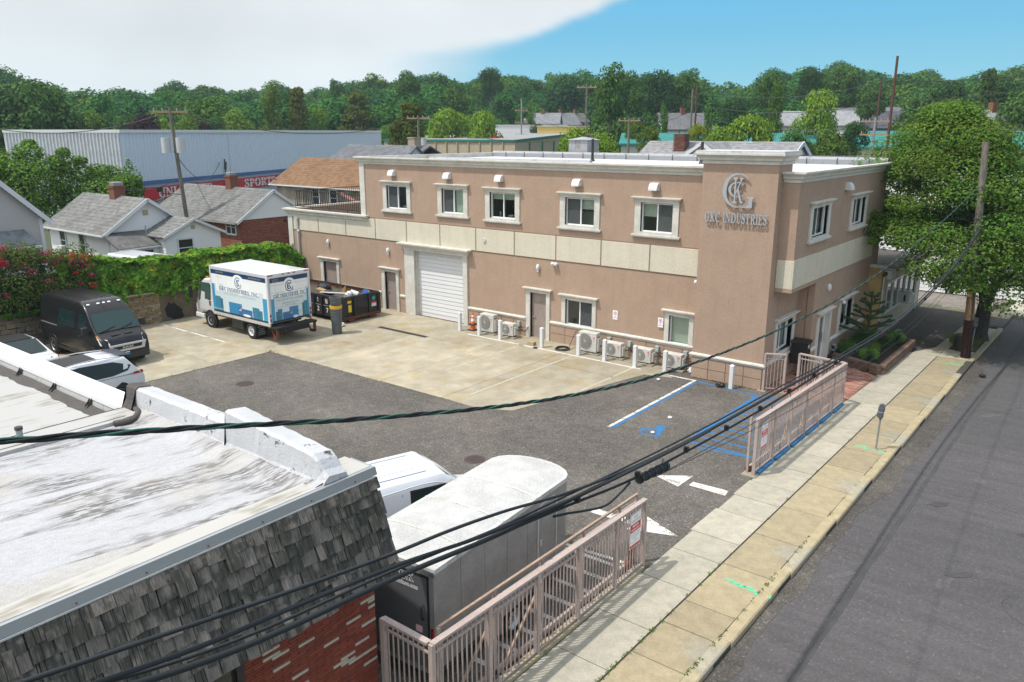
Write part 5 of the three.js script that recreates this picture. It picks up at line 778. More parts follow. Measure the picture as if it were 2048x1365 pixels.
// white cars behind the parapet
function car(t, o) {                                              // +x forward, origin on the ground at the middle
  const { P, L, w, hood, deck, belt, roofY, roof0, roof1, ws, rs } = o, h = L / 2;
  const zf = (x, y) => (y < belt ? lerp(w * 0.97, w, clamp((y - 0.3) / (belt - 0.4))) : lerp(w * 0.96, w * 0.76, clamp((y - belt) / (roofY - belt)))) * (Math.abs(x) > h - 0.9 ? lerp(1, 0.82, Math.pow((Math.abs(x) - h + 0.9) / 0.9, 2)) : 1);
  const top = (x) => { const k = [[-h, deck - 0.12], [-h + 0.1, deck], [rs, belt + 0.02], [roof0, roofY - 0.04], [lerp(roof0, roof1, 0.3), roofY], [lerp(roof0, roof1, 0.75), roofY], [roof1, roofY - 0.06], [ws, hood + 0.06], [h - 0.5, hood - 0.1], [h - 0.05, hood - 0.25], [h, hood - 0.35]]; for (let i = 0; i + 1 < k.length; i++) if (x <= k[i + 1][0]) return lerp(k[i][1], k[i + 1][1], clamp((x - k[i][0]) / (k[i + 1][0] - k[i][0]))); return k[k.length - 1][1]; };
  const xs = [-h, -h + 0.04, -h + 0.1, -h + 0.3, rs, lerp(rs, roof0, 0.5), roof0, lerp(roof0, roof1, 0.3), lerp(roof0, roof1, 0.75), roof1, lerp(roof1, ws, 0.5), ws, lerp(ws, h, 0.4), h - 0.5, h - 0.25, h - 0.05, h];
  const st = xs.sort((a, b) => a - b).map((x) => { const T = top(x), b = Math.abs(x) > h - 0.15 ? 0.38 : 0.24; const ys = [b, b, 0.5, belt - 0.15, belt, lerp(belt, roofY, 0.4), lerp(belt, roofY, 0.8)].map((y) => Math.min(y, T - 0.06)); const r = ys.map((y, i) => [y, i ? zf(x, y) : 0]), e = zf(x, T - 0.06); r.push([T - 0.02, e * 0.96], [T, e * 0.86], [T + 0.01, e * 0.45], [T + 0.015, 0]); return [x, r]; });
  part('body', loft(st), P, t);
  const gl = (poly) => [1, -1].map((s) => part('side_window', sidePoly(poly, zf, s, 0.008), mGlassCar, t));
  o.windows.forEach(gl);
  part('rear_window', quadG([o.rw[0], o.rw[1], w * 0.68], [o.rw[0], o.rw[1], -w * 0.68], [o.rw[2], o.rw[3], -w * 0.8], [o.rw[2], o.rw[3], w * 0.8]), mGlassCar, t);
  part('windscreen', quadG([roof1 + 0.05, roofY - 0.06, w * 0.66], [roof1 + 0.05, roofY - 0.06, -w * 0.66], [ws - 0.02, hood + 0.1, -w * 0.8], [ws - 0.02, hood + 0.1, w * 0.8]).translate(0.01, 0.03, 0), mGlassCar, t);
  part('sunroof', rb(o.sun[0], o.sun[1], roofY + 0.012, roofY + 0.026, -w * o.sun[2], w * o.sun[2], 0.006, 1), M.black, t);
  for (const s of [1, -1]) { for (const x of [-h + 0.95, h - 0.9]) { const ar = new THREE.CylinderGeometry(0.40, 0.40, 0.06, 24); ar.rotateX(PI / 2); ar.translate(x, 0.37, s * (w * 0.95)); part('wheel_well', ar, M.black, t); wheel(0.34, 0.22, M.alu, 5, t, [x, 0.34, s * (w - 0.1)], s); }
    part('mirror', rb(ws - 0.55, ws - 0.35, belt, belt + 0.15, s * w, s * (w + 0.2), 0.04), P, t); o.lamp(s, zf, h); }
}
{
  const t = thing('suv', 'white sport utility vehicle with black panoramic roof panel seen past the white coping', 'car', [-27.85, 0.012, -10.75], -PI / 2), P = paint([0.74, 0.76, 0.78], 0.3);
  car(t, { P, L: 4.7, w: 0.93, hood: 1.0, deck: 0.98, belt: 1.0, roofY: 1.63, roof0: -1.75, roof1: 0.45, ws: 1.35, rs: -2.2, rw: [-1.86, 1.56, -2.22, 1.08], sun: [-0.9, 0.5, 0.6], windows: [[[-1.75, 1.12], [-1.2, 1.04], [1.0, 1.04], [0.45, 1.5], [-0.2, 1.55], [-1.3, 1.5], [-1.9, 1.28]]],
    lamp: (s, zf, h) => { part('tail_lamp', sidePoly([[-2.32, 0.92], [-1.9, 0.96], [-1.92, 1.02], [-2.3, 1.03]], zf, s, 0.012), M.redLens, t); part('roof_rail', tube([v3(-1.6, 1.62, s * 0.66), v3(-0.6, 1.69, s * 0.68), v3(0.4, 1.63, s * 0.66)], 0.018, 5), M.alu, t); part('belt_trim', sidePoly([[-1.9, 0.98], [1.0, 0.98], [1.0, 1.0], [-1.9, 1.0]], zf, s, 0.012), M.black, t); part('roof_pillar', sidePoly([[0.05, 1.04], [0.1, 1.04], [0.08, 1.55], [0.03, 1.55]], zf, s, 0.011), M.black, t); } });
  part('spoiler', hexa([[-2.0, 1.6, 0.58], [-1.6, 1.66, 0.62], [-1.6, 1.66, -0.62], [-2.0, 1.6, -0.58]].map((p) => [p[0], p[1] - 0.05, p[2]]), [[-2.05, 1.6, 0.58], [-1.6, 1.665, 0.62], [-1.6, 1.665, -0.62], [-2.05, 1.6, -0.58]]), mat([0.02, 0.03, 0.05], 0.2), t);
}
{
  const t = thing('sedan', 'white saloon car with dark glass roof parked nose to the fieldstone wall', 'car', [-33.9, 0.012, -11.3], PI), P = paint([0.74, 0.75, 0.77], 0.3);
  car(t, { P, L: 4.8, w: 0.92, hood: 0.98, deck: 1.0, belt: 0.95, roofY: 1.42, roof0: -0.75, roof1: 0.55, ws: 1.5, rs: -1.55, rw: [-0.78, 1.425, -1.52, 1.04], sun: [-0.7, 0.5, 0.62], windows: [[[-1.4, 1.02], [1.15, 0.98], [0.5, 1.36], [-0.6, 1.38]]],
    lamp: (s, zf, h) => { part('tail_lamp', hexa([[-2.38, 0.72, s * 0.45], [-2.1, 0.72, s * 0.84], [-2.05, 0.95, s * 0.86], [-2.3, 0.97, s * 0.5]], [[-2.42, 0.74, s * 0.5], [-2.14, 0.74, s * 0.88], [-2.08, 0.97, s * 0.885], [-2.36, 0.98, s * 0.52]]), M.redLens, t); } });
  part('boot_gap', bx(-2.36, -2.34, 0.86, 0.9, -0.55, 0.55), M.black, t);
}
// white cargo van between roof edge and trailer, nose away
{
  const t = thing('panel_van', 'white panel van with ribbed roof standing between the near roof and the trailer', 'van', [-12.25, 0, -10.05], PI / 2 - rad(18)), P = paint([0.70, 0.73, 0.77], 0.35);
  const zf = (x, y) => (y < 1.05 ? 1.0 : lerp(1.0, 0.80, (y - 1.05) / 0.95)) * (x > 2.9 ? lerp(1, 0.9, clamp((x - 2.9) / 0.9)) : 1);
  const top = (x) => (x < -2.3 ? 1.98 : x < 1.75 ? 2.08 : x < 2.75 ? lerp(2.08, 1.18, Math.pow((x - 1.75) / 1.0, 1.35)) : lerp(1.18, 1.0, (x - 2.75) / 0.75));
  part('body', loft([-2.6, -2.5, -2.0, -1, 0, 1, 1.4, 1.75, 1.95, 2.2, 2.5, 2.75, 3.1, 3.4, 3.48].map((x) => { const T = top(x), ys = [0.35, 0.35, 0.7, 1.05, 1.3, 1.6, 1.85].map((y) => Math.min(y, T - 0.08)); const r = ys.map((y, i) => [y, i ? zf(x, y) : 0]), e = zf(x, T - 0.08); r.push([T - 0.03, e * 0.95], [T, e * 0.84], [T + 0.02, e * 0.45], [T + 0.04, 0]); return [x, r]; })), P, t);
  part('roof_rib', [-0.5, -0.25, 0, 0.25, 0.5].map((z) => rb(-2.3, 1.5, 2.095, 2.125, z - 0.02, z + 0.02, 0.012, 1)), P, t);
  for (const s of [1, -1]) { part('side_window', sidePoly([[0.95, 1.28], [2.05, 1.28], [1.74, 1.82], [1.0, 1.85]], zf, s, 0.008), mGlassCar, t); part('window_seal', sidePoly([[0.90, 1.24], [2.14, 1.24], [1.78, 1.86], [0.94, 1.89]], zf, s, 0.004), M.black, t); part('drip_rail', tube([v3(-2.5, 1.9, s * 0.87), v3(0, 1.94, s * 0.86), v3(1.7, 1.92, s * 0.86), v3(2.3, 1.5, s * 0.9)], 0.015, 5), P, t); part('door_gap', [sidePoly([[0.75, 0.5], [0.765, 0.5], [0.765, 1.85], [0.75, 1.85]], zf, s, 0.005), sidePoly([[-0.75, 0.5], [-0.735, 0.5], [-0.735, 1.8], [-0.75, 1.8]], zf, s, 0.005)], M.greyMetal, t); part('mirror', rb(2.1, 2.22, 1.1, 1.4, s * 1.02, s * 1.25, 0.03), M.black, t);
    for (const x of [-1.5, 2.1]) wheel(0.36, 0.22, M.alu, 6, t, [x, 0.36, s * 0.9], s); }
  part('windscreen', quadG([1.82, 2.03, 0.72], [1.82, 2.03, -0.72], [2.68, 1.26, -0.84], [2.68, 1.26, 0.84]).translate(0.03, 0.03, 0), mGlassCar, t);
}
// enclosed trailer
{
  const t = thing('enclosed_trailer', 'grey enclosed cargo trailer with dusty white roof behind the near gate fence', 'trailer', [-9.02, 0, -8.15], PI / 2 + rad(4.6));
  const al = mat([0.35, 0.34, 0.34], 0.45, { metalness: 0.35, map: tFine }), H0 = 0.38, H1 = 2.34, Wd = 0.92, L = 4.25;
  const nose = [[0, 0.92], [0.18, 0.86], [0.34, 0.72], [0.46, 0.5], [0.53, 0.25], [0.55, 0.0]], nw = (x) => { for (let i = 0; i < 5; i++) if (x <= nose[i + 1][0]) return lerp(nose[i][1], nose[i + 1][1], (x - nose[i][0]) / (nose[i + 1][0] - nose[i][0])); return 0.02; }, ol = [[0, -Wd], ...nose.map(([a, b]) => [L + a, -b]), ...nose.slice(0, -1).reverse().map(([a, b]) => [L + a, b]), [0, Wd]];
  part('frame_rail', slab(ol, H0 - 0.06, H0), M.darkMetal, t); part('body', slab(ol.map(([x, z]) => [x, z * 0.985]), H0, H1 - 0.04), al, t);
  const n = 6; for (const s of [1, -1]) for (let i = 0; i < n; i++) { const a = i * L / n + 0.006, b = (i + 1) * L / n - 0.006; if (s > 0 && i === 4) { } part('side_panel', bx(a, b, H0 + 0.03, H1 - 0.08, s * Wd * 0.985, s * (Wd * 0.985 + 0.006)), al, t); }
  // domed roof with three seams and a trim all round
  const rm = mat([0.58, 0.575, 0.56], 0.5, { map: tFine, bump: tStuccoB, bs: 0.01 }), P = [], F = []; const outline = (k) => ol.map(([x, z]) => [lerp(2.2, x, k), z * k]);
  { const nu = 40, nv = 14; for (let i = 0; i <= nu; i++) for (let j = 0; j <= nv; j++) { const x = (L + 0.545) * i / nu, wz = x < L ? Wd : Math.max(0.06, nw(x - L)), z = lerp(-wz, wz, j / nv), d = 1 - Math.pow(Math.abs(z) / wz, 2.5); P.push(v3(x, H1 - 0.02 + 0.07 * d * smooth(0, 0.3, x) * (1 - smooth(L, L + 0.55, x) * 0.8) + 0.012 * (fbm(i / nu, j / nv, 8, 4, 501, 3) - 0.5), z)); } for (let i = 0; i < nu; i++) for (let j = 0; j < nv; j++) F.push([i * (nv + 1) + j, (i + 1) * (nv + 1) + j, (i + 1) * (nv + 1) + j + 1, i * (nv + 1) + j + 1]); }
  part('roof', quads(P, F), rm, t);
  const f = rng(52); for (const x of [0.85, 2.0, 3.15]) { const pts = []; for (let j = 0; j <= 16; j++) { const z = lerp(-Wd, Wd, j / 16); pts.push(v3(x + 0.02 * (f() - 0.5), H1 + 0.052 - 0.072 * Math.pow(Math.abs(z) / Wd, 2.5), z)); } part('roof_seam', tube(pts, 0.024, 5, 40), mat([0.66, 0.65, 0.62], 0.6, { map: tDirty }), t); }
  part('roof_trim', sweep([...ol].reverse().map(([x, z]) => [x, z]), [[-0.06, H1 - 0.01], [0.012, H1 - 0.015], [0.014, H1 - 0.1], [0, H1 - 0.1], [-0.06, H1 - 0.03]], true), mat([0.6, 0.59, 0.57], 0.4, { map: tDirty }), t);
  // rear ramp door
  const dm = mat([0.16, 0.163, 0.17], 0.35, { metalness: 0.4 });
  part('rear_frame', [bx(-0.03, 0.0, H0, H1 - 0.08, -Wd, -Wd + 0.1), bx(-0.03, 0, H0, H1 - 0.08, Wd - 0.1, Wd), bx(-0.03, 0, H1 - 0.16, H1 - 0.06, -Wd, Wd), bx(-0.03, 0.0, H0 - 0.06, H0 + 0.05, -Wd, Wd)], al, t);
  part('ramp_door', bx(-0.035, -0.01, H0 + 0.05, H1 - 0.2, -Wd + 0.13, Wd - 0.13), dm, t); part('door_seal', [bx(-0.045, -0.02, H0 + 0.03, H1 - 0.17, Wd - 0.135, Wd - 0.10), bx(-0.045, -0.02, H0 + 0.03, H1 - 0.17, -Wd + 0.10, -Wd + 0.135), bx(-0.045, -0.02, H1 - 0.2, H1 - 0.165, -Wd + 0.1, Wd - 0.1)], M.black, t);
  part('door_handle', [tube([v3(-0.04, 1.35, 0.70), v3(-0.09, 1.38, 0.70), v3(-0.09, 1.6, 0.70), v3(-0.04, 1.63, 0.70)], 0.014, 6, 16), bar(v3(-0.06, 1.0, 0.25), v3(-0.06, 1.02, 0.5), 0.045), bar(v3(-0.05, 1.02, 0.5), v3(-0.05, 0.98, 0.72), 0.02)], M.black, t);
  part('tail_lamp', bx(-0.05, -0.02, H0 + 0.35, H0 + 0.85, Wd - 0.07, Wd - 0.02), M.redLens, t); part('tail_lamp', bx(-0.05, -0.02, H0 + 0.35, H0 + 0.85, -Wd + 0.02, -Wd + 0.07), M.redLens, t);
  part('sticker', bx(-0.04, -0.036, 1.08, 1.2, 0.52, 0.66), mat([0.7, 0.45, 0.45], 0.6), t);
  const lg = panelTex('maker_print', -0.42, 0.42, -0.17, 0.17, mat(0xffffff, 0.5, { transparent: true, map: canvasTex(512, 208, (g, w, h) => { g.clearRect(0, 0, w, h); g.font = 'bold 120px serif'; g.textAlign = 'center'; g.lineWidth = 12; g.strokeStyle = '#e6e6e6'; g.strokeText('LOOK', w / 2, 100); g.fillStyle = '#0c0c0d'; g.fillText('LOOK', w / 2, 100); g.font = 'italic 54px serif'; g.lineWidth = 8; g.strokeText('LookTrailers.com', w / 2 + 10, 170); g.fillText('LookTrailers.com', w / 2 + 10, 170); }) }), t); lg.rotation.y = -PI / 2; lg.position.set(-0.042, 1.98, 0.2);
  const el = panelTex('model_print', -0.2, 0.2, -0.06, 0.06, mat(0xffffff, 0.5, { transparent: true, map: canvasTex(256, 80, (g, w, h) => { g.clearRect(0, 0, w, h); g.font = 'bold 64px serif'; g.fillStyle = '#101012'; g.textAlign = 'center'; g.fillText('Element', w / 2, 60); }) }), t); el.position.set(0.32, 0.86, Wd * 0.985 + 0.009);
  // side door
  const dr = new THREE.Shape(); const rr2 = 0.18; dr.moveTo(3.18, 0.5); dr.lineTo(3.92, 0.5); dr.lineTo(3.92, 2.14 - rr2); dr.quadraticCurveTo(3.92, 2.14, 3.92 - rr2, 2.14); dr.lineTo(3.18 + rr2, 2.14); dr.quadraticCurveTo(3.18, 2.14, 3.18, 2.14 - rr2); dr.closePath();
  const dh = new THREE.Path(); dh.moveTo(3.22, 0.54); dh.lineTo(3.88, 0.54); dh.lineTo(3.88, 1.93); dh.quadraticCurveTo(3.88, 2.1, 3.72, 2.1); dh.lineTo(3.38, 2.1); dh.quadraticCurveTo(3.22, 2.1, 3.22, 1.93); dh.closePath(); dr.holes.push(dh);
  part('door_frame', extr(dr, 0.02).translate(0, 0, Wd * 0.985 + 0.004), M.alu, t); part('door_leaf', bx(3.23, 3.87, 0.55, 1.95, Wd * 0.985 + 0.005, Wd * 0.985 + 0.012), al, t); part('door_latch', rb(3.25, 3.34, 1.22, 1.36, Wd * 0.985 + 0.008, Wd * 0.985 + 0.035, 0.01), M.steel, t);
  for (const s of [1, -1]) { part('mudguard', [rb(1.5, 2.55, 0.62, 0.82, s * Wd, s * (Wd + 0.26), 0.06), rb(1.5, 1.62, 0.3, 0.75, s * Wd, s * (Wd + 0.25), 0.04)], al, t); wheel(0.34, 0.2, M.alu, 8, t, [2.05, 0.34, s * (Wd + 0.12)], s); part('marker_lamp', rb(1.45, 1.55, 0.9, 0.95, s * Wd, s * (Wd + 0.03), 0.01), M.redLens, t); }
  part('drawbar', [bar(v3(L + 0.2, 0.36, 0.6), v3(L + 1.6, 0.4, 0), 0.09), bar(v3(L + 0.2, 0.36, -0.6), v3(L + 1.6, 0.4, 0), 0.09), cyl(v3(L + 1.35, 0.1, 0), v3(L + 1.35, 0.85, 0), 0.04)], M.darkMetal, t);
}
// pickup glimpsed in the far lot, with a boat trailer frame in front of it
{
  const t = thing('pickup_truck', 'black pickup seen from behind in the far lot under the street tree', 'truck', [-7.2, -0.05, -56.0], PI / 2), P = paint([0.02, 0.02, 0.022], 0.3);
  part('body', [rb(-1.2, 0.9, 0.55, 1.2, -0.95, 0.95, 0.06), rb(0.9, 3.9, 0.5, 1.15, -0.95, 0.95, 0.1), shell([[0.9, 1.1], [2.8, 1.1], [2.3, 1.85], [1.0, 1.85]], (y) => lerp(0.93, 0.75, clamp((y - 1.1) / 0.75)), 0)], P, t);
  part('tailgate', rb(-1.25, -1.18, 0.6, 1.15, -0.72, 0.72, 0.03), mat([0.35, 0.36, 0.37], 0.3), t); part('bumper', rb(-1.42, -1.2, 0.5, 0.68, -0.92, 0.92, 0.04), M.steel, t); part('number_plate', bx(-1.43, -1.425, 0.52, 0.64, -0.16, 0.16), M.white, t);
  part('rear_window', quadG([0.985, 1.75, 0.68], [0.985, 1.75, -0.68], [0.9, 1.22, -0.8], [0.9, 1.22, 0.8]).translate(-0.02, 0, 0), mGlassCar, t);
  for (const s of [1, -1]) { part('tail_lamp', bx(-1.26, -1.15, 0.75, 1.15, s * 0.75, s * 0.94), mat([0.6, 0.22, 0.18], 0.2), t); for (const x of [-0.3, 3.0]) wheel(0.42, 0.28, M.alu, 6, t, [x, 0.42, s * 0.86], s); }
  const b = thing('boat_trailer', 'empty galvanised boat trailer frame standing left of the black pickup', 'trailer', [-10.3, -0.05, -55]);
  part('frame', [bar(v3(-3, 0.55, -0.5), v3(2.6, 0.5, 0), 0.12), bar(v3(-3, 0.55, 0.5), v3(2.6, 0.5, 0), 0.12), bar(v3(-2, 0.55, -0.9), v3(-2, 0.55, 0.9), 0.1), bar(v3(-0.2, 0.55, -0.5), v3(-0.2, 0.55, 0.5), 0.1), bar(v3(-0.8, 0.6, 0), v3(-0.1, 1.3, 0), 0.07)], M.alu, b); part('jockey_wheel', [cyl(v3(1.6, 0.12, 0), v3(1.6, 0.7, 0), 0.03), place(new THREE.TorusGeometry(0.11, 0.04, 6, 14), 1.6, 0.14, 0)], M.black, b);
  for (const s of [1, -1]) wheel(0.3, 0.18, M.white, 5, b, [-1.8, 0.3, s * 0.95], s);
}
// ---------- fences and gates ----------
function fencePanel(t, a, b, h0, h1, posts, gap = 0.112, gate = false) { // local run from a to b in [x, z]
  const p = (s, y) => v3(lerp(a[0], b[0], s), y, lerp(a[1], b[1], s)), L = Math.hypot(b[0] - a[0], b[1] - a[1]), h = (s) => lerp(h0, h1, s);
  part('rail', bar(p(0, h0), p(1, h1), gate ? 0.05 : 0.11, 0.045), gate ? M.fenceOld : M.fence, t); part('rail', bar(p(0, h0 - 0.17), p(1, h1 - 0.17), 0.035), M.fence, t); part('rail', bar(p(0, 0.12), p(1, 0.12), gate ? 0.06 : 0.035, gate ? 0.1 : 0.035), M.fence, t);
  for (const s of posts) part('post', [bar(p(s, 0), p(s, h(s)), gate ? 0.06 : 0.08)], M.fence, t);
  const n = gate ? 0 : Math.round(L / gap); for (let i = 1; i < n; i++) { const s = i / n; part('picket', bar(p(s, 0.1), p(s, h(s) - 0.01), 0.019), M.fence, t); }
}
M.fenceOld = mat([0.56, 0.44, 0.39], 0.6, { map: tStain });
const signTex = canvasTex(256, 448, (g, w, h) => {
  g.fillStyle = '#e9e9ec'; g.fillRect(0, 0, w, h); g.strokeStyle = '#b3202c'; g.lineWidth = 6; g.strokeRect(8, 8, w - 16, h - 16); g.fillStyle = '#4a4a50'; g.textAlign = 'center'; g.font = '44px serif'; g.fillText('GKC', w / 2, 66); g.font = '36px serif'; g.fillText('INDUSTRIES', w / 2, 112);
  g.fillStyle = '#c01f2d'; g.fillRect(8, 134, w - 16, 108); g.fillRect(8, h - 40, w - 16, 28); g.fillStyle = '#fff'; g.font = 'bold 36px sans-serif'; g.fillText('PRIVATE', w / 2, 180); g.font = 'bold 27px sans-serif'; g.fillText('PARKING ONLY', w / 2, 222);
  g.fillStyle = '#6b4a50'; g.font = '19px sans-serif'; ['UNAUTHORIZED VEHICLES', 'WILL BE TOWED AWAY', 'AT OWNER EXPENSE', '24 HOURS', 'CALL 718-757-8959'].forEach((s, i) => g.fillText(s, w / 2, 272 + i * 27));
});
const mSign = mat(0xffffff, 0.4, { map: signTex });
{
  const t = thing('metal_fence', 'pinkish beige metal picket fence along the pavement beside the trailer', 'fence', [0, 0, 0]);
  fencePanel(t, [-7.35, -7.36], [-7.35, -13.9], 1.76, 1.63, [0, 0.205, 0.41, 0.61, 0.82, 1]); fencePanel(t, [-7.41, -7.36], [-8.42, -7.36], 1.76, 1.76, [1]);
  part('kerb', bx(-7.48, -7.28, -0.02, 0.07, -13.85, 3), mKerb, t);
  const g = thing('sliding_gate', 'metal sliding gate drawn back behind the near fence, with diagonal braces', 'gate', [0, 0, 0]);
  fencePanel(g, [-7.58, -7.75], [-7.58, -13.95], 1.74, 1.66, [0, 0.22, 0.44, 0.66, 0.88, 1], 0.16, true);
  part('brace', bar(v3(-7.54, 0.15, -7.95), v3(-7.54, 1.6, -9.3), 0.04), M.fenceOld, g); part('brace', bar(v3(-7.54, 0.2, -9.35), v3(-7.54, 1.6, -10.75), 0.04), M.fenceOld, g);
  part('roller', [cyl(v3(-7.62, 0.12, -13.6), v3(-7.5, 0.12, -13.6), 0.1, 0.1, 14), bx(-7.62, -7.48, 0.1, 0.55, -13.75, -13.7)], M.rust, g);
  const s = thing('gate_sign', 'red and white private parking sign on the end of the near fence', 'sign', [-7.30, 1.14, -13.42], PI / 2); s.rotation.order = 'YXZ'; part('board', rb(-0.23, 0.23, -0.4, 0.4, -0.008, 0, 0.003, 1), M.white, s); const f = panelTex('print', -0.225, 0.225, -0.395, 0.395, mSign, s); f.position.z = 0.004;
}
{
  const t = thing('metal_fence', 'pinkish beige metal picket fence on blue painted kerbs before the brick paving', 'fence', [0, 0, 0]);
  fencePanel(t, [-7.3, -20.0], [-7.17, -27.6], 1.64, 1.52, [0, 0.17, 0.34, 0.51, 0.68, 0.85, 1]);
  fencePanel(t, [-7.2, -27.6], [-8.85, -27.9], 1.52, 1.5, [0.5, 1]);
  for (let i = 0; i < 6; i++) part('blue_kerb', bx(-7.35 + 0.02 * i, -7.20 + 0.02 * i, 0, 0.07, -20.15 - i * 1.27 - 1.12, -20.15 - i * 1.27), mat([0.03, 0.19, 0.40], 0.7, { map: tFine }), t);
  part('footing', bx(-7.6, -7.2, -0.01, 0.03, -20.2, -19.85), mConc[0], t);
  const g = thing('sliding_gate', 'metal sliding gate behind the far fence, leaning braces over blue stripes', 'gate', [0, 0, 0]);
  fencePanel(g, [-7.52, -20.1], [-7.4, -27.3], 1.66, 1.56, [0, 0.2, 0.4, 0.6, 0.8, 1], 0.16, true);
  part('brace', bar(v3(-7.46, 0.2, -22.6), v3(-7.46, 1.5, -23.9), 0.04), M.fenceOld, g); part('brace', bar(v3(-7.44, 0.2, -24.1), v3(-7.44, 1.5, -25.2), 0.04), M.fenceOld, g); part('roller', cyl(v3(-7.6, 0.1, -20.2), v3(-7.45, 0.1, -20.2), 0.08, 0.08, 12), M.rust, g);
  const s = thing('gate_sign', 'red and white private parking sign on the far fence above blue kerbs', 'sign', [-7.235, 1.1, -20.42], PI / 2); part('board', rb(-0.23, 0.23, -0.38, 0.38, -0.008, 0, 0.003, 1), M.white, s); const f = panelTex('print', -0.225, 0.225, -0.375, 0.375, mSign, s); f.position.z = 0.004;
  const p = thing('metal_fence', 'short metal picket panel standing against the tower corner', 'fence', [0, 0, 0]); fencePanel(p, [-9.92, -27.42], [-9.28, -27.72], 1.42, 1.42, [0, 1]); part('footing', bx(-10.1, -9.8, -0.01, 0.025, -27.5, -27.3), mConc[0], p);
}
// ---------- small things by the building ----------
{
  const b0 = thing('bollard', 'white square bollard at the garage corner before the traffic cone', 'bollard', [-24.72, 0, -27.3], 0, 'white bollards along the wall');
  part('post', rb(-0.075, 0.075, 0, 0.88, -0.075, 0.075, 0.012, 1), M.white, b0); part('cap', hexa([[-0.08, 0.88, -0.08], [0.08, 0.88, -0.08], [0.08, 0.88, 0.08], [-0.08, 0.88, 0.08]], [[-0.03, 0.93, -0.03], [0.03, 0.93, -0.03], [0.03, 0.93, 0.03], [-0.03, 0.93, 0.03]]), M.white, b0);
  [[-23.44, -27.22, 'white square bollard before the large air conditioner nearest the garage'], [-22.18, -27.22, 'white square bollard before the small air conditioner left of the steel door'], [-19.84, -27.24, 'white square bollard right of the steel door by the coiled hose'], [-17.9, -27.23, 'white square bollard before the large air conditioner under the window'], [-16.58, -27.19, 'white square bollard before the first small unit right of the large one'], [-15.12, -27.15, 'white square bollard before the middle one of the three small units'], [-13.8, -27.2, 'white square bollard before the air conditioner next to the tower'], [-10.95, -26.95, 'white square bollard alone at the blue line before the tower']].forEach(([x, z, l]) => dup(b0, [x, 0, z], 0, l));
  // outdoor units
  const fanM = mat([0.42, 0.41, 0.38], 0.6), lgT = mat(0xffffff, 0.5, { transparent: true, map: canvasTex(128, 128, (g) => { g.clearRect(0, 0, 128, 128); g.fillStyle = '#d0466c'; g.beginPath(); g.arc(64, 40, 34, 0, 7); g.fill(); g.strokeStyle = '#f1dfe4'; g.lineWidth = 4; g.beginPath(); g.arc(64, 40, 24, 0.2, 5.2); g.stroke(); g.fillStyle = '#f1dfe4'; g.fillRect(52, 26, 5, 26); g.fillRect(52, 48, 16, 5); g.fillStyle = '#8b8b8d'; g.font = 'bold 38px sans-serif'; g.textAlign = 'center'; g.fillText('LG', 64, 116); }) });
  const unit = (label, x, z, w, h) => {
    const t = thing('air_conditioner', label, 'air conditioner', [x, 0.014, z], 0.02, 'outdoor air conditioning units along the wall'), wm = mat([0.66, 0.65, 0.60], 0.5, { map: tFine }), r = h * 0.40, cx = w * 0.36, cy = h * 0.53 + 0.1;
    part('pad', bx(-0.1, w + 0.12, 0, 0.06, -0.45, 0.08), mConc[0], t); part('casing', rb(0, w, 0.1, h + 0.1, -0.34, 0, 0.025), wm, t); part('foot', [bx(0.1, 0.18, 0.05, 0.11, -0.36, 0.02), bx(w - 0.18, w - 0.1, 0.05, 0.11, -0.36, 0.02)], M.darkMetal, t);
    const d = new THREE.CylinderGeometry(r, r, 0.012, 32); d.rotateX(PI / 2); d.translate(cx, cy, 0.001); part('fan_opening', d, mat([0.17, 0.165, 0.15], 0.8), t);
    for (let k = 1; k < 8; k++) part('guard_ring', new THREE.TorusGeometry(r * k / 7, 0.006, 4, 28).translate(cx, cy, 0.012), fanM, t);
    for (let k = 0; k < 8; k++) { const a = k / 8 * PI; part('guard_bar', bar(v3(cx - r * Math.cos(a), cy - r * Math.sin(a), 0.014), v3(cx + r * Math.cos(a), cy + r * Math.sin(a), 0.014), 0.008), fanM, t); }
    part('fan_hub', cyl(v3(cx, cy, 0.0), v3(cx, cy, 0.022), 0.06, 0.05, 14), fanM, t);
    const lg = panelTex('maker_mark', -0.1, 0.1, -0.1, 0.1, lgT, t); lg.position.set(w * 0.85, h * 0.68 + 0.1, 0.004);
    part('side_cover', rb(w, w + 0.07, 0.15, 0.1 + h * 0.75, -0.3, -0.06, 0.02), wm, t); part('side_grip', bx(w, w + 0.012, h * 0.84, h * 0.92, -0.25, -0.1), M.darkMetal, t);
    part('pipe', tube([v3(w + 0.04, 0.35, -0.2), v3(w + 0.25, 0.42, -0.3), v3(w + 0.32, 0.3, -0.5), v3(w + 0.36, 0.5, -0.72)], 0.022, 6, 16), M.black, t); return t;
  };
  unit('large white outdoor air conditioner beside the traffic cone', -23.72, -27.6, 0.80, 0.84); unit('small white outdoor air conditioner left of the steel door casing', -22.45, -27.62, 0.68, 0.58);
  unit('large white outdoor air conditioner below the sliding window', -18.16, -27.62, 0.88, 0.84); unit('small white outdoor air conditioner just right of the large one', -16.85, -27.64, 0.76, 0.58); unit('small white outdoor air conditioner in the middle of three small ones', -15.45, -27.62, 0.76, 0.58); unit('small white outdoor air conditioner next to the tower, below the single window', -14.15, -27.64, 0.80, 0.58);
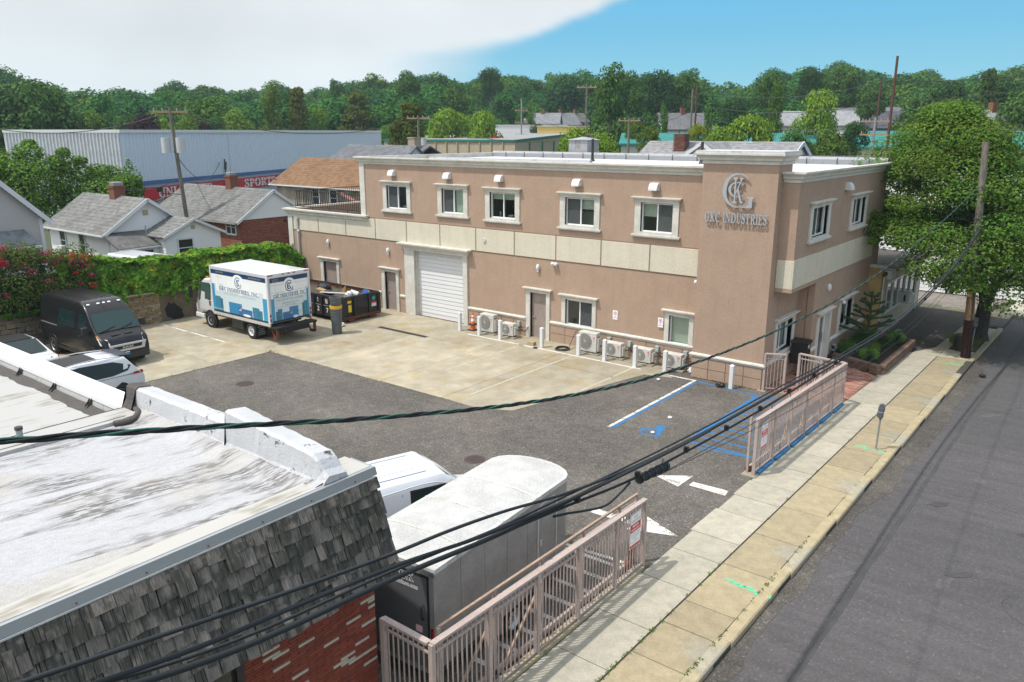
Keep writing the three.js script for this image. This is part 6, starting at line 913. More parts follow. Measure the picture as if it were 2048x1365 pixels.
  // isolator boxes with conduit
  [[-21.95, 'grey switch box on the wall left of the steel door'], [-17.05, 'grey switch box on the wall behind the small unit next to the large one'], [-16.05, 'grey switch box on the wall left of the middle small unit'], [-14.75, 'grey switch box on the wall between the last two units'], [-13.48, 'grey switch box on the wall beside the tower']].forEach(([x, l]) => { const t = thing('switch_box', l, 'switch box', [x, 0.58, ZL + 0.05], 0, 'grey switch boxes on the wall'); part('box', rb(-0.08, 0.08, -0.13, 0.13, 0, 0.11, 0.01), mat([0.36, 0.42, 0.43], 0.5), t); part('conduit', [cyl(v3(0, -0.56, 0.05), v3(0, -0.13, 0.05), 0.02, 0.02, 8)], M.greyMetal, t); part('lid', rb(-0.06, 0.06, -0.1, 0.02, 0.105, 0.12, 0.005, 1), mat([0.45, 0.5, 0.5], 0.5), t); });
  // traffic cones stacked
  { const t = thing('traffic_cone', 'orange traffic cone with white bands standing by the garage door', 'traffic cone', [-24.3, 0.014, -27.75]), om = mat([0.75, 0.13, 0.02], 0.5), bm = mat([0.8, 0.78, 0.74], 0.4);
    part('foot', rb(-0.19, 0.19, 0, 0.05, -0.19, 0.19, 0.015), M.black, t); const r = (y) => lerp(0.145, 0.03, y / 0.9); for (const [a, b, m, n] of [[0.05, 0.45, om, 'cone_body'], [0.45, 0.58, bm, 'white_band'], [0.58, 0.66, om, 'cone_body'], [0.66, 0.74, bm, 'white_band'], [0.74, 0.9, om, 'cone_body']]) part(n, cyl(v3(0, a, 0), v3(0, b, 0), r(a), r(b), 20), m, t); part('cone_skirt', cyl(v3(0, 0.28, 0), v3(0, 0.32, 0), 0.2, 0.19, 16), M.black, t); }
  // wall notices
  const noT = mat(0xffffff, 0.5, { map: canvasTex(128, 220, (g, w, h) => { g.fillStyle = '#eceaee'; g.fillRect(0, 0, w, h); g.strokeStyle = '#b04a68'; g.lineWidth = 10; g.beginPath(); g.arc(64, 70, 38, 0, 7); g.stroke(); g.fillStyle = '#303034'; g.font = 'bold 56px sans-serif'; g.textAlign = 'center'; g.fillText('P', 64, 90); g.beginPath(); g.moveTo(38, 44); g.lineTo(90, 97); g.stroke(); g.fillStyle = '#8a3550'; g.font = 'bold 30px sans-serif'; g.fillText('NO', 64, 150); g.font = 'bold 24px sans-serif'; g.fillText('PARKING', 64, 184); }) });
  for (const [x, l] of [[-16.85, 'white no parking notice on the open wall between the two windows'], [-14.68, 'white no parking notice touching the casing of the single window']]) { const t = thing('wall_notice', l, 'sign', [x, 1.7, ZL + (x > -15 ? 0.056 : 0.006)]); part('board', rb(-0.12, 0.12, -0.2, 0.2, 0, 0.006, 0.002, 1), M.white, t); panelTex('print', -0.118, 0.118, -0.198, 0.198, noT, t).position.z = 0.009; }
  solo('hose', [0, 1, 2].map((i) => new THREE.TorusGeometry(0.32 - 0.03 * i, 0.018, 6, 30).rotateX(PI / 2).translate(-18.95, 0.035 + 0.03 * i, -27.55)).concat(tube([v3(-18.65, 0.06, -27.6), v3(-18.8, 0.3, -28.0), v3(-18.75, 0.75, -28.33)], 0.015, 6, 16)), M.black, 'black hose coiled on the concrete beside a bollard', 'hose');
  solo('cardboard_box', rb(-20.62, -20.28, 0.014, 0.17, -27.42, -27.2, 0.006, 1), mat([0.42, 0.34, 0.22], 0.9, { map: tFine }), 'small tan box on the concrete before the steel door', 'box');
  solo('lid', cyl(v3(-20.0, 0.015, -26.98), v3(-20.0, 0.05, -26.98), 0.11, 0.1, 14), M.black, 'small round black cap on the concrete left of a bollard', 'cap');
  solo('plate', cyl(v3(-20.82, 0.015, -27.0), v3(-20.82, 0.03, -27.0), 0.13, 0.13, 14), M.alu, 'small round metal cover on the white line by the steel door', 'cover'); solo('plate', cyl(v3(-24.35, 0.015, -27.25), v3(-24.35, 0.03, -27.25), 0.13, 0.13, 14), M.alu, 'small round metal cover by the foot of the garage bollard', 'cover');
  const crumple = (x, y, z, r, k) => { const g = new THREE.IcosahedronGeometry(r, 3), p = g.attributes.position; for (let i = 0; i < p.count; i++) { const q = v3().fromBufferAttribute(p, i), n = 1 + 0.9 * (fbm(q.x / r / 3 + 0.5, q.y / r / 3 + q.z / r / 4 + 0.5, 14, 14, k, 2) - 0.5); p.setXYZ(i, q.x * n, q.y * n * 0.6, q.z * n); } g.computeVertexNormals(); g.translate(x, y + r * 0.5, z); return g; };
  solo('plastic_bag', crumple(-12.98, 0.01, -27.95, 0.17, 601), M.white, 'crumpled white bag on the ground at the tower base', 'bag'); solo('plastic_bag', crumple(-11.35, 0, -26.9, 0.16, 602), M.black, 'crumpled black bag on the blue line before the tower', 'bag'); solo('paper', crumple(-29.9, 0.01, -24.3, 0.2, 603), M.white, 'crumpled white paper on the concrete behind the box truck', 'paper');
  for (const [x, z, r, l] of [[-13.55, -26.2, 0.07, 'small scrap of white paper on the asphalt near the white line end'], [-11.25, -22.7, 0.07, 'small scrap of white paper in the middle of the disabled bay'], [-11.05, -21.15, 0.06, 'white paper scrap lying on the wheelchair mark'], [-3.92, -34.8, 0.12, 'dark scrap in the gutter near the utility pole']]) solo('litter', crumple(x, l.startsWith('dark') ? -0.13 : 0, z, r, 610 + Math.round(z)), l.startsWith('dark') ? M.black : M.white, l, 'litter');
  // black parcel box on its post
  { const t = thing('drop_box', 'black metal drop box on a post by the glazed entrance', 'mailbox', [-9.55, 0.012, -30.2]), k = mat([0.012, 0.012, 0.014], 0.42);
    part('body', [rb(-0.32, 0.28, 0.48, 1.32, -0.22, 0.24, 0.03)], k, t); part('lid', hexa([[-0.36, 1.32, -0.26], [0.32, 1.32, -0.26], [0.32, 1.32, 0.3], [-0.36, 1.32, 0.3]], [[-0.36, 1.42, -0.26], [0.32, 1.42, -0.26], [0.32, 1.36, 0.3], [-0.36, 1.36, 0.3]]), k, t); part('post', [bar(v3(0, 0, 0), v3(0, 0.5, 0), 0.13), bx(-0.16, 0.16, 0, 0.02, -0.16, 0.16)], k, t); part('sticker', bx(0.281, 0.284, 1.12, 1.26, -0.05, 0.08), M.white, t); }
  { const t = thing('gas_meter', 'grey gas meter on the wall right of the glazed entrance', 'gas meter', [-9.25, 0.012, -33.45]); part('meter', [cyl(v3(0, 0.45, -0.12), v3(0, 0.45, 0.1), 0.12, 0.12, 14), rb(-0.09, 0.09, 0.4, 0.62, -0.1, 0.1, 0.03)], M.greyMetal, t); part('pipe', [tube([v3(0, 0, -0.08), v3(0, 0.35, -0.08)], 0.02, 6), tube([v3(0, 0.6, 0.05), v3(0, 0.85, 0.1), v3(-0.1, 0.85, 0.2)], 0.02, 6)], M.greyMetal, t); }
}
// parking meters
function meter(x, z, label) {
  const t = thing('parking_meter', label, 'parking meter', [x, 0, z], 0.2), g = mat([0.13, 0.145, 0.17], 0.4, { metalness: 0.4 });
  part('post', cyl(v3(0, 0, 0), v3(0.02, 1.02, 0), 0.028, 0.028, 10), M.greyMetal, t); part('foot', cyl(v3(0, 0, 0), v3(0, 0.04, 0), 0.07, 0.05, 10), M.greyMetal, t);
  part('housing', [rb(-0.085, 0.095, 1.02, 1.22, -0.07, 0.07, 0.04), cyl(v3(0.02, 0.96, 0), v3(0.02, 1.06, 0), 0.03, 0.075, 12)], g, t); part('head', [rb(-0.07, 0.11, 1.2, 1.36, -0.06, 0.06, 0.04), place(new THREE.CylinderGeometry(0.085, 0.085, 0.11, 18).rotateX(PI / 2), 0.03, 1.36, 0)], g, t); part('dial', place(new THREE.CylinderGeometry(0.055, 0.055, 0.006, 16).rotateZ(PI / 2), 0.112, 1.30, 0), mat([0.03, 0.035, 0.04], 0.1), t); part('label_plate', bx(0.095, 0.098, 1.06, 1.18, -0.04, 0.04), mat([0.55, 0.6, 0.68], 0.5), t);
}
meter(-5.15, -24.1, 'grey parking meter on the tan pavement beside green sprayed marks'); meter(-4.93, -38.6, 'dark parking meter standing behind the leaning utility pole');
// ---------- utility pole and overhead cables ----------
{
  const t = thing('utility_pole', 'weathered wooden utility pole with rusty red foot on the right pavement', 'utility pole', [-4.9, 0, -37.1]);
  part('pole', cyl(v3(-0.08, 1.55, 0), v3(-0.42, 8.82, 0), 0.17, 0.125, 16), M.poleWood, t); part('steel_sleeve', [cyl(v3(0, 0, 0), v3(-0.085, 1.62, 0), 0.205, 0.18, 16), cyl(v3(-0.06, 1.28, 0), v3(-0.063, 1.33, 0), 0.2, 0.2, 16)], mat([0.19, 0.055, 0.035], 0.8, { map: tRust }), t);
  part('wood_scar', cyl(v3(-0.075, 1.62, 0.01), v3(-0.12, 2.5, 0.012), 0.176, 0.165, 16), mat([0.42, 0.27, 0.14], 0.9, { map: tBark }), t);
  part('hardware', [bar(v3(-0.28, 5.75, 0.15), v3(-0.28, 5.75, -0.2), 0.05), bar(v3(-0.1, 5.8, 0.15), v3(-0.45, 5.8, 0.15), 0.05), tube([v3(-0.3, 5.7, 0.14), v3(-0.6, 5.2, 0.15), v3(-0.6, 4.95, 0.1), v3(-0.25, 4.7, 0.16)], 0.014, 6), bar(v3(-0.32, 7.1, 0.12), v3(-0.32, 7.1, -0.12), 0.04)], M.darkMetal, t); part('tag', bx(-0.25, -0.1, 2.62, 2.8, 0.17, 0.18), M.amber, t); part('riser', tube([v3(0.1, 0.1, 0.2), v3(0, 2.5, 0.18), v3(-0.15, 5.6, 0.16)], 0.02, 6), M.black, t);
  const ck = mat([0.012, 0.016, 0.020], 0.75), X = -4.9, P = (a) => a.map(([z, y, x]) => v3(x ?? X, y, z));
  const main = [[0.6, 6.15], [-1.2, 5.8], [-2.1, 5.53], [-2.93, 5.36], [-4.5, 5.2], [-6, 5.0], [-7.13, 4.90], [-9.06, 4.74], [-11.33, 4.58], [-14.43, 4.42], [-19.06, 4.17], [-23.86, 4.07], [-30.58, 4.55], [-34, 5.1], [-37.0, 5.75]];
  const A = thing('overhead_cable', 'thickest black overhead cable of the bundle crossing the picture to the pole', 'cable'); part('cable', tube(P(main), 0.026, 8, 160), ck, A); part('messenger', tube(P(main.map(([z, y]) => [z, y + 0.045, X - 0.05])), 0.014, 6, 120), ck, A);
  const B = [[0.6, 6.2], [-1.83, 5.71], [-2.53, 5.58], [-3.41, 5.48], [-4.51, 5.33], [-5.6, 5.13], [-7.1, 4.93], [-9.06, 4.74], [-11.3, 4.575]]; const Bt = thing('overhead_cable', 'black overhead cable joining the thick one above the trailer, middle of three', 'cable'); part('cable', tube(P(B.map(([z, y]) => [z, y, X + 0.02])), 0.020, 8, 80), ck, Bt);
  const C = [[0.6, 6.3], [-1.55, 5.92], [-2.18, 5.81], [-3.42, 5.6], [-4.51, 5.44], [-5.21, 5.36], [-6.1, 5.22], [-7.2, 5.0], [-8.6, 4.80], [-10, 4.665]]; const Ct = thing('overhead_cable', 'thin black overhead cable, uppermost over the shingled mansard', 'cable'); part('cable', tube(P(C.map(([z, y]) => [z, y, X - 0.02])), 0.018, 8, 80), ck, Ct);
  const D = [[-4.5, 5.2], [-6, 5.0], [-7.2, 4.84], [-8.66, 4.63], [-10.13, 4.50], [-13.0, 4.32], [-16.87, 4.18], [-23.8, 3.99], [-30.5, 4.46], [-37, 5.6]]; const Dt = thing('overhead_cable', 'black lashed overhead cable hung just under the thickest one with spacers', 'cable'); part('cable', tube(P(D), 0.018, 8, 140), ck, Dt);
  for (let i = 0; i < 15; i++) { const z = -7.5 - i * 1.5; const y = new THREE.CatmullRomCurve3(P(D)); const q = y.getPoints(400).reduce((a, p) => (Math.abs(p.z - z) < Math.abs(a.z - z) ? p : a)); part('spacer', rb(X - 0.035, X + 0.035, q.y - 0.01, q.y + 0.08, z - 0.03, z + 0.03, 0.01, 1), M.black, Dt); }
  const E2 = [[-5.6, 5.0], [-7.0, 4.78], [-7.56, 4.68], [-8.1, 4.55], [-8.6, 4.50], [-9.0, 4.58]]; part('drop_loop', tube(P([[-7.0, 4.8], [-7.3, 4.72], [-7.7, 4.6], [-8.2, 4.48], [-8.55, 4.52], [-8.8, 4.58]]), 0.016, 6, 40), ck, Dt);
  const sc = thing('splice_case', 'black cable splice case strapped below the overhead cables', 'splice case', [X, 4.5, -9.45]); const ax = v3(0, -0.04, -0.42).normalize(); part('case', [cyl(ax.clone().multiplyScalar(-0.42), ax.clone().multiplyScalar(0.42), 0.06, 0.06, 16)], ck, sc); for (const s of [-0.38, -0.2, 0, 0.18, 0.36]) part('clamp', cyl(ax.clone().multiplyScalar(s - 0.02), ax.clone().multiplyScalar(s + 0.02), 0.068, 0.068, 16), M.black, sc); for (const s of [-0.3, 0.3]) part('strap', bar(v3(0, -0.05 * s, -s), v3(0, 0.12, -s), 0.025), M.steel, sc);
  for (const [k, l, dx] of [[0.35, 'thin wire below the bundle, upper of the two thin wires', 0.1], [0.55, 'thin wire below the bundle, lower of the two thin wires', 0.2]]) { const w = thing('thin_wire', l, 'wire'); part('wire', tube(P([[-9.5, 4.42, X + 0.02], [-14, 4.28 - k * 0.35, X + dx], [-19, 4.05 - k * 0.5, X + dx], [-24, 3.9 - k * 0.4, X + dx], [-31, 4.35 - k * 0.2, X + dx], [-37, 5.4, X]]), 0.006, 5, 60), M.black, w); }
  // twisted service drop
  const sv = [[-3.24, 8.3, -0.2], [-3.28, 8.06, -1.01], [-3.30, 7.97, -1.38], [-3.33, 7.82, -1.97], [-3.37, 7.61, -2.77], [-3.43, 7.28, -4.2], [-3.48, 7.08, -5.25], [-3.54, 6.87, -6.67], [-3.68, 6.6, -9.56], [-3.78, 6.48, -11.74], [-3.92, 6.4, -14.8], [-4.13, 6.47, -19.29], [-4.46, 6.83, -26.5], [-4.71, 7.22, -31.95], [-5.2, 7.1, -37.0]].map((p) => v3(...p));
  const st = thing('service_cable', 'twisted black and green service cable sagging across the whole lot', 'cable'), cv = new THREE.CatmullRomCurve3(sv), N = 700; for (const [k, m, n] of [[0, ck, 'black_strand'], [1, ck, 'black_strand'], [2, mat([0.03, 0.13, 0.09], 0.5), 'green_strand']]) { const pts = []; let len = 0, prev = null; for (let i = 0; i <= N; i++) { const p = cv.getPointAt(i / N); if (prev) len += p.distanceTo(prev); prev = p; const a = len * 2 * PI / 0.55 + k * 2.1; pts.push(v3(p.x + 0.0088 * Math.cos(a), p.y + 0.0088 * Math.sin(a), p.z)); } part(n, tube(pts, k === 2 ? 0.006 : 0.0078, 5, N), m, st); }
  // small bin by the pole
  const b = thing('street_bin', 'black cylindrical bin hidden behind the foot of the utility pole', 'bin', [-5.28, 0, -38.1]); part('bin', [cyl(v3(0, 0, 0), v3(0, 0.72, 0), 0.2, 0.24, 20)], M.blackPlastic, b); part('rim', place(new THREE.TorusGeometry(0.24, 0.02, 6, 20).rotateX(PI / 2), 0, 0.72, 0), M.black, b);
}
// ---------- walls at the left of the lot ----------
{
  const f = rng(83), X = -37.6;
  const stones = (t, z0, z1, y1, rows, wMin, wMax, mats, irr, name) => {
    let y = 0; for (let r = 0; r < rows; r++) { const h = y1 / rows * (1 + irr * (f() - 0.5)); let z = z0; while (z > z1 + 0.03) { let w = rr(wMin, wMax, f); if (z - w < z1 + wMin * 0.5) w = z - z1; const hh = h - 0.018, d = 0.05 + 0.05 * f(); const g = new THREE.BoxGeometry(0.22, hh, w - 0.02, 1, 2, 2), p = g.attributes.position; const k = f() * 100; for (let i = 0; i < p.count; i++) { const c = Math.abs(p.getY(i)) > hh * 0.4 && Math.abs(p.getZ(i)) > w * 0.35 ? 0.7 : 0.25, j = irr * 0.09; p.setXYZ(i, p.getX(i) - (c > 0.5 ? 0.03 * irr : 0), p.getY(i) + j * (hash(Math.round(p.getY(i) * 99), Math.round(p.getZ(i) * 99 + k), 3) - 0.5), p.getZ(i) + j * (hash(Math.round(p.getZ(i) * 99), Math.round(p.getY(i) * 99 + k), 4) - 0.5)); } g.computeVertexNormals(); g.translate(X + d - 0.1 - irr * 0.35 * (y / y1), y + h / 2, z - w / 2); part(name, g, mats[Math.floor(f() * mats.length)], t); z -= w; } y += h; }
  };
  const grey = [[0.26, 0.25, 0.22], [0.31, 0.29, 0.26], [0.22, 0.21, 0.19], [0.30, 0.25, 0.19]].map((c) => mat(c, 0.95, { map: tStain, bump: tGrainB, bs: 0.015 })), tan = [[0.38, 0.28, 0.16], [0.32, 0.23, 0.13], [0.44, 0.37, 0.26], [0.36, 0.26, 0.14]].map((c) => mat(c, 0.95, { map: tFine, bump: tGrainB, bs: 0.012 }));
  const a = thing('retaining_wall', 'rough grey fieldstone retaining wall behind the van and white cars', 'wall'); part('core', bx(-39, -37.72, -0.1, 1.4, -16.2, -8), M.soil, a); stones(a, -9.8, -15.7, 1.42, 8, 0.2, 0.48, grey, 0.55, 'stone');
  const b = thing('retaining_wall', 'tan stacked stone wall with a sloping end right of the van', 'wall'); part('core', bx(-38.6, -37.66, -0.1, 1.5, -19.3, -15.7), mat([0.16, 0.12, 0.08], 1), b); stones(b, -15.72, -19.36, 1.52, 14, 0.13, 0.42, tan, 0.12, 'stone'); part('coping', rb(-37.95, -37.45, 1.52, 1.60, -19.1, -15.7, 0.02), tan[2], b);
  const c = thing('retaining_wall', 'stained grey concrete wall with black soot in front of the truck', 'wall'); part('face', bx(-38.6, -37.62, -0.1, 1.42, -28.6, -19.38), mat([0.24, 0.215, 0.175], 0.95, { map: tStain, bump: tGrainB, bs: 0.006 }), c);
  { const pts = [], q = rng(4); for (let i = 0; i < 22; i++) { const t = i / 22 * 2 * PI, k = 0.75 + 0.5 * q(); pts.push([20.05 + 0.42 * Math.cos(t) * k + 0.2 * Math.max(0, -Math.sin(t)), 0.46 + 0.44 * Math.sin(t) * k]); } const g = extr(pts, 0.004); g.rotateY(PI / 2); g.translate(-37.618, 0, 0); part('soot', g, mat([0.02, 0.02, 0.02], 1), c); }
}
struct('yard', slab([[-37.8, -4], [-37.8, -39], [-60, -44], [-90, -60], [-110, -30], [-100, 10], [-38, 6]], -0.2, 0.5), mat([0.07, 0.085, 0.04], 1, { map: tFine }));

// ---------- houses ----------
const mShingle = (c, n = 0) => mat(c, 0.95, { map: tRoofing[n], bump: tRoofing[n], bs: 0.012 });
const mSide = { white: mat([0.78, 0.78, 0.78], 0.6), grey: mat([0.46, 0.43, 0.42], 0.65), old: mat([0.54, 0.53, 0.50], 0.8, { map: tStain }) };
const mBrickFar = mat([0.24, 0.09, 0.055], 0.9, { map: tFine });
function siding(w, y0, y1, pitch, lim) {                          // facing +z from x = 0; lim(y) -> [x0, x1]
  const P = [], F = []; for (let y = y0; y < y1 - 0.01; y += pitch) { const t = Math.min(y + pitch, y1), [a, b] = lim ? lim((y + t) / 2) : [0, w]; if (b - a < 0.02) continue; const k = P.length; P.push(v3(a, y, 0.02), v3(b, y, 0.02), v3(b, t, 0.002), v3(a, t, 0.002), v3(a, y, 0), v3(b, y, 0)); F.push([k, k + 1, k + 2, k + 3], [k + 4, k + 5, k + 1, k]); }
  return quads(P, F);
}
function gableRoof(x0, x1, zr, hw, ye, yr, o = 0.3, th = 0.12) {  // ridge along x
  const s = (yr - ye) / hw, e = ye - s * o, P = (x, s2) => [[x, yr, zr], [x, e, zr + s2 * (hw + o)], [x, e - th, zr + s2 * (hw + o)], [x, yr - th, zr]];
  return [1, -1].map((k) => hexa(P(x0 - o, k), P(x1 + o, k)));
}
// rows of shingle tabs laid as thin overlapping courses, real steps down the slope
function courses(x0, x1, zr, hw, ye, yr, o, k, step = 0.3) { const L = Math.hypot(hw + o, (yr - ye) * (hw + o) / hw), n = Math.round(L / step), dy = -(yr - ye) / hw, gs = []; for (let i = 0; i < n; i++) { const a = (i / n) * (hw + o), b = ((i + 1) / n) * (hw + o) + 0.04; gs.push(hexa([[x0 - o, yr + dy * a + 0.008, zr + k * a], [x1 + o, yr + dy * a + 0.008, zr + k * a], [x1 + o, yr + dy * b + 0.028, zr + k * b], [x0 - o, yr + dy * b + 0.028, zr + k * b]], [[x0 - o, yr + dy * a, zr + k * a], [x1 + o, yr + dy * a, zr + k * a], [x1 + o, yr + dy * b, zr + k * b], [x0 - o, yr + dy * b, zr + k * b]])); } return gs; }
function houseWin(t, w, h, [x, y, z], turn, o = {}) { const g = new THREE.Group(); g.name = 'window'; g.position.set(x, y, z); g.rotation.y = turn; t.add(g); part('frame', [bx(-w / 2 - 0.09, -w / 2, -0.09, h + 0.09, 0, 0.06), bx(w / 2, w / 2 + 0.09, -0.09, h + 0.09, 0, 0.06), bx(-w / 2, w / 2, h, h + 0.09, 0, 0.06), bx(-w / 2, w / 2, -0.12, 0, 0, 0.08), bx(-w / 2, w / 2, h / 2 - 0.02, h / 2 + 0.03, 0.01, 0.05), ...(o.pair ? [bx(-0.04, 0.04, 0, h, 0, 0.055)] : [])], o.m || M.white, g); part('pane', bx(-w / 2, w / 2, 0, h, 0.008, 0.012), o.glass || mGlassCar, g); if (o.ac) part('window_unit', rb(-w / 2 + 0.02, w / 2 - 0.02, 0.02, 0.42, 0, 0.35, 0.02), M.whiteMatte, g); return g; }
function chimney(t, x, z, w, y0, y1, m, cap) { part('chimney', [bx(x - w / 2, x + w / 2, y0, y1, z - w / 2, z + w / 2), bx(x - w / 2 - 0.05, x + w / 2 + 0.05, y1 - 0.12, y1, z - w / 2 - 0.05, z + w / 2 + 0.05)], m, t); if (cap) part('chimney_cap', rb(x - w / 2 + 0.05, x + w / 2 - 0.05, y1, y1 + 0.25, z - w / 2 + 0.05, z + w / 2 - 0.05, 0.03), M.greyMetal, t); }
const east = (g, x, z0) => { g.rotateY(PI / 2); g.translate(x, 0, z0); return g; };     // a wall facing +z, x from 0, becomes one facing +x running to -z from z0
{ // white cottage with an ell
  const t = thing('house', 'white sided cottage with grey shingle roof, gable vent and small ell toward the vines', 'house'), zr = -25.6, hw = 2.75, ye = 3.25, yr = 5.12, S = mShingle([0.25, 0.25, 0.24]);
  const gl = (y) => (y < ye - 0.1 ? [0, 2 * hw - 0.2] : [(y - ye) / (yr - ye) * hw, 2 * hw - 0.2 - (y - ye) / (yr - ye) * hw]);
  part('wall', [place(siding(8.3, 0.5, 3.3, 0.17), -58.3, 0, zr + hw - 0.12), east(siding(5.3, 0.5, yr - 0.15, 0.17, gl), -50.05, zr + hw - 0.12)], mSide.white, t);
  part('wall_core', [bx(-58.3, -50.1, 0.4, 3.2, zr - hw + 0.15, zr + hw - 0.16), extr([[0.1, 3.1], [2 * hw - 0.3, 3.1], [hw - 0.1, yr - 0.25]], 8.1).rotateY(PI / 2).translate(-58.2, 0, zr + hw - 0.1)], mSide.white, t);
  part('roof', [...gableRoof(-58.2, -50.0, zr, hw, ye, yr), ...courses(-58.2, -50.0, zr, hw, ye, yr, 0.3, 1), ...courses(-58.2, -50, zr, hw, ye, yr, 0.3, -1)], S, t);
  part('rake_board', [1, -1].map((k) => bar(v3(-49.68, yr - 0.08, zr), v3(-49.68, ye - 0.28, zr + k * (hw + 0.3)), 0.05, 0.2)), M.white, t); part('gutter', bar(v3(-58.5, ye - 0.26, zr + hw + 0.35), v3(-49.7, ye - 0.26, zr + hw + 0.35), 0.1), M.white, t);
  part('gable_vent', bx(-50.03, -50.0, 4.05, 4.38, zr - 0.1, zr + 0.25), mat([0.42, 0.36, 0.22], 0.8), t); chimney(t, -53.6, zr, 0.75, 4.9, 5.75, mBrickFar, true);
  const W = zr + hw - 0.1; houseWin(t, 0.75, 1.5, [-56.3, 1.45, W], 0, { ac: 1 }); houseWin(t, 0.7, 1.45, [-53.5, 1.4, W], 0); houseWin(t, 0.5, 1.5, [-58.32, 1.4, W - 0.9], -PI / 2);
  // ell toward the lot
  const ez = -27.2, eh = 1.95, e0 = 2.98, e1 = 3.9, ex = -47.5; part('ell_wall', [east(siding(3.8, 0.5, e1 - 0.1, 0.17, (y) => (y < e0 ? [0, 3.8] : [(y - e0) / (e1 - e0) * 1.9, 3.8 - (y - e0) / (e1 - e0) * 1.9])), ex, ez + 1.9), place(siding(2.6, 0.5, 3.0, 0.17), -50.1, 0, ez + 1.9), bx(-50, ex - 0.02, 0.4, 3.0, ez - 1.88, ez + 1.88)], mSide.white, t);
  part('ell_roof', [...gableRoof(-50.6, ex + 0.05, ez, eh, e0, e1, 0.22, 0.1), ...courses(-50.6, ex + 0.05, ez, eh, e0, e1, 0.22, 1), ...courses(-50.6, ex + 0.05, ez, eh, e0, e1, 0.22, -1)], S, t); part('rake_board', [1, -1].map((k) => bar(v3(ex + 0.28, e1 - 0.06, ez), v3(ex + 0.28, e0 - 0.16, ez + k * (eh + 0.22)), 0.04, 0.15)), M.white, t); part('gable_vent', bx(ex + 0.02, ex + 0.04, 3.2, 3.45, ez - 0.15, ez + 0.12), mat([0.42, 0.36, 0.22], 0.8), t);
  houseWin(t, 0.95, 1.05, [ex + 0.02, 1.55, -26.6], PI / 2); houseWin(t, 0.75, 1.2, [-48.6, 1.4, ez + 1.92], 0);
  part('porch_roof', hexa([[-50.0, 3.15, -22.6], [-48.0, 2.35, -22.6], [-48.0, 2.25, -22.6], [-50, 3.0, -22.6]], [[-50, 3.15, -25.4], [-48.0, 2.4, -25.4], [-48.0, 2.3, -25.4], [-50, 3.0, -25.4]]), mShingle([0.17, 0.165, 0.16], 1), t); part('porch_wall', [east(siding(2.3, 0.5, 2.3, 0.17), -48.25, -23.0), place(siding(1.8, 0.5, 2.5, 0.17), -50.05, 0, -23.0)], mSide.white, t); part('gutter', bar(v3(-47.97, 2.25, -22.6), v3(-47.97, 2.3, -25.3), 0.08), M.white, t); houseWin(t, 0.85, 0.4, [-48.22, 1.7, -24.4], PI / 2); part('vent_pipe', cyl(v3(-49.2, 2.7, -25.0), v3(-49.2, 3.5, -25.0), 0.04), M.greyMetal, t);
}
{ // brick house
  const t = thing('house', 'red brick bungalow with white sided gable and brick chimney on grey shingles', 'house'), zr = -36.6, hw = 3.1, ye = 2.95, yr = 4.98, S = mShingle([0.225, 0.225, 0.215], 1);
  part('roof', [...gableRoof(-64, -52.2, zr, hw, ye, yr), ...courses(-64, -52.2, zr, hw, ye, yr, 0.3, 1), ...courses(-64, -52.2, zr, hw, ye, yr, 0.3, -1)], S, t);
  part('gable_wall', east(siding(6, 2.9, yr - 0.12, 0.17, (y) => [(y - ye) / (yr - ye) * 3.0, 6 - (y - ye) / (yr - ye) * 3.0]), -52.05, zr + 3.0), mSide.white, t); part('wall', [bx(-64, -52.1, 0.3, 2.95, zr - 2.95, zr + 2.95), extr([[0.1, 2.9], [5.9, 2.9], [3, yr - 0.3]], 11.6).rotateY(PI / 2).translate(-63.9, 0, zr + 3.0)], mat([0.20, 0.06, 0.04], 1), t);
  const f = rng(91), bm = [[0.27, 0.09, 0.055], [0.22, 0.065, 0.04], [0.30, 0.11, 0.07]].map((c) => mat(c, 0.9)), rows = [[], [], []]; for (let r = 0; r < 34; r++) for (let i = 0; i < 24; i++) { const z = zr + 2.95 - i * 0.25 - (r % 2) * 0.12; if (z - 0.23 < zr - 2.95) continue; rows[Math.floor(f() * 3)].push(bx(-52.1, -52.085, 0.5 + r * 0.072, 0.562 + r * 0.072, z - 0.235, z)); } for (let r = 0; r < 34; r++) for (let i = 0; i < 20; i++) { const x = -52.1 - i * 0.25 - (r % 2) * 0.12; rows[Math.floor(f() * 3)].push(bx(x - 0.235, x, 0.5 + r * 0.072, 0.562 + r * 0.072, zr + 2.95, zr + 2.965)); } rows.forEach((g, i) => { part('brick', g, bm[i], t).userData.kind = 'stuff'; });
  part('rake_board', [1, -1].map((k) => bar(v3(-51.88, yr - 0.08, zr), v3(-51.88, ye - 0.28, zr + k * (hw + 0.3)), 0.05, 0.2)), M.white, t); part('gutter', bar(v3(-64, ye - 0.28, zr + hw + 0.34), v3(-52, ye - 0.28, zr + hw + 0.34), 0.09), mat([0.3, 0.28, 0.25], 0.6), t);
  houseWin(t, 1.15, 0.95, [-53.3, 1.85, zr + 2.97], 0, { pair: 1 }); chimney(t, -57.4, zr, 0.7, 4.7, 5.85, mBrickFar, true); part('vent_pipe', cyl(v3(-54.0, 3.6, -34.8), v3(-54.0, 4.15, -34.8), 0.05), M.whiteMatte, t); part('wall_lamp', rb(-52.08, -51.9, 2.5, 2.62, -37.6, -37.4, 0.02), M.black, t);
}
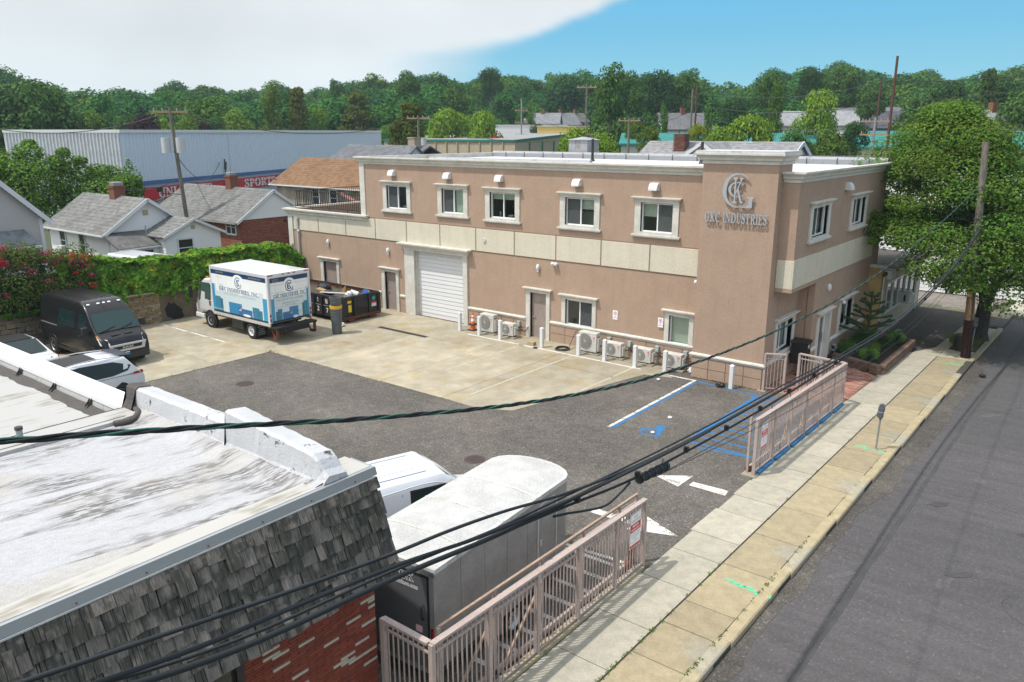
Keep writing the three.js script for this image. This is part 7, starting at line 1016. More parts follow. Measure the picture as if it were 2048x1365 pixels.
{ // brown roofed house behind the terrace
  const t = thing('house', 'old white shingle sided house with broad brown roof behind the terrace railing', 'house'), zr = -44.2, hw = 3.2, ye = 5.15, yr = 7.05, S = mShingle([0.28, 0.155, 0.078]);
  part('roof', [...gableRoof(-58, -40, zr, hw, ye, yr), ...courses(-58, -40, zr, hw, ye, yr, 0.3, 1), ...courses(-58, -40, zr, hw, ye, yr, 0.3, -1)], S, t); part('wall', [place(siding(17.6, 0.3, 5.15, 0.26), -57.8, 0, zr + hw - 0.1), bx(-57.8, -40.2, 0.3, 5.1, zr - hw + 0.1, zr + hw - 0.14), extr([[0.1, 5.0], [2 * hw - 0.2, 5.0], [hw, yr - 0.25]], 17.5).rotateY(PI / 2).translate(-57.8, 0, zr + hw)], mSide.old, t);
  for (const x of [-52.6, -50.4, -45.6]) houseWin(t, 0.8, 1.15, [x, 3.55, zr + hw - 0.08], 0); part('gutter', bar(v3(-58.3, 4.92, zr + hw + 0.34), v3(-40, 4.92, zr + hw + 0.34), 0.1), M.white, t);
  const d = new THREE.SphereGeometry(0.42, 18, 8, 0, 2 * PI, 0, 0.8); d.scale(1, 0.6, 1); d.rotateX(1.0); d.rotateY(0.7); d.translate(-45.2, 7.0, -43.4); part('satellite_dish', d, M.whiteMatte, t); part('dish_arm', bar(v3(-45.2, 6.6, -43.5), v3(-45.2, 7.2, -43.3), 0.06), M.greyMetal, t); part('vent_pipe', [cyl(v3(-47.5, 5.9, -42.4), v3(-47.5, 6.7, -42.4), 0.06), cyl(v3(-46.4, 6.0, -42.6), v3(-46.4, 6.45, -42.6), 0.09)], M.whiteMatte, t);
  const pat = thing('awning', 'reddish striped awning strip seen through the terrace railing', 'awning', [-41, 4.6, -36]); part('cloth', hexa([[-2, 0.5, 0.5], [3.4, -0.25, 2.5], [3.4, -0.2, 2.2], [-2, 0.55, 0.2]], [[-2, 0.56, 0.5], [3.4, -0.19, 2.5], [3.4, -0.14, 2.2], [-2, 0.61, 0.2]]), mat([0.40, 0.10, 0.09], 0.8), pat); part('frame', bar(v3(-2, -4, 0.3), v3(-2, 0.5, 0.3), 0.08), M.greyMetal, pat);
}
{ // grey house at the left edge, gable toward the lot
  const t = thing('house', 'grey mauve sided house with steep white trimmed gable at the left edge', 'house'), X = -47, z0 = -8, ze = -18.15, ye = 4.72, S = mShingle([0.20, 0.21, 0.22], 1);
  const wl = (y) => [0, y < ye ? z0 - ze : z0 - ze - (y - ye)];
  part('wall', [east(siding(10, 0.4, 12, 0.16, wl), X, z0), place(siding(8, 0.4, ye, 0.16), 0, 0, 0, PI).translate(X, 0, ze)], mSide.grey, t); part('wall_core', bx(X - 8, X - 0.02, 0.3, ye - 0.1, ze + 0.05, z0), mSide.grey, t); part('corner_board', bx(X - 0.08, X + 0.05, 0.4, ye - 0.05, ze - 0.04, ze + 0.14), M.white, t);
  part('roof', hexa([[X + 0.3, 4.42, ze - 0.35], [X + 0.3, 13, ze + 8.23], [X + 0.3, 13.15, ze + 8.13], [X + 0.3, 4.57, ze - 0.45]], [[X - 8, 4.42, ze - 0.35], [X - 8, 13, ze + 8.23], [X - 8, 13.15, ze + 8.13], [X - 8, 4.57, ze - 0.45]]), S, t); part('rake_board', bar(v3(X + 0.32, 4.42, ze - 0.38), v3(X + 0.32, 13, ze + 8.2), 0.05, 0.24), M.white, t);
  part('porch_roof', hexa([[X, 4.15, -17.2], [X, 4.15, -8], [X, 4.0, -8], [X, 4.0, -17.2]], [[X + 1.5, 3.5, -17.4], [X + 1.5, 3.5, -8], [X + 1.5, 3.35, -8], [X + 1.5, 3.35, -17.4]]), mShingle([0.24, 0.26, 0.28], 1), t); part('gutter', bar(v3(X + 1.55, 3.36, -17.4), v3(X + 1.55, 3.36, -8), 0.1), M.white, t); part('porch_wall', east(siding(9, 0.4, 3.4, 0.16), X + 1.25, -8), mSide.grey, t); part('porch_post', bx(X + 1.2, X + 1.4, 0.4, 3.4, -17.1, -16.9), M.white, t); houseWin(t, 0.7, 0.95, [X + 0.03, 1.7, -17.6], PI / 2);
}
// parked van roof seen over the vines
{ const t = thing('parked_van', 'white vehicle roof showing above the vines before the white cottage', 'van', [-43.5, 0.5, -22.2], 0.1); part('body', [rb(-3.0, 2.0, 0.5, 1.62, -0.95, 0.95, 0.15), rb(-2.9, 1.2, 1.5, 1.98, -0.88, 0.88, 0.14)], paint([0.74, 0.75, 0.78], 0.35), t); part('windscreen', hexa([[1.2, 1.5, -0.85], [1.9, 1.5, -0.85], [1.9, 1.5, 0.85], [1.2, 1.5, 0.85]], [[1.15, 1.93, -0.75], [1.25, 1.93, -0.75], [1.25, 1.93, 0.75], [1.15, 1.93, 0.75]]), mGlassCar, t); for (const x of [-2, 1.2]) for (const s of [1, -1]) wheel(0.34, 0.2, M.alu, 5, t, [x, 0.34, s * 0.85], s); }

// ---------- the big ribbed sports hall ----------
{
  const t = thing('sports_hall', 'large pale blue ribbed metal hall with red UNLIMITED SPORTS banner', 'building', [-71.8, 0, -35.1], 0);
  t.rotation.y = PI / 2 + rad(25.15);                              // local +x runs away along the right wall
  const H = 9.15, L = 60, D = 12.2, m = mat([0.60, 0.67, 0.77], 0.5), m2 = mat([0.66, 0.69, 0.72], 0.5, { map: tFine });
  const ribs = (n, w, y0, y1) => { const P = [], F = []; const s = w / n; for (let i = 0; i < n; i++) for (const [a, z] of [[0, 0], [0.55, 0], [0.66, 0.09], [0.89, 0.09]]) { P.push(v3((i + a) * s, y0, z), v3((i + a) * s, y1, z)); } P.push(v3(w, y0, 0), v3(w, y1, 0)); for (let i = 0; i + 3 < P.length; i += 2) F.push([i, i + 2, i + 3, i + 1]); return quads(P, F); };
  // right wall faces local +z side? the camera stands on the side of local +z for a run to +x
  part('ribbed_wall', ribs(125, L, 4.8, H), m, t); const lw2 = ribs(34, D, 0, H).rotateY(-PI / 2); lw2.translate(-0.02, 0, -D); part('ribbed_wall', lw2, m2, t);
  part('lower_wall', bx(0, L, 0, 4.8, -0.05, 0.02), mat([0.40, 0.47, 0.58], 0.7, { map: tFine }), t); part('blue_stripe', bx(0, L, 4.45, 4.8, -0.05, 0.1), mat([0.05, 0.13, 0.32], 0.6), t); part('core', bx(0.1, L, 0, H - 0.1, -D, -0.1), m, t);
  part('eave_trim', [bx(-0.1, L + 0.05, H - 0.02, H + 0.25, -0.1, 0.15), bx(-0.12, 0.1, H - 0.02, H + 0.25, -D, -0.1)], M.white, t); part('banner_board', bx(2.3, 32, 3.0, 4.2, 0.02, 0.12), mat([0.50, 0.012, 0.03], 0.5), t);
  const put = (s, x, w) => { const g = text(s, fontSerifB, w, 0.9, 0.05); g.translate(x, 3.16, 0.12); part('letter', g, M.white, t); }; put('UNLIMITED', 4.2, 8.8); put('SPORTS', 19.2, 6.8);
  part('service_mast', [cyl(v3(15.4, 1.5, 0.3), v3(15.4, 6.4, 0.3), 0.07), bar(v3(15.4, 5.3, 0.3), v3(15.4, 6.1, 0.4), 0.18)], M.darkMetal, t); houseWin(t, 1.6, 0.8, [11, 0.7, 0.03], 0); part('skirting', bx(0, L, 0, 0.4, 0.02, 0.06), M.darkMetal, t);
  part('flood_lamp', [rb(38, 38.5, 3.3, 3.7, 0.1, 0.5, 0.03)], M.greyMetal, t);
}
// ---------- other roofs beyond ----------
{
  const t = thing('house', 'grey roofed house with tan chimney and small blue gable beyond the flat roof', 'house'); const zr = -53, S = mShingle([0.19, 0.20, 0.22], 1);
  part('roof', [...gableRoof(-62, -51.5, zr, 4, 6.1, 8.0), ...courses(-62, -51.5, zr, 4, 6.1, 8.0, 0.3, 1)], S, t); part('wall', bx(-62, -51.5, 0, 6.1, zr - 3.9, zr + 3.9), mSide.old, t); chimney(t, -52.6, zr + 0.6, 0.85, 7.2, 8.75, mat([0.40, 0.34, 0.25], 0.9, { map: tFine }));
  part('dormer_roof', [1, -1].map((k) => hexa([[-52.4, 8.05, zr + 2.3], [-50.6, 8.05, zr + 2.3], [-50.6, 7.9, zr + 2.3], [-52.4, 7.9, zr + 2.3]], [[-52.4, 7.1, zr + 2.3 + k * 1.2], [-50.6, 7.1, zr + 2.3 + k * 1.2], [-50.6, 6.95, zr + 2.3 + k * 1.2], [-52.4, 6.95, zr + 2.3 + k * 1.2]])), S, t); part('dormer_wall', extr([[-1.1, 5.5], [1.1, 5.5], [1.1, 7.0], [0, 7.9], [-1.1, 7.0]], 1).rotateY(PI / 2).translate(-51.8, 0, zr + 2.3), mat([0.45, 0.52, 0.62], 0.7), t);
}
{ // long tan hall with green trim
  const t = thing('warehouse', 'long tan panelled warehouse with green roof trim and pale flat roof', 'building'), m = mat([0.52, 0.43, 0.31], 0.7, { map: tFine }), gm = mat([0.02, 0.16, 0.12], 0.6), A = [-91.5, -84.7], B = [-69.3, -88.4], C = [-83, -126], D = [-108, -122], H = 8.0, HR = 9.0;
  part('wall', hexa([[A[0], 0, A[1]], [B[0], 0, B[1]], [C[0], 0, C[1]], [D[0], 0, D[1]]], [[A[0], H, A[1]], [B[0], H, B[1]], [C[0], HR, C[1]], [D[0], HR, D[1]]]), m, t); const up = (q, h, k) => [q[0], h + k, q[1]]; part('roof', hexa([up(A, H, 0.02), up(B, H, 0.02), up(C, HR, 0.02), up(D, HR, 0.02)], [up(A, H, 0.12), up(B, H, 0.12), up(C, HR, 0.12), up(D, HR, 0.12)]), mat([0.30, 0.30, 0.31], 0.8, { map: tDirty }), t); const tr = (p, q, h) => bar(v3(p[0], H, p[1]), v3(q[0], h, q[1]), 0.3, 0.32); part('green_trim', [tr(A, B, H), tr(B, C, HR)], gm, t);
  for (let i = 1; i < 12; i++) part('wall_strip', cyl(v3(lerp(A[0], B[0], i / 12), 0, lerp(A[1], B[1], i / 12) + 0.05), v3(lerp(A[0], B[0], i / 12), H - 0.2, lerp(A[1], B[1], i / 12) + 0.05), 0.14, 0.14, 6), mat([0.40, 0.31, 0.20], 0.8), t); for (let i = 1; i < 6; i++) part('wall_strip', cyl(v3(lerp(B[0], C[0], i / 6) + 0.1, 0, lerp(B[1], C[1], i / 6)), v3(lerp(B[0], C[0], i / 6) + 0.1, H - 0.2, lerp(B[1], C[1], i / 6)), 0.12, 0.12, 6), gm, t);
  part('roof_hatch', [bx(-80, -77, H + 0.2, H + 0.6, -94.5, -93.5)], M.red, t);
}
{ // grey shingled house right behind
  const t = thing('house', 'light grey shingled house with brick chimney and white gable behind the tower', 'house'), zr = -59, hw = 4.4, ye = 6.2, yr = 8.5, S = mShingle([0.33, 0.33, 0.34]), x0 = -32, x1 = -20.2;
  part('roof', [...gableRoof(x0, x1, zr, hw, ye, yr), ...courses(x0, x1, zr, hw, ye, yr, 0.3, 1), ...courses(x0, x1, zr, hw, ye, yr, 0.3, -1)], S, t); part('wall', [bx(x0, x1, 0, ye, zr - hw + 0.2, zr + hw - 0.2), extr([[0, ye], [2 * hw - 0.4, ye], [hw - 0.2, yr - 0.2]], x1 - x0 - 0.2).rotateY(PI / 2).translate(x0, 0, zr + hw - 0.2), east(siding(2 * hw - 0.4, 0, yr - 0.2, 0.2, (y) => (y < ye ? [0, 2 * hw - 0.4] : [(y - ye) / (yr - ye) * hw, 2 * hw - 0.4 - (y - ye) / (yr - ye) * hw])), x1 + 0.03, zr + hw - 0.2)], mSide.white, t);
  part('rake_board', [1, -1].map((k) => bar(v3(x1 + 0.32, yr - 0.08, zr), v3(x1 + 0.32, ye - 0.28, zr + k * (hw + 0.3)), 0.06, 0.28)), mat([0.55, 0.60, 0.66], 0.6), t); houseWin(t, 0.7, 0.8, [x1 + 0.05, 6.7, zr + 0.3], PI / 2);
  // cross gable facing the camera
  const gx = -25.5; part('cross_gable_roof', [-1, 1].map((k) => hexa([[gx, 8.45, zr], [gx + k * 2.6, 6.7, zr], [gx + k * 2.6, 6.6, zr], [gx, 8.35, zr]], [[gx, 8.45, zr + 4.9], [gx + k * 2.6, 6.7, zr + 4.9], [gx + k * 2.6, 6.6, zr + 4.9], [gx, 8.35, zr + 4.9]])), S, t); part('rake_board', [-1, 1].map((k) => bar(v3(gx, 8.4, zr + 4.92), v3(gx + k * 2.65, 6.62, zr + 4.92), 0.05, 0.22)), M.white, t); part('wall', extr([[gx - 2.4, 3], [gx + 2.4, 3], [gx + 2.4, 6.65], [gx, 8.3], [gx - 2.4, 6.65]], 0.2).translate(0, 0, zr + 4.5), mSide.white, t);
  const f = rng(97), cm = [[0.15, 0.06, 0.045], [0.2, 0.08, 0.055], [0.11, 0.05, 0.04]].map((c) => mat(c, 0.95)), cg = [[], [], []]; for (let r = 0; r < 18; r++) for (let i = 0; i < 4; i++) cg[Math.floor(f() * 3)].push(bx(-29.4 + i * 0.24 - (r % 2) * 0.08, -29.19 + i * 0.24 - (r % 2) * 0.08, 7.5 + r * 0.085, 7.575 + r * 0.085, -58.0, -57.5)); const ch = part('chimney', bx(-29.4, -28.5, 7.2, 9.05, -58.3, -57.53), mat([0.07, 0.05, 0.04], 1), t); cg.forEach((g, i) => { part('brick', g, cm[i], ch).userData.kind = 'stuff'; }); part('chimney_cap', [bx(-29.5, -28.4, 9.4, 9.46, -58.4, -57.4), bar(v3(-29.2, 9, -57.9), v3(-29.2, 9.4, -57.9), 0.06), bar(v3(-28.7, 9, -57.9), v3(-28.7, 9.4, -57.9), 0.06)], M.greyMetal, t);
}
{ // white sided building and the low shop with yellow return behind the corner
  const t = thing('sided_building', 'white horizontally sided building seen through the street tree', 'building'); part('wall', [place(siding(22, 0, 7.2, 0.2), -26, 0, -52), bx(-26, -4.2, 0, 7.2, -60, -52.05), east(siding(8, 0, 7.2, 0.2), -4.1, -52)], mSide.white, t); part('roof_edge', bx(-26.1, -4, 7.2, 7.5, -60, -51.9), mat([0.12, 0.1, 0.09], 0.9), t); part('roof', bx(-26, -4.1, 7.45, 7.55, -60, -52), M.darkMetal, t);
  const s = thing('shop_annex', 'low flat roofed annex with yellow end wall, window unit and dark roof', 'building'); const cm = mat([0.46, 0.42, 0.33], 0.85, { map: tFine });
  part('yellow_wall', bx(-9.66, -8.86, 0, 3.2, -38.75, -38.4), mat([0.58, 0.46, 0.22], 0.9, { map: tStain }), s); part('wall', [bx(-9.2, -8.84, 0, 0.9, -46.6, -38.75), bx(-9.2, -8.84, 2.35, 2.8, -46.6, -38.75), bx(-9.2, -8.84, 0.9, 2.35, -39.6, -38.75), bx(-9.2, -8.84, 0.9, 2.35, -46.6, -45.6), bx(-18, -8.84, 0, 2.8, -46.8, -46.55), bx(-18, -9.6, 0, 2.8, -39.6, -39.3)], cm, s);
  part('roof', [hexa([[-20, 3.35, -38.5], [-8.8, 2.95, -38.5], [-8.8, 2.8, -38.5], [-20, 3.2, -38.5]], [[-20, 3.35, -47], [-8.6, 2.85, -47], [-8.6, 2.7, -47], [-20, 3.2, -47]])], mat([0.10, 0.10, 0.11], 0.8, { map: tStain }), s); part('coping', rb(-9.9, -8.8, 3.2, 3.36, -38.8, -38.35, 0.03), M.whiteMatte, s); part('fascia_box', rb(-9.0, -8.6, 2.6, 3.0, -39.9, -39.1, 0.02), M.whiteMatte, s);
  for (let i = 0; i < 5; i++) part('window_frame', bx(-8.94, -8.82, 0.9, 2.35, -39.65 - i * 1.2, -39.57 - i * 1.2), M.white, s); part('window_frame', [bx(-8.94, -8.82, 0.86, 0.96, -45.6, -39.6), bx(-8.94, -8.82, 2.28, 2.36, -45.6, -39.6)], M.white, s); part('pane', bx(-8.9, -8.89, 0.95, 2.3, -45.6, -39.6), mat([0.2, 0.25, 0.24], 0.05, { phys: true, transmission: 0.6, thickness: 0 }), s); part('window_unit', [rb(-8.95, -8.35, 1.0, 1.5, -42.9, -42.1, 0.02)], M.whiteMatte, s); part('unit_grille', bx(-8.6, -8.5, 1.1, 1.42, -42.095, -42.085), M.black, s); part('door', [bx(-8.86, -8.82, 0, 2.3, -46.45, -45.75)], M.whiteMatte, s); part('downpipe', cyl(v3(-8.8, 0, -38.6), v3(-8.8, 2.8, -38.6), 0.04), M.whiteMatte, s);
}
// ---------- distant houses and poles ----------
const atPix = (px, py, d) => { const a = (px - 1024) / 1585, b = -(py - 682.5) / 1585, cp = Math.cos(PITCH), sp = Math.sin(PITCH); const f = cp + b * sp, u = -sp + b * cp, l = Math.hypot(f, a); return [(-Math.sin(YAW) * f + Math.cos(YAW) * a) / l * d, EYE + u / l * d, (-Math.cos(YAW) * f - Math.sin(YAW) * a) / l * d]; };  // builder's helper: bearing and distance to a place
const clearings = [];
function farHouse(label, px, py, d, w, h, rh, turn, wc, rc, cat = 'house') { clearings.push([px, d, w * 0.75 * 1640 / d + 14]); const [x, , z] = atPix(px, py, d), y = atPix(px, py, d)[1]; const t = thing(cat === 'house' ? 'house' : 'building', label, cat, [x, y, z], turn); part('wall', [bx(-w / 2, w / 2, -h - 8, -rh, -w * 0.35, w * 0.35), ...(rh > 0.3 ? [extr([[-w * 0.35, -rh], [w * 0.35, -rh], [0, -0.15]], w - 0.2).rotateY(PI / 2).translate(-w / 2 + 0.1, 0, 0)] : [])], mat(wc, 0.8), t); if (rh > 0.3) part('roof', gableRoof(-w / 2, w / 2, 0, w * 0.35, -rh, 0, 0.3, 0.2), mat(rc, 0.9, { map: tRoofing[0] }), t); else part('roof', bx(-w / 2 - 0.1, w / 2 + 0.1, -rh, 0, -w * 0.36, w * 0.36), mat(rc, 0.9), t); if (cat === 'house') { for (const s of [-0.25, 0.2]) part('window', bx(s * w - 0.5, s * w + 0.5, -rh - 2.2, -rh - 0.8, w * 0.35 - 0.02, w * 0.35 + 0.04), mGlassCar, t); part('window', bx(w / 2 - 0.02, w / 2 + 0.04, -rh - 1.6, -rh - 0.3, -0.4, 0.4), mGlassCar, t); part('chimney', bx(-0.4, 0.3, -0.5, 0.9, -0.3, 0.4), mBrickFar, t); } return t; }
farHouse('pale blue house with grey roof on the far slope, left of its pair', 1086, 226, 190, 8, 4, 2.2, 0.5, [0.5, 0.57, 0.64], [0.28, 0.29, 0.31]); farHouse('pale blue house with steep grey roof, right of its pair on the slope', 1121, 226, 205, 8, 4, 2.6, 1.2, [0.45, 0.56, 0.68], [0.25, 0.26, 0.28]); farHouse('small cream house among dark trees right of the two blue houses', 1150, 226, 215, 6, 4, 2, 1.4, [0.6, 0.56, 0.45], [0.2, 0.19, 0.18]);
farHouse('yellow flat building in the gap left of the tall tree', 1142, 252, 150, 12, 3, 0.2, 0.6, [0.62, 0.45, 0.14], [0.5, 0.45, 0.3], 'building'); farHouse('white low shed between bushes left of the yellow building', 1045, 250, 160, 10, 3, 0.2, 0.6, [0.62, 0.62, 0.62], [0.5, 0.5, 0.5], 'building'); farHouse('white low building right of the dark bush before the yellow one', 1103, 250, 158, 6, 3, 0.2, 0.6, [0.62, 0.62, 0.62], [0.5, 0.5, 0.5], 'building');
farHouse('white gabled house behind thin trees left of the twin poles', 1365, 226, 150, 9, 4, 2.6, 0.9, [0.66, 0.66, 0.65], [0.2, 0.2, 0.21]); farHouse('white house half hidden by the bright green round tree', 1640, 222, 160, 13, 5, 2.4, 0.3, [0.66, 0.67, 0.68], [0.35, 0.36, 0.38]); farHouse('grey roofed house with red chimney left of the tall pole', 1735, 215, 170, 12, 4, 2.2, 0.2, [0.5, 0.48, 0.45], [0.17, 0.17, 0.19]); farHouse('dark roofed house right beside the tall brown pole', 1765, 222, 165, 10, 4, 2.8, 0.9, [0.5, 0.48, 0.45], [0.12, 0.12, 0.15]); farHouse('white gabled house with red chimney near the right edge', 1985, 220, 120, 7.5, 5, 2.2, 1.0, [0.62, 0.64, 0.66], [0.36, 0.37, 0.38]); farHouse('grey roofed brick house behind the white gabled one at the right', 1978, 208, 150, 9, 4, 2.0, 0.2, [0.3, 0.14, 0.1], [0.2, 0.2, 0.22]);
farHouse('teal roofed shop strip seen left of the tall brown pole', 1772, 262, 105, 8, 4, 1.6, 0.5, [0.5, 0.45, 0.36], [0.03, 0.30, 0.27], 'building'); farHouse('teal roofed shop strip seen at the right edge above the tree', 2035, 262, 100, 12, 4, 1.8, 0.5, [0.5, 0.45, 0.36], [0.03, 0.30, 0.27], 'building'); farHouse('low teal roofed strip showing between bushes behind the grey house', 1450, 266, 110, 26, 4, 1.2, 0.5, [0.4, 0.42, 0.38], [0.03, 0.27, 0.25], 'building');
function farPole(label, px, top, d, o = {}) { const [x, y, z] = atPix(px, top, d), t = thing('utility_pole', label, 'utility pole', [x, 0, z], o.turn ?? 0.7), ln = o.lean ?? 0; part('pole', cyl(v3(ln, 0, 0), v3(0, y, 0), 0.17, 0.12, 10), o.m || M.poleWood, t); if (o.arm) for (const dy of o.arm) { part('cross_arm', bx(-1.25, 1.25, y - dy - 0.07, y - dy + 0.07, -0.08, 0.08), mat([0.40, 0.25, 0.14], 0.9), t); for (const s of [-1.1, -0.5, 0.5, 1.1]) part('insulator', cyl(v3(s, y - dy + 0.07, 0), v3(s, y - dy + 0.3, 0), 0.06, 0.04, 6), M.greyMetal, t); } if (o.cans) for (const s of [-1, 1]) part('transformer', cyl(v3(s * 0.5, y - o.cans, 0), v3(s * 0.5, y - o.cans + 1.1, 0), 0.33, 0.33, 14), mat([0.5, 0.52, 0.52], 0.5), t); return [x, y, z, t]; }
const poleBrown = mat([0.17, 0.075, 0.05], 0.95, { map: tBark });
const p1 = farPole('leaning wooden pole with twin grey transformers before the blue hall', 338, 214, 66, { lean: 0.55, arm: [0.35], cans: 3.3, turn: 0.9 });
{ const t = p1[3]; part('street_lamp', [bar(v3(0.45, 4.6, 0), v3(-1.2, 4.75, 0.4), 0.06), hexa([[-1.35, 4.85, 0.3], [-1.05, 4.85, 0.3], [-1.05, 4.85, 0.6], [-1.35, 4.85, 0.6]], [[-1.45, 5.25, 0.2], [-0.95, 5.25, 0.2], [-0.95, 5.25, 0.7], [-1.45, 5.25, 0.7]])], M.darkMetal, t); }
const p2 = farPole('wooden pole with cross arm and twin transformers before the tan warehouse', 836, 231, 88, { arm: [0.3], cans: 3.4, turn: 0.65 });
const p3 = farPole('slim grey pole with arms above the tan warehouse roof', 1043, 197, 140, { arm: [2, 4, 6], turn: 1.2, m: M.greyMetal }), p4 = farPole('wooden pole with cross arm and lamp heads before the tall tree', 1174, 168, 105, { arm: [0.4, 6.2], cans: 8.8, turn: 0.6 }), p5 = farPole('short wooden pole with cross arm right of the tall tree', 1259, 236, 95, { arm: [0.3], turn: 0.65 }), p6 = farPole('left of the twin bare poles in the middle of the trees', 1386, 178, 110, {}), p7 = farPole('right of the twin bare poles in the middle of the trees', 1395, 167, 113, { m: poleBrown }), p8 = farPole('bare brown pole half way up the trees left of the tallest pole', 1763, 160, 130, { m: poleBrown }), p9 = farPole('tallest dark brown pole against the sky at the right', 1796, 112, 92, { m: poleBrown }), p10 = farPole('dark pole beside the pine tree on the right skyline', 1985, 150, 150, { m: poleBrown, lean: -2 }), p11 = farPole('grey pole with wide cross arm above the teal roof', 1752, 234, 84, { arm: [0.4, 1.6], turn: 0.5, m: M.greyMetal });
function span(label, a, b, da, db, sag, r = 0.03) { const t = thing('power_line', label, 'wire'), pts = []; for (let i = 0; i <= 16; i++) { const s = i / 16; pts.push(v3(lerp(a[0], b[0], s), lerp(a[1] - da, b[1] - db, s) - sag * 4 * s * (1 - s), lerp(a[2], b[2], s))); } part('wire', tube(pts, r, 4, 32), M.darkMetal, t); }
const off = (px, py, d) => atPix(px, py, d);
span('upper wire from the twin poles to the tallest brown pole', p7, p9, 1.2, 2.2, 1.2, 0.035); span('second wire from the twin poles to the tallest brown pole', p7, p9, 2.6, 4.2, 1.2, 0.035); span('third wire from the twin poles to the tallest brown pole', p7, p9, 4.0, 6.6, 1.2, 0.035); span('upper wire leaving the tallest pole past the right edge', p9, off(2160, 135, 100), 2.4, 0, 0.4); span('lower wire leaving the tallest pole past the right edge', p9, off(2160, 160, 100), 4.4, 0, 0.4); span('upper wire from the short cross arm pole to the twin poles', p5, p6, 0, 1.2, 0.8); span('lower wire from the short cross arm pole to the twin poles', p5, p6, 0.3, 2.6, 0.8); span('wire from the lamp pole to the slim grey pole', p4, p3, 5, 1, 1.5); span('wire between the lamp pole and the short cross arm pole', p4, p5, 6.2, 0.2, 0.6);
span('service wire from the transformer pole to the right across the blue hall', p1, [-58, 5.6, -44], 5.4, 0, 0.35, 0.025); span('service wire from the transformer pole to the left cottage', p1, [-56, 5.5, -26.5], 5.2, 0, 0.5, 0.025); span('thick black wire drooping from the transformers to the hall mast', p1, [-78.5, 6.2, -48.9], 3.2, 0, 2.0, 0.035); span('wire from transformer pole toward the warehouse pole', p1, p2, 0.3, 0.3, 1.6); span('wire from transformer pole leaving at the left edge', p1, off(-120, 232, 75), 0.3, 0, 1.4); span('wire from the warehouse pole to the lamp pole', p2, p4, 0.3, 6.2, 1.6);
{ const t = thing('tv_aerial', 'thin rooftop television aerial on the brick chimney', 'aerial', [-57.4, 5.85, -36.6], 0.6); part('mast', cyl(v3(0, 0, 0), v3(0, 3.2, 0), 0.025, 0.02, 6), M.greyMetal, t); part('boom', bar(v3(-1.5, 3.15, 0), v3(0.9, 3.2, 0), 0.03), M.greyMetal, t); for (let i = 0; i < 7; i++) part('element', bar(v3(-1.4 + i * 0.35, 3.17, -0.5), v3(-1.4 + i * 0.35, 3.17, 0.5), 0.015), M.greyMetal, t); }
// ---------- leaves ----------
class Leaves {
  constructor() { this.p = []; this.n = []; this.c = []; }
  add(x, y, z, nx, ny, nz, s, c, f, asp = 0.62) {                  // one leaf: a folded diamond of four triangles' worth in two
    let ax = f() - 0.5, ay = f() - 0.5, az = f() - 0.5; const d = ax * nx + ay * ny + az * nz; ax -= d * nx; ay -= d * ny; az -= d * nz; let l = Math.hypot(ax, ay, az) || 1; ax *= s / l; ay *= s / l; az *= s / l;
    const bx2 = (ny * az - nz * ay) * asp, by = (nz * ax - nx * az) * asp, bz = (nx * ay - ny * ax) * asp, k = 0.18 * s;
    const A = [x - ax, y - ay, z - az], B = [x + bx2 + nx * k, y + by + ny * k, z + bz + nz * k], C = [x + ax, y + ay, z + az], D = [x - bx2 + nx * k, y - by + ny * k, z - bz + nz * k];
    this.p.push(...A, ...B, ...C, ...A, ...C, ...D); for (let i = 0; i < 6; i++) { this.n.push(nx, ny, nz); this.c.push(c[0], c[1], c[2]); }
  }
  geo() { const g = new THREE.BufferGeometry(); g.setAttribute('position', new THREE.Float32BufferAttribute(this.p, 3)); g.computeVertexNormals(); g.setAttribute('color', new THREE.Float32BufferAttribute(this.c, 3)); return g; }
}
const dirRnd = (f) => { const z = 2 * f() - 1, a = 2 * PI * f(), r = Math.sqrt(1 - z * z); return [r * Math.cos(a), z, r * Math.sin(a)]; };
const leafMat = (c = [1, 1, 1], tr = 0.25) => mat(c.map((q) => q * 1.35), 0.9, { vertexColors: true, phys: true, transmission: tr, thickness: 0, specularIntensity: 0.12 });
// a lobe: leaves through an uneven shell, more outside than in
function lobe(L, f, [cx, cy, cz], [rx, ry, rz], n, s, pal, up = 0.35) {
  const k = f() * 50; for (let i = 0; i < n; i++) { const d = dirRnd(f); if (d[1] < -0.75 && f() < 0.7) continue; const q = 0.55 + 0.45 * Math.sqrt(f()), w = q * (0.82 + 0.36 * fbm(d[0] * 0.25 + 0.5, d[2] * 0.25 + d[1] * 0.15 + 0.5, 14, 14, 700 + Math.floor(k), 2)); const x = cx + d[0] * rx * w, y = cy + d[1] * ry * w, z = cz + d[2] * rz * w; let nx = d[0] + (f() - 0.5) * 1.5, ny = d[1] + up + (f() - 0.5) * 1.5, nz = d[2] + (f() - 0.5) * 1.5; const l = Math.hypot(nx, ny, nz); const c = pal[Math.floor(f() * pal.length)], v = 0.75 + 0.5 * f(); L.add(x, y, z, nx / l, ny / l, nz / l, s * (0.7 + 0.6 * f()), [c[0] * v, c[1] * v, c[2] * v], f); }
}
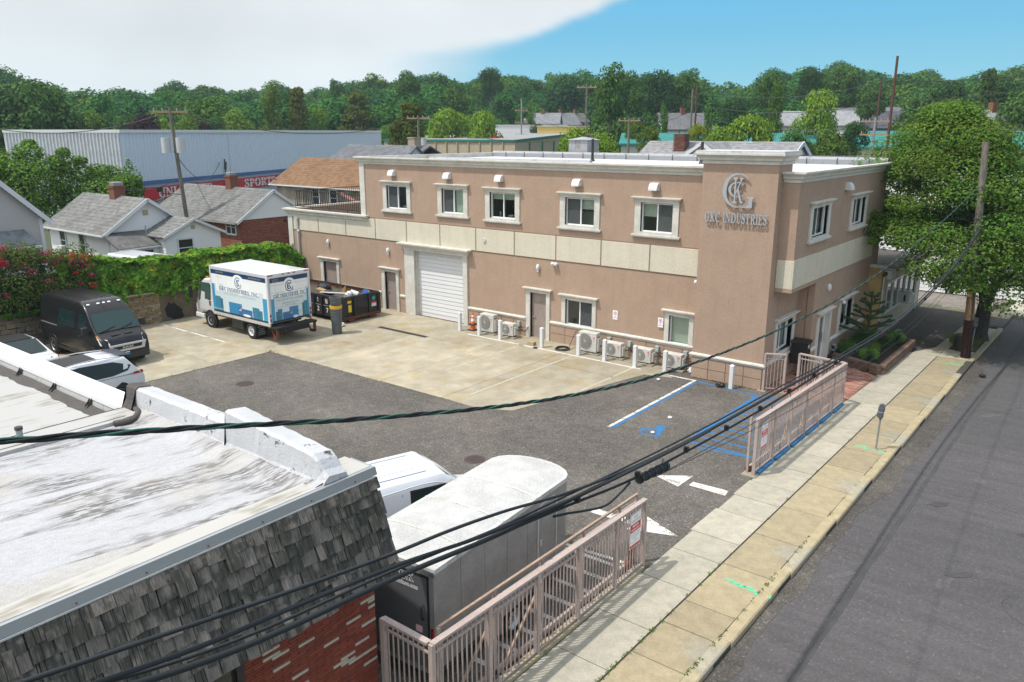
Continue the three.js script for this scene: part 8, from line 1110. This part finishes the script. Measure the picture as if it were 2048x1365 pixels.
const palMid = [[0.055, 0.115, 0.022], [0.045, 0.10, 0.02], [0.07, 0.135, 0.028], [0.038, 0.085, 0.02]], palDark = [[0.030, 0.070, 0.020], [0.024, 0.058, 0.018], [0.040, 0.085, 0.022]], palLight = [[0.12, 0.20, 0.022], [0.10, 0.175, 0.02], [0.15, 0.22, 0.03], [0.08, 0.15, 0.02]], palVine = [[0.085, 0.20, 0.02], [0.11, 0.235, 0.022], [0.06, 0.15, 0.02], [0.045, 0.115, 0.018], [0.15, 0.235, 0.025]], palPine = [[0.045, 0.075, 0.018], [0.055, 0.085, 0.02], [0.07, 0.095, 0.022]], palPlum = [[0.035, 0.016, 0.022], [0.028, 0.014, 0.02], [0.05, 0.02, 0.025]], palPink = [[0.28, 0.018, 0.085], [0.22, 0.014, 0.07], [0.34, 0.035, 0.12], [0.25, 0.02, 0.05]];
// crowns about 2 wide and 2 high, base at y = 0
function crown(seed, kind, n, s, pal) {
  const f = rng(seed), L = new Leaves();
  if (kind === 'round') { const m = 22; for (let i = 0; i < m; i++) { const d = dirRnd(f), r = 0.30 + 0.22 * f(); lobe(L, f, [d[0] * 0.62, 1.02 + d[1] * 0.62, d[2] * 0.62], [r, r * 0.78, r], n / m, s, pal); } }
  if (kind === 'tall') { const m = 26; for (let i = 0; i < m; i++) { const h = f(), a = f() * 2 * PI, w = 0.62 * Math.sin(Math.min(1, h * 1.25 + 0.18) * PI * 0.92) + 0.05, r = 0.20 + 0.16 * f(); lobe(L, f, [Math.cos(a) * w * 0.8, 0.15 + h * 1.8, Math.sin(a) * w * 0.8], [r, r * 0.9, r], n / m, s, pal); } }
  if (kind === 'broad') { const m = 24; for (let i = 0; i < m; i++) { const d = dirRnd(f), r = 0.24 + 0.24 * f(); lobe(L, f, [d[0] * 0.78, 0.8 + Math.abs(d[1]) * 0.75 - 0.25, d[2] * 0.78], [r * 1.2, r * 0.55, r * 1.2], n / m, s, pal, 0.7); } }
  if (kind === 'pine') { const m = 34; for (let i = 0; i < m; i++) { const h = i / m, a = i * 2.4, w = 0.75 * (1 - h * 0.8) * (0.6 + 0.5 * f()), r = 0.16 + 0.18 * f() * (1 - h * 0.5); lobe(L, f, [Math.cos(a) * w * 0.7, 0.1 + h * 1.85, Math.sin(a) * w * 0.7], [r * 1.5, r * 0.38, r * 1.5], n / m, s, pal, 0.9); } }
  return L.geo();
}
const fitBox = (g) => { g.computeBoundingBox(); const b = g.boundingBox; g.userData.fit = [Math.max(b.max.x - b.min.x, b.max.z - b.min.z), b.max.y]; return g; };
const CR = { round: crown(1, 'round', 5200, 0.055, palMid), round2: crown(2, 'round', 5200, 0.05, palDark), tall: crown(3, 'tall', 6500, 0.045, palMid), broad: crown(4, 'broad', 5200, 0.05, palLight), pine: crown(5, 'pine', 6500, 0.045, palPine), plum: crown(6, 'round', 4200, 0.055, palPlum), light: crown(7, 'round', 5200, 0.05, palLight) };
Object.values(CR).forEach(fitBox);
const lm = leafMat(), lmWarm = leafMat([1.25, 1.05, 0.8]), lmCool = leafMat([0.8, 0.95, 1.0]);
// ---------- hills and the far wood ----------
const skyline = [[-300, 170], [0, 168], [110, 190], [150, 214], [230, 198], [300, 190], [370, 184], [440, 192], [520, 188], [600, 186], [665, 180], [720, 178], [800, 165], [900, 166], [1000, 160], [1100, 160], [1200, 165], [1330, 160], [1390, 168], [1440, 190], [1475, 184], [1520, 168], [1600, 155], [1690, 150], [1750, 172], [1850, 165], [1950, 170], [2048, 165], [2350, 165]];
const bearing = (px) => Math.atan((px - 1024) * Math.cos(PITCH) / 1585), rise = (b) => { const px = 1024 + Math.tan(b) * 1585 / Math.cos(PITCH); for (let i = 0; i + 1 < skyline.length; i++) if (px <= skyline[i + 1][0]) { const [a, ya] = skyline[i], [c, yc] = skyline[i + 1], t = clamp((px - a) / (c - a)); return (264 - lerp(ya, yc, t * t * (3 - 2 * t))) / 1620; } return 0.06; };
const hillY = (b, r) => { const R0 = 330, top = EYE + R0 * rise(clamp(b, -0.72, 0.72)) - 13.5; return lerp(-0.3, Math.max(2, top), smooth(120, R0, r)); };
{
  const P = [], F = [], nb = 60, nr = 22; for (let i = 0; i <= nb; i++) for (let j = 0; j <= nr; j++) { const b = lerp(-1.0, 1.0, i / nb), r = lerp(112, 900, Math.pow(j / nr, 1.4)), y = r > 340 ? hillY(b, 330) : hillY(b, r); P.push(v3(-Math.sin(YAW - b) * r, y - 0.1, -Math.cos(YAW - b) * r)); } for (let i = 0; i < nb; i++) for (let j = 0; j < nr; j++) F.push([i * (nr + 1) + j, (i + 1) * (nr + 1) + j, (i + 1) * (nr + 1) + j + 1, i * (nr + 1) + j + 1]); struct('hill', quads(P, F), mat([0.055, 0.095, 0.028], 1, { map: tFine }));
  const wood = new THREE.Group(); wood.name = 'far_wood'; wood.userData = { kind: 'stuff', label: 'dense dark green wood covering the far hillside', category: 'wood' }; scene.add(wood);
  const f = rng(201), sets = [[CR.round, leafMat([0.78, 0.95, 0.75])], [CR.round2, leafMat([1.2, 1.45, 1.15])], [CR.tall, leafMat([0.8, 1.0, 0.75])]].map(([g, m]) => ({ g, m, list: [] }));
  for (let i = 0; i < 1500; i++) { const b = rr(-0.66, 0.66, f), r = Math.sqrt(rr(165 * 165, 345 * 345, f)), y = hillY(b, r), s = rr(4.6, 8.4, f) * (r > 300 ? 0.8 : 1); { const px = 1024 + Math.tan(b) * 1640; if (clearings.some(([p, d, w]) => Math.abs(px - p) < w + s * 1640 / r * 0.7 && r < d + 6)) continue; } const k = f() < 0.45 ? 0 : f() < 0.7 ? 1 : 2; sets[k].list.push([v3(-Math.sin(YAW - b) * r, y + rr(1.0, 3.2, f), -Math.cos(YAW - b) * r), s, s * rr(0.75, 1.05, f), f() * 6.28, 0.7 + 0.6 * f(), f()]); }
  for (const { g, m, list } of sets) { const im = new THREE.InstancedMesh(g, m, list.length), o = new THREE.Object3D(); im.name = 'tree_crowns'; list.forEach(([p, s, h, a, c, w], i) => { o.position.copy(p); o.position.y -= s * 0.45; o.scale.set(s, h, s); o.rotation.y = a; o.updateMatrix(); im.setMatrixAt(i, o.matrix); im.setColorAt(i, new THREE.Color().setRGB(c * lerp(0.7, 1.65, w * w), c * lerp(0.9, 1.15, w), c * lerp(1.1, 0.7, w))); }); wood.add(im); }
}
// ---------- single trees beyond ----------
const trunkG = (() => { const gs = [cyl(v3(0, -1, 0), v3(0.03, 0.9, 0.02), 0.05, 0.02, 7)]; const f = rng(8); for (let i = 0; i < 7; i++) { const a = i * 0.9 + f(), y = 0.1 + 0.12 * i; gs.push(cyl(v3(0.01, y, 0), v3(Math.cos(a) * 0.38, y + 0.4, Math.sin(a) * 0.38), 0.018, 0.005, 5)); } return join(gs); })();
function tree(label, px, top, d, w, kind, m = lm, o = {}) {
  if (px < 790) d = Math.max(d, lerp(135, 158, clamp(px / 700)));      // these stand beyond the hall
         // bearing px, top of crown, width, all measured on the photograph, at distance d
  const [x, y, z] = atPix(px, top, d), g = o.ground ?? (d > 125 ? hillY(bearing(px), d) : 0), ww = w * d / 1640 / CR[kind].userData.fit[0], h = Math.max((y - g) * (o.low ?? 0.86), 1), ch = ['pine', 'tall'].includes(kind) ? h : Math.min(h, 1.35 * w * d / 1640), hy = ch / CR[kind].userData.fit[1];
  const t = thing(kind === 'pine' ? 'pine_tree' : o.bush ? 'bush' : 'tree', label, o.bush ? 'bush' : 'tree', [x, y - h, z], px * 0.37);
  const c = new THREE.Mesh(CR[kind], m); c.name = 'crown'; c.scale.set(ww, hy, ww); c.position.y = h - ch; t.add(c); const k = new THREE.Mesh(trunkG, M.poleWood); k.name = 'trunk'; k.scale.set(ww, h / 1.7, ww); k.position.y = h * 0.05; t.add(k); return t;
}
const oliveM = leafMat([1.5, 1.1, 0.7]), brightM = leafMat([1.15, 1.12, 1.0]);
[['big broad tree on the left skyline', 55, 152, 118, 150, 'round', lm], ['second big tree leaning right on the left skyline', 105, 175, 112, 95, 'tall', lm], ['tall tree cut by the left edge', -20, 165, 112, 120, 'round2', lm], ['dark tree filling the dip right of the big left trees', 150, 222, 105, 90, 'round2', lm], ['olive yellow tree above the left end of the hall', 42, 236, 100, 42, 'light', oliveM], ['pale green tree left of the dark one above the hall', 175, 218, 120, 60, 'light', lm], ['dark blue green tree behind the hall corner', 205, 222, 118, 70, 'tall', lmCool], ['dark spruce like tree low above the hall roof', 120, 250, 98, 60, 'round2', lmCool], ['purple leaved tree left of the transformer pole', 285, 224, 128, 75, 'plum', lm], ['bright lime tree just left of the transformer pole', 315, 232, 116, 80, 'light', brightM], ['purple leaved tree right of the transformer pole', 397, 240, 130, 52, 'plum', lm], ['grey green round tree right of the second purple tree', 430, 228, 125, 55, 'round', lmCool], ['bright tree between purple tree and brownish pines', 372, 228, 140, 50, 'light', lm], ['light green tree behind the brownish pines', 470, 216, 150, 80, 'light', lm],
 ['brownish conifer with twin tops over the hall, left one', 540, 168, 120, 72, 'tall', oliveM], ['brownish conifer with twin tops over the hall, right one', 592, 172, 122, 66, 'pine', oliveM], ['light green small tree between conifers and pines', 638, 214, 118, 42, 'light', lm], ['flat layered pine standing above the hall right end', 715, 182, 112, 92, 'pine', lmWarm], ['lower pine with spreading boughs near the hall end', 700, 228, 98, 88, 'pine', lmWarm], ['pine with flat top left of the warehouse pole', 820, 202, 104, 92, 'pine', lmWarm], ['low pine in front of the warehouse end', 792, 238, 90, 66, 'pine', lmWarm], ['tall full tree above the skyline behind the pines', 812, 138, 190, 66, 'round', lm], ['tall tree breaking the skyline left of the full one', 668, 156, 200, 44, 'tall', lmCool], ['tall tree breaking the skyline at the cloud edge', 980, 132, 200, 56, 'round2', lm],
 ['wide light green tree mass behind the warehouse, left part', 900, 210, 128, 110, 'broad', brightM], ['wide light green tree mass behind the warehouse, right part', 970, 216, 124, 90, 'broad', brightM], ['dark bush group before the blue houses', 1075, 246, 150, 42, 'round2', lm], ['small round tree left of the blue houses', 1052, 212, 160, 42, 'round', lm], ['wide feathery tree tallest in the middle', 1222, 122, 118, 118, 'tall', lm], ['darker tree right behind the tallest feathery one', 1262, 138, 150, 70, 'round', lm], ['broad dark tree right of the tall feathery one', 1318, 136, 165, 84, 'round2', lmCool], ['broad tree at the right end of the dark group', 1370, 140, 170, 78, 'round', lm],
 ['yellow green bush behind the grey roof box', 1152, 250, 74, 100, 'light', brightM], ['yellow green bush right of the grey roof box', 1205, 262, 74, 84, 'light', brightM], ['brown green thin tree right of the tall one', 1270, 232, 105, 50, 'round', oliveM], ['slim bright tree left of the white gabled house', 1330, 204, 112, 36, 'tall', brightM], ['slim lime tree right of the twin poles', 1418, 208, 105, 36, 'tall', brightM], ['dark tree right of the slim lime tree', 1470, 190, 130, 70, 'round2', lm], ['wispy brownish tree behind the grey ridge', 1300, 250, 92, 52, 'round', oliveM], ['wispy brownish tree behind the brick chimney', 1395, 245, 92, 44, 'light', oliveM], ['broad lime tree behind the grey house', 1500, 222, 88, 112, 'broad', brightM], ['tall tree right of the skyline dip', 1545, 140, 150, 62, 'round', lm], ['brownish upright tree before the skyline at right', 1555, 160, 112, 58, 'tall', lmWarm], ['dome shaped lime tree left of the tall pole', 1640, 172, 108, 102, 'broad', brightM], ['large dark tree on the right skyline', 1690, 126, 180, 76, 'round', lm], ['tree on the skyline just left of the large dark one', 1628, 130, 175, 54, 'round2', lm], ['rounded tree behind the bare brown pole', 1745, 158, 150, 60, 'round', lm], ['bluish green bushy tree over the grey house gable', 1590, 256, 82, 92, 'round', lmCool], ['green bush over the grey house right end', 1660, 252, 84, 90, 'round', lmWarm], ['lime bush left over the grey house ridge', 1440, 250, 84, 70, 'light', brightM], ['dark green shrub left of the teal roof', 1715, 240, 92, 56, 'round2', lm], ['dark tree beside the tall brown pole', 1850, 178, 150, 90, 'round', lm], ['pine with open layered top on the right skyline', 1983, 134, 140, 56, 'pine', lmCool], ['dark tree right of the open pine', 2020, 152, 150, 80, 'round2', lm], ['green tree at the right edge of the skyline', 2060, 172, 120, 110, 'round', lm], ['dark tree between the tall pole and the street tree', 1905, 160, 150, 70, 'round2', lm]].forEach(([l, ...a]) => tree(l, ...a));
{ // undergrowth between the distant houses
  const f = rng(255), im = new THREE.InstancedMesh(CR.round, leafMat([0.95, 1.05, 0.8]), 260), o = new THREE.Object3D(); im.name = 'undergrowth'; im.userData = { kind: 'stuff', label: 'mixed green undergrowth between the distant houses and poles', category: 'undergrowth' };
  for (let i = 0; i < 260; i++) { const px = i % 3 ? rr(1170, 2120, f) : rr(760, 1120, f), d = px < 1170 ? rr(132, 168, f) : rr(112, 165, f), b = bearing(px), s = rr(1.6, 3.6, f); o.position.set(-Math.sin(YAW - b) * d, hillY(b, d) + (px > 1170 ? 2.5 : 1), -Math.cos(YAW - b) * d); if (clearings.some(([p, dd, w]) => Math.abs(px - p) < w * 0.8 && d < dd + 3)) o.position.y -= 4; o.scale.set(s, s * rr(0.9, 1.5, f), s); o.rotation.y = f() * 6; o.updateMatrix(); im.setMatrixAt(i, o.matrix); const q = f(); im.setColorAt(i, new THREE.Color().setRGB(lerp(0.8, 1.9, q * q), lerp(0.9, 1.5, q), 0.9)); } scene.add(im);
}
// broad shrubby tree in the gardens left of the cottage
{
  const f = rng(301), t = thing('tree', 'ragged light green garden tree between the grey house and the blue hall', 'tree', [-60.5, 0.5, -27.5]), L = new Leaves();
  const W = (px, py, d) => { const p = atPix(px, py, d); return [p[0] + 60.5, p[1] - 0.5, p[2] + 27.5]; };
  for (const [px, py, r] of [[20, 330, 1.3], [55, 305, 1.0], [60, 345, 1.5], [95, 335, 1.4], [125, 325, 1.0], [130, 365, 1.5], [165, 350, 1.2], [200, 345, 1.0], [225, 350, 1.0], [250, 365, 1.0], [60, 390, 1.8], [110, 400, 1.8], [160, 390, 1.6], [200, 385, 1.4], [235, 385, 1.3], [265, 380, 0.9], [30, 370, 1.5], [90, 430, 1.6], [0, 350, 1.6], [-30, 340, 1.6], [57, 288, 0.5], [125, 305, 0.5], [160, 322, 0.5], [268, 362, 0.6]]) lobe(L, f, W(px, py, 66 + 3 * (f() - 0.5)), [r * 1.0, r * 0.7, r * 1.0], 680 * r, 0.10, palMid.concat(palLight), 0.6);
  for (let i = 0; i < 60; i++) { const p = W(rr(-20, 275, f), rr(312, 420, f), 66 + 3 * (f() - 0.5)); if (p[1] > 7.2 - 0.9 * Math.abs(i % 5 - 2)) continue; lobe(L, f, p, [0.35, 0.6 + 0.5 * f(), 0.35], 130, 0.10, palMid.concat(palLight), 0.6); }
  part('crown', L.geo(), leafMat([1.15, 1.2, 1.2], 0.35), t); part('trunk', [cyl(v3(0, -0.5, 0), v3(-0.3, 2.2, -0.2), 0.28, 0.2), ...[[-3, 5, 1.5], [2.5, 5, -2], [0.5, 6.5, 0.5], [-5, 4.5, 3], [4, 4.2, -3.5]].map(([a, b, c]) => cyl(v3(-0.3, 2.1, -0.2), v3(a, b, c), 0.15, 0.04, 7))], M.poleWood, t);
}
// ---------- street tree by the pole ----------
{
  const f = rng(311), t = thing('street_tree', 'full green street tree with forked trunk behind the utility pole', 'tree', [-5.0, 0, -40.9]), L = new Leaves(), pal = [[0.062, 0.135, 0.018], [0.075, 0.15, 0.02], [0.095, 0.175, 0.022], [0.055, 0.12, 0.018], [0.09, 0.14, 0.025]];
  const limbs = [], tips = []; limbs.push(cyl(v3(0, 0, 0), v3(0.05, 1.6, 0), 0.34, 0.29, 14), cyl(v3(0.05, 1.55, 0), v3(-0.25, 3.2, 0.1), 0.24, 0.17, 12), cyl(v3(0.05, 1.5, 0), v3(0.5, 3.3, -0.2), 0.21, 0.15, 12), cyl(v3(0, 0, 0), v3(0.0, 0.3, 0), 0.44, 0.34, 14));
  // boughs in storeys, each carrying flat sprays
  for (let i = 0; i < 225; i++) { const h = Math.pow(f(), 0.85), y = 3.1 + h * 6.9, maxR = 5.6 * Math.pow(Math.max(0, Math.sin(Math.min(1, (h * 0.86 + 0.20)) * PI)), 0.75), a = f() * 2 * PI, r = maxR * Math.sqrt(0.12 + 0.88 * f()); const c = [Math.cos(a) * r - 0.7 - 1.7 * h, y + 0.25 * (f() - 0.5) - 0.16 * r * (1 - h) - 0.04 * r * r * h, Math.sin(a) * r * 0.95]; const s = 0.75 + 0.7 * f(); if (c[0] < -1.8) c[1] = Math.max(c[1], 4.7 + 0.22 * (-1.8 - c[0])); tips.push(c); { const q = 0.88 + 0.3 * f(), w = 0.88 + 0.35 * f(), k = 0.7 + 0.5 * f(); lobe(L, f, c, [s * k * 1.15, s * (0.42 + 0.28 * f()), s * k * 1.15], 640 * s, 0.066, pal.map((p) => [p[0] * q * w, p[1] * q, p[2] * q]), 0.75); } if (i % 2 === 0) limbs.push(cyl(v3(i % 4 ? -0.25 : 0.45, Math.min(3.1 + h * 3.5, c[1] - 0.5), 0), v3(c[0] * 0.85, c[1] - 0.1, c[2] * 0.85), 0.085, 0.015, 6)); }
  part('crown', L.geo(), leafMat([1, 1, 1], 0.4), t); part('trunk', limbs, mat([0.075, 0.065, 0.055], 0.95, { map: tBark, bump: tBark, bs: 0.02 }), t);
}
// ---------- vines and flowers on the left wall ----------
{
  const f = rng(321), L = new Leaves(), H = (z) => lerp(3.55, 3.05, smooth(-16, -19, z)) + 0.25 * (fbm(-z / 40, 0.3, 50, 1, 801, 3) - 0.5) * 2 - 0.9 * smooth(-27.2, -28.4, z);
  for (let i = 0; i < 19000; i++) { const z = -15 - 13.4 * f(), face = f(), top = H(z), x0 = -37.5; let x, y, n; if (face < 0.58) { const s = f(); y = lerp(1.30 + 0.25 * fbm(-z / 20, 0.7, 40, 1, 803, 3), top, s); x = x0 + 0.15 - 0.3 * s - 0.85 * fbm(-z / 30, y / 6, 50, 10, 805, 3) + 0.22 * f(); n = [1, 0.5, 0.2]; } else { x = -37.8 - 1.6 * f(); y = top + 0.28 * (fbm(-z / 30, -x / 30, 60, 60, 807, 3) - 0.5) - 0.15 * f(); n = [0.2, 1, 0.2]; } let nx = n[0] + 1.1 * (f() - 0.5), ny = n[1] + 1.1 * (f() - 0.5), nz = n[2] + 1.1 * (f() - 0.5); const l = Math.hypot(nx, ny, nz), c = palVine[Math.floor(f() * 5)], v = 0.7 + 0.6 * f(), yel = 1 + 0.5 * smooth(0.55, 0.72, fbm(-z / 34, y / 9, 60, 20, 809, 4)); L.add(x, y, z, nx / l, ny / l, nz / l, 0.07 + 0.075 * f(), [c[0] * v * yel, c[1] * v, c[2] * v], f, 0.85); }
  for (let i = 0; i < 16; i++) { const z = -16.5 - 11 * f(), y0 = H(z) - 0.6 - f(); for (let k = 0; k < 40; k++) { const s = k / 40; L.add(-37.35 + 0.12 * f(), y0 - s * 0.9 + 0.05 * f(), z + 0.2 * (f() - 0.5), 0.8, 0.5, 0.3 * (f() - 0.5), 0.08, palVine[Math.floor(f() * 5)], f, 0.85); } }
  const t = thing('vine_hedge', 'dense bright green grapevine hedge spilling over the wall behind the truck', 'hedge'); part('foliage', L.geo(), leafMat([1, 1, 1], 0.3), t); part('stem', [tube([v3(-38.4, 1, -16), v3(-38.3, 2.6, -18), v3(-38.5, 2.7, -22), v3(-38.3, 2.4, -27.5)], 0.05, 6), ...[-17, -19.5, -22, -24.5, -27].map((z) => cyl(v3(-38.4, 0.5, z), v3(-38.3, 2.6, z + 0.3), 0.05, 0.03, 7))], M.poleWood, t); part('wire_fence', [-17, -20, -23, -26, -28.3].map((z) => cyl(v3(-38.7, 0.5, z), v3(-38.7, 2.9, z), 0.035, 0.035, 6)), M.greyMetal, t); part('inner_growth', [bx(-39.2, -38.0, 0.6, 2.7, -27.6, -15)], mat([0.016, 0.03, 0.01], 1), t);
  const t2 = thing('flowering_shrub', 'tall rambling shrub with crimson and pink blossom above the fieldstone wall', 'shrub'), L2 = new Leaves(), L3 = new Leaves(); const pal = [[0.07, 0.13, 0.02], [0.05, 0.10, 0.018], [0.10, 0.14, 0.03], [0.14, 0.12, 0.05], [0.035, 0.075, 0.015]];
  for (let i = 0; i < 95; i++) { const z = -7.5 - 9 * f(), y = 2.0 + 2.4 * f() * lerp(1, 0.7, smooth(-12, -16.5, z)), x = -37.7 - 0.5 * (y - 1.5) * f() - 0.2 * f(), r = 0.45 + 0.4 * f(); lobe(L2, f, [x, y, z], [r, r * 0.75, r], 260 * r * 2, 0.06, pal, 0.5); }
  for (let i = 0; i < 74; i++) { const z = -7.5 - 8.8 * f(), y = 1.7 + 3.0 * Math.sqrt(f()) * lerp(1, 0.68, smooth(-12, -16.5, z)), r = 0.12 + 0.16 * f(); lobe(L3, f, [-37.15 - 0.3 * (y - 1.6) + 0.2 * f(), y, z], [r, r * 0.8, r], 22 + 110 * r, 0.04, f() < 0.12 ? [[0.45, 0.015, 0.02]] : palPink, 0.5); }
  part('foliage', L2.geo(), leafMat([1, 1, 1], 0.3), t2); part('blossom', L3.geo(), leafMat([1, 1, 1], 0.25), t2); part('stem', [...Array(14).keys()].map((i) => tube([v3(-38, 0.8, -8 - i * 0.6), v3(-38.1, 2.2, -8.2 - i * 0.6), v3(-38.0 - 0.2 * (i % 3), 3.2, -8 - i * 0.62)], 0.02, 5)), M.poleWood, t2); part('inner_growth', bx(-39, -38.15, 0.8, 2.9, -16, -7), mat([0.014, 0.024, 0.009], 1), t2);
  const L4 = new Leaves(); for (let i = 0; i < 900; i++) { const z = -12.3 - 3.4 * f(); L4.add(-37.62 + 0.3 * f(), 1.42 + 0.22 * f(), z, 0.5 * (f() - 0.5), 1, 0.5 * (f() - 0.5), 0.05 + 0.04 * f(), palVine[Math.floor(f() * 5)], f); } const w4 = part(numbered('ground_cover'), L4.geo(), leafMat(), scene); w4.userData = { kind: 'stuff', label: 'low green ground cover along the top of the fieldstone wall', category: 'ground cover' };
}
// ---------- planter: young monkey puzzle, clipped shrubs, grasses ----------
{
  const f = rng(331), t = thing('araucaria', 'young stiff branched monkey puzzle tree in the planting bed', 'tree', [-8.35, 0.2, -35.0]), gs = [cyl(v3(0, 0, 0), v3(0, 2.3, 0), 0.06, 0.03, 8)], L = new Leaves();
  const limb = (a, b) => { gs.push(cyl(a, b, 0.035, 0.02, 6)); const d = b.clone().sub(a), n = Math.round(d.length() / 0.018); for (let i = 0; i < n; i++) { const p = a.clone().lerp(b, i / n), q = dirRnd(f), u = d.clone().normalize(); for (let k = 0; k < 3; k++) { const w = dirRnd(f), l = 0.05; L.add(p.x + w[0] * l * 0.6, p.y + w[1] * l * 0.6, p.z + w[2] * l * 0.6, w[0] * 0.6 + u.x * 0.3, Math.abs(w[1]) * 0.6 + 0.4, w[2] * 0.6 + u.z * 0.3, l, [[0.030, 0.075, 0.028], [0.04, 0.09, 0.03], [0.022, 0.055, 0.022]][k], f, 0.35); } } };
  for (let w = 0; w < 6; w++) { const y = 0.7 + w * 0.32, len = lerp(1.25, 0.35, w / 5); for (let k = 0; k < 5; k++) { const a = k / 5 * 2 * PI + w * 0.6, e = v3(Math.cos(a) * len, y + len * 0.28, Math.sin(a) * len); limb(v3(0, y, 0), e); for (const s of [0.6, -0.6]) { const m = v3(0, y, 0).lerp(e, 0.62); limb(m, v3(m.x + Math.cos(a + s) * len * 0.36, m.y + 0.1, m.z + Math.sin(a + s) * len * 0.36)); } } } limb(v3(0, 2.0, 0), v3(0, 2.5, 0));
  part('trunk', gs, mat([0.06, 0.07, 0.04], 0.9), t); part('needles', L.geo(), lm, t);
  const shrub = (label, x, z, rx, ry, rz, n, pal) => { const L = new Leaves(), t = thing('shrub', label, 'shrub', [x, 0.22, z]); for (let i = 0; i < 7; i++) lobe(L, f, [rx * 0.5 * (f() - 0.5) * 2, ry * (0.35 + 0.4 * f()), rz * 0.5 * (f() - 0.5) * 2], [rx * 0.6, ry * 0.55, rz * 0.6], n / 3.5, 0.02, pal, 0.6); part('foliage', L.geo(), lm, t); part('stem', [-0.4, 0, 0.4].map((q) => cyl(v3(q * rx * 0.3, -0.1, 0), v3(q * rx * 0.6, ry * 0.6, 0.1 * q), 0.02, 0.01, 5)), M.poleWood, t); };
  shrub('clipped dark green shrub by the gas meter, front of the bed', -8.85, -33.75, 0.55, 0.55, 0.6, 2600, palMid); shrub('clipped dark green shrub against the wall, middle of the bed', -8.8, -34.9, 0.5, 0.6, 0.7, 2200, palDark); shrub('loose green shrub behind the monkey puzzle tree', -8.7, -36.4, 0.6, 0.6, 0.8, 2000, palMid); shrub('small yellow flecked shrub in the middle of the bed', -7.9, -34.4, 0.35, 0.45, 0.4, 900, palLight); shrub('dark bushy shrub under the monkey puzzle tree', -7.9, -35.6, 0.5, 0.4, 0.5, 1000, palDark);
  const tuft = (label, x, y, z, r, n, c) => { const t = thing('grass_tuft', label, 'grass tuft', [x, y, z]), P = [], F = []; for (let i = 0; i < n; i++) { const a = f() * 2 * PI, k = r * (0.35 + 0.65 * f()), h = r * (0.6 + 0.7 * f()), w = 0.012, b = [Math.cos(a) * 0.05, Math.sin(a) * 0.05], m = P.length; P.push(v3(b[0] - Math.sin(a) * w, 0, b[1] + Math.cos(a) * w), v3(b[0] + Math.sin(a) * w, 0, b[1] - Math.cos(a) * w), v3(Math.cos(a) * k * 0.6 + Math.sin(a) * w * 0.7, h, Math.sin(a) * k * 0.6 - Math.cos(a) * w * 0.7), v3(Math.cos(a) * k, h * 0.75, Math.sin(a) * k)); F.push([m, m + 1, m + 2], [m, m + 2, m + 3]); } part('blades', quads(P, F), mat(c, 0.8), t); };
  tuft('bright grassy tuft at the front corner of the planting bed', -7.75, 0.24, -33.1, 0.42, 260, [0.10, 0.22, 0.03]); tuft('bright grassy tuft at the far end of the planting bed', -7.55, 0.24, -36.6, 0.42, 260, [0.09, 0.20, 0.03]); tuft('tall grass tuft around the street bin', -5.45, 0, -38.7, 0.5, 300, [0.09, 0.14, 0.03]);
  // grass in the tree pit, weeds in the joints
  const g = [], P = [], F = []; for (let i = 0; i < 1500; i++) { const x = -5.7 + 0.95 * f(), z = -38.3 - 3.0 * f(), a = f() * 6.28, h = 0.08 + 0.14 * f(), m = P.length; P.push(v3(x, -0.02, z), v3(x + 0.015, -0.02, z), v3(x + 0.06 * Math.cos(a), h, z + 0.06 * Math.sin(a))); F.push([m, m + 1, m + 2]); } stuff('grass', quads(P, F), mat([0.11, 0.13, 0.035], 0.9), 'rough green grass in the pit round the street tree', 'grass');
  const w = new Leaves(); const clump = (x, y, z, n, r, yel = 1) => { for (let i = 0; i < n; i++) w.add(x + r * (f() - 0.5), y + 0.5 * r * f(), z + r * (f() - 0.5), f() - 0.5, 1, f() - 0.5, 0.010 + 0.014 * f(), [0.07 * yel, 0.11, 0.025], f); };
  for (let i = 0; i < 60; i++) { const z = -9.5 - 6.5 * f() * f() - (i % 3 ? 0 : 20 * f()); clump(sk(-6.07, z), 0.0, z, 7, 0.09); } for (let i = 0; i < 70; i++) { const z = -9 - 9 * f() - (i % 4 ? 0 : 14 * f()); clump(sk(-4.96, z), 0.0, z, 7, 0.08); }
  for (let i = 0; i < 60; i++) { const s = f(); clump(lerp(-28.7, -16.9, s * s), 0.0, -19.45, 6, 0.12, 1.3); clump(-28.68, 0, lerp(-19.4, -12, f()), 4, 0.1, 1.3); } clump(-28.6, 0, -19.3, 70, 0.7, 1.5); clump(-28.3, 0, -23.6, 60, 0.5); clump(-29.8, 0.02, -26.0, 80, 0.8); clump(-30.15, 0.2, -25.7, 120, 0.5);
  for (let i = 0; i < 26; i++) { const s = f(); clump(lerp(-12.7, -10.1, s), 0, -27.36, 8, 0.1, 1.2); } clump(-7.33, 0, -14.05, 40, 0.25, 1.6); clump(-7.2, 0, -27.0, 40, 0.3); clump(-7.3, 0.02, -10.2, 14, 0.15); for (let i = 0; i < 14; i++) clump(sk(-7.3, -27.8), 0, -27.7 - 4.2 * f(), 5, 0.1);
  stuff('weeds', w.geo(), leafMat(), 'small green weeds growing in the pavement and slab joints', 'weeds');
}
// ---------- last: shadows everywhere, then draw ----------
scene.traverse((o) => { if (o.isMesh) { o.castShadow = true; o.receiveShadow = true; } });
renderer.render(scene, camera);
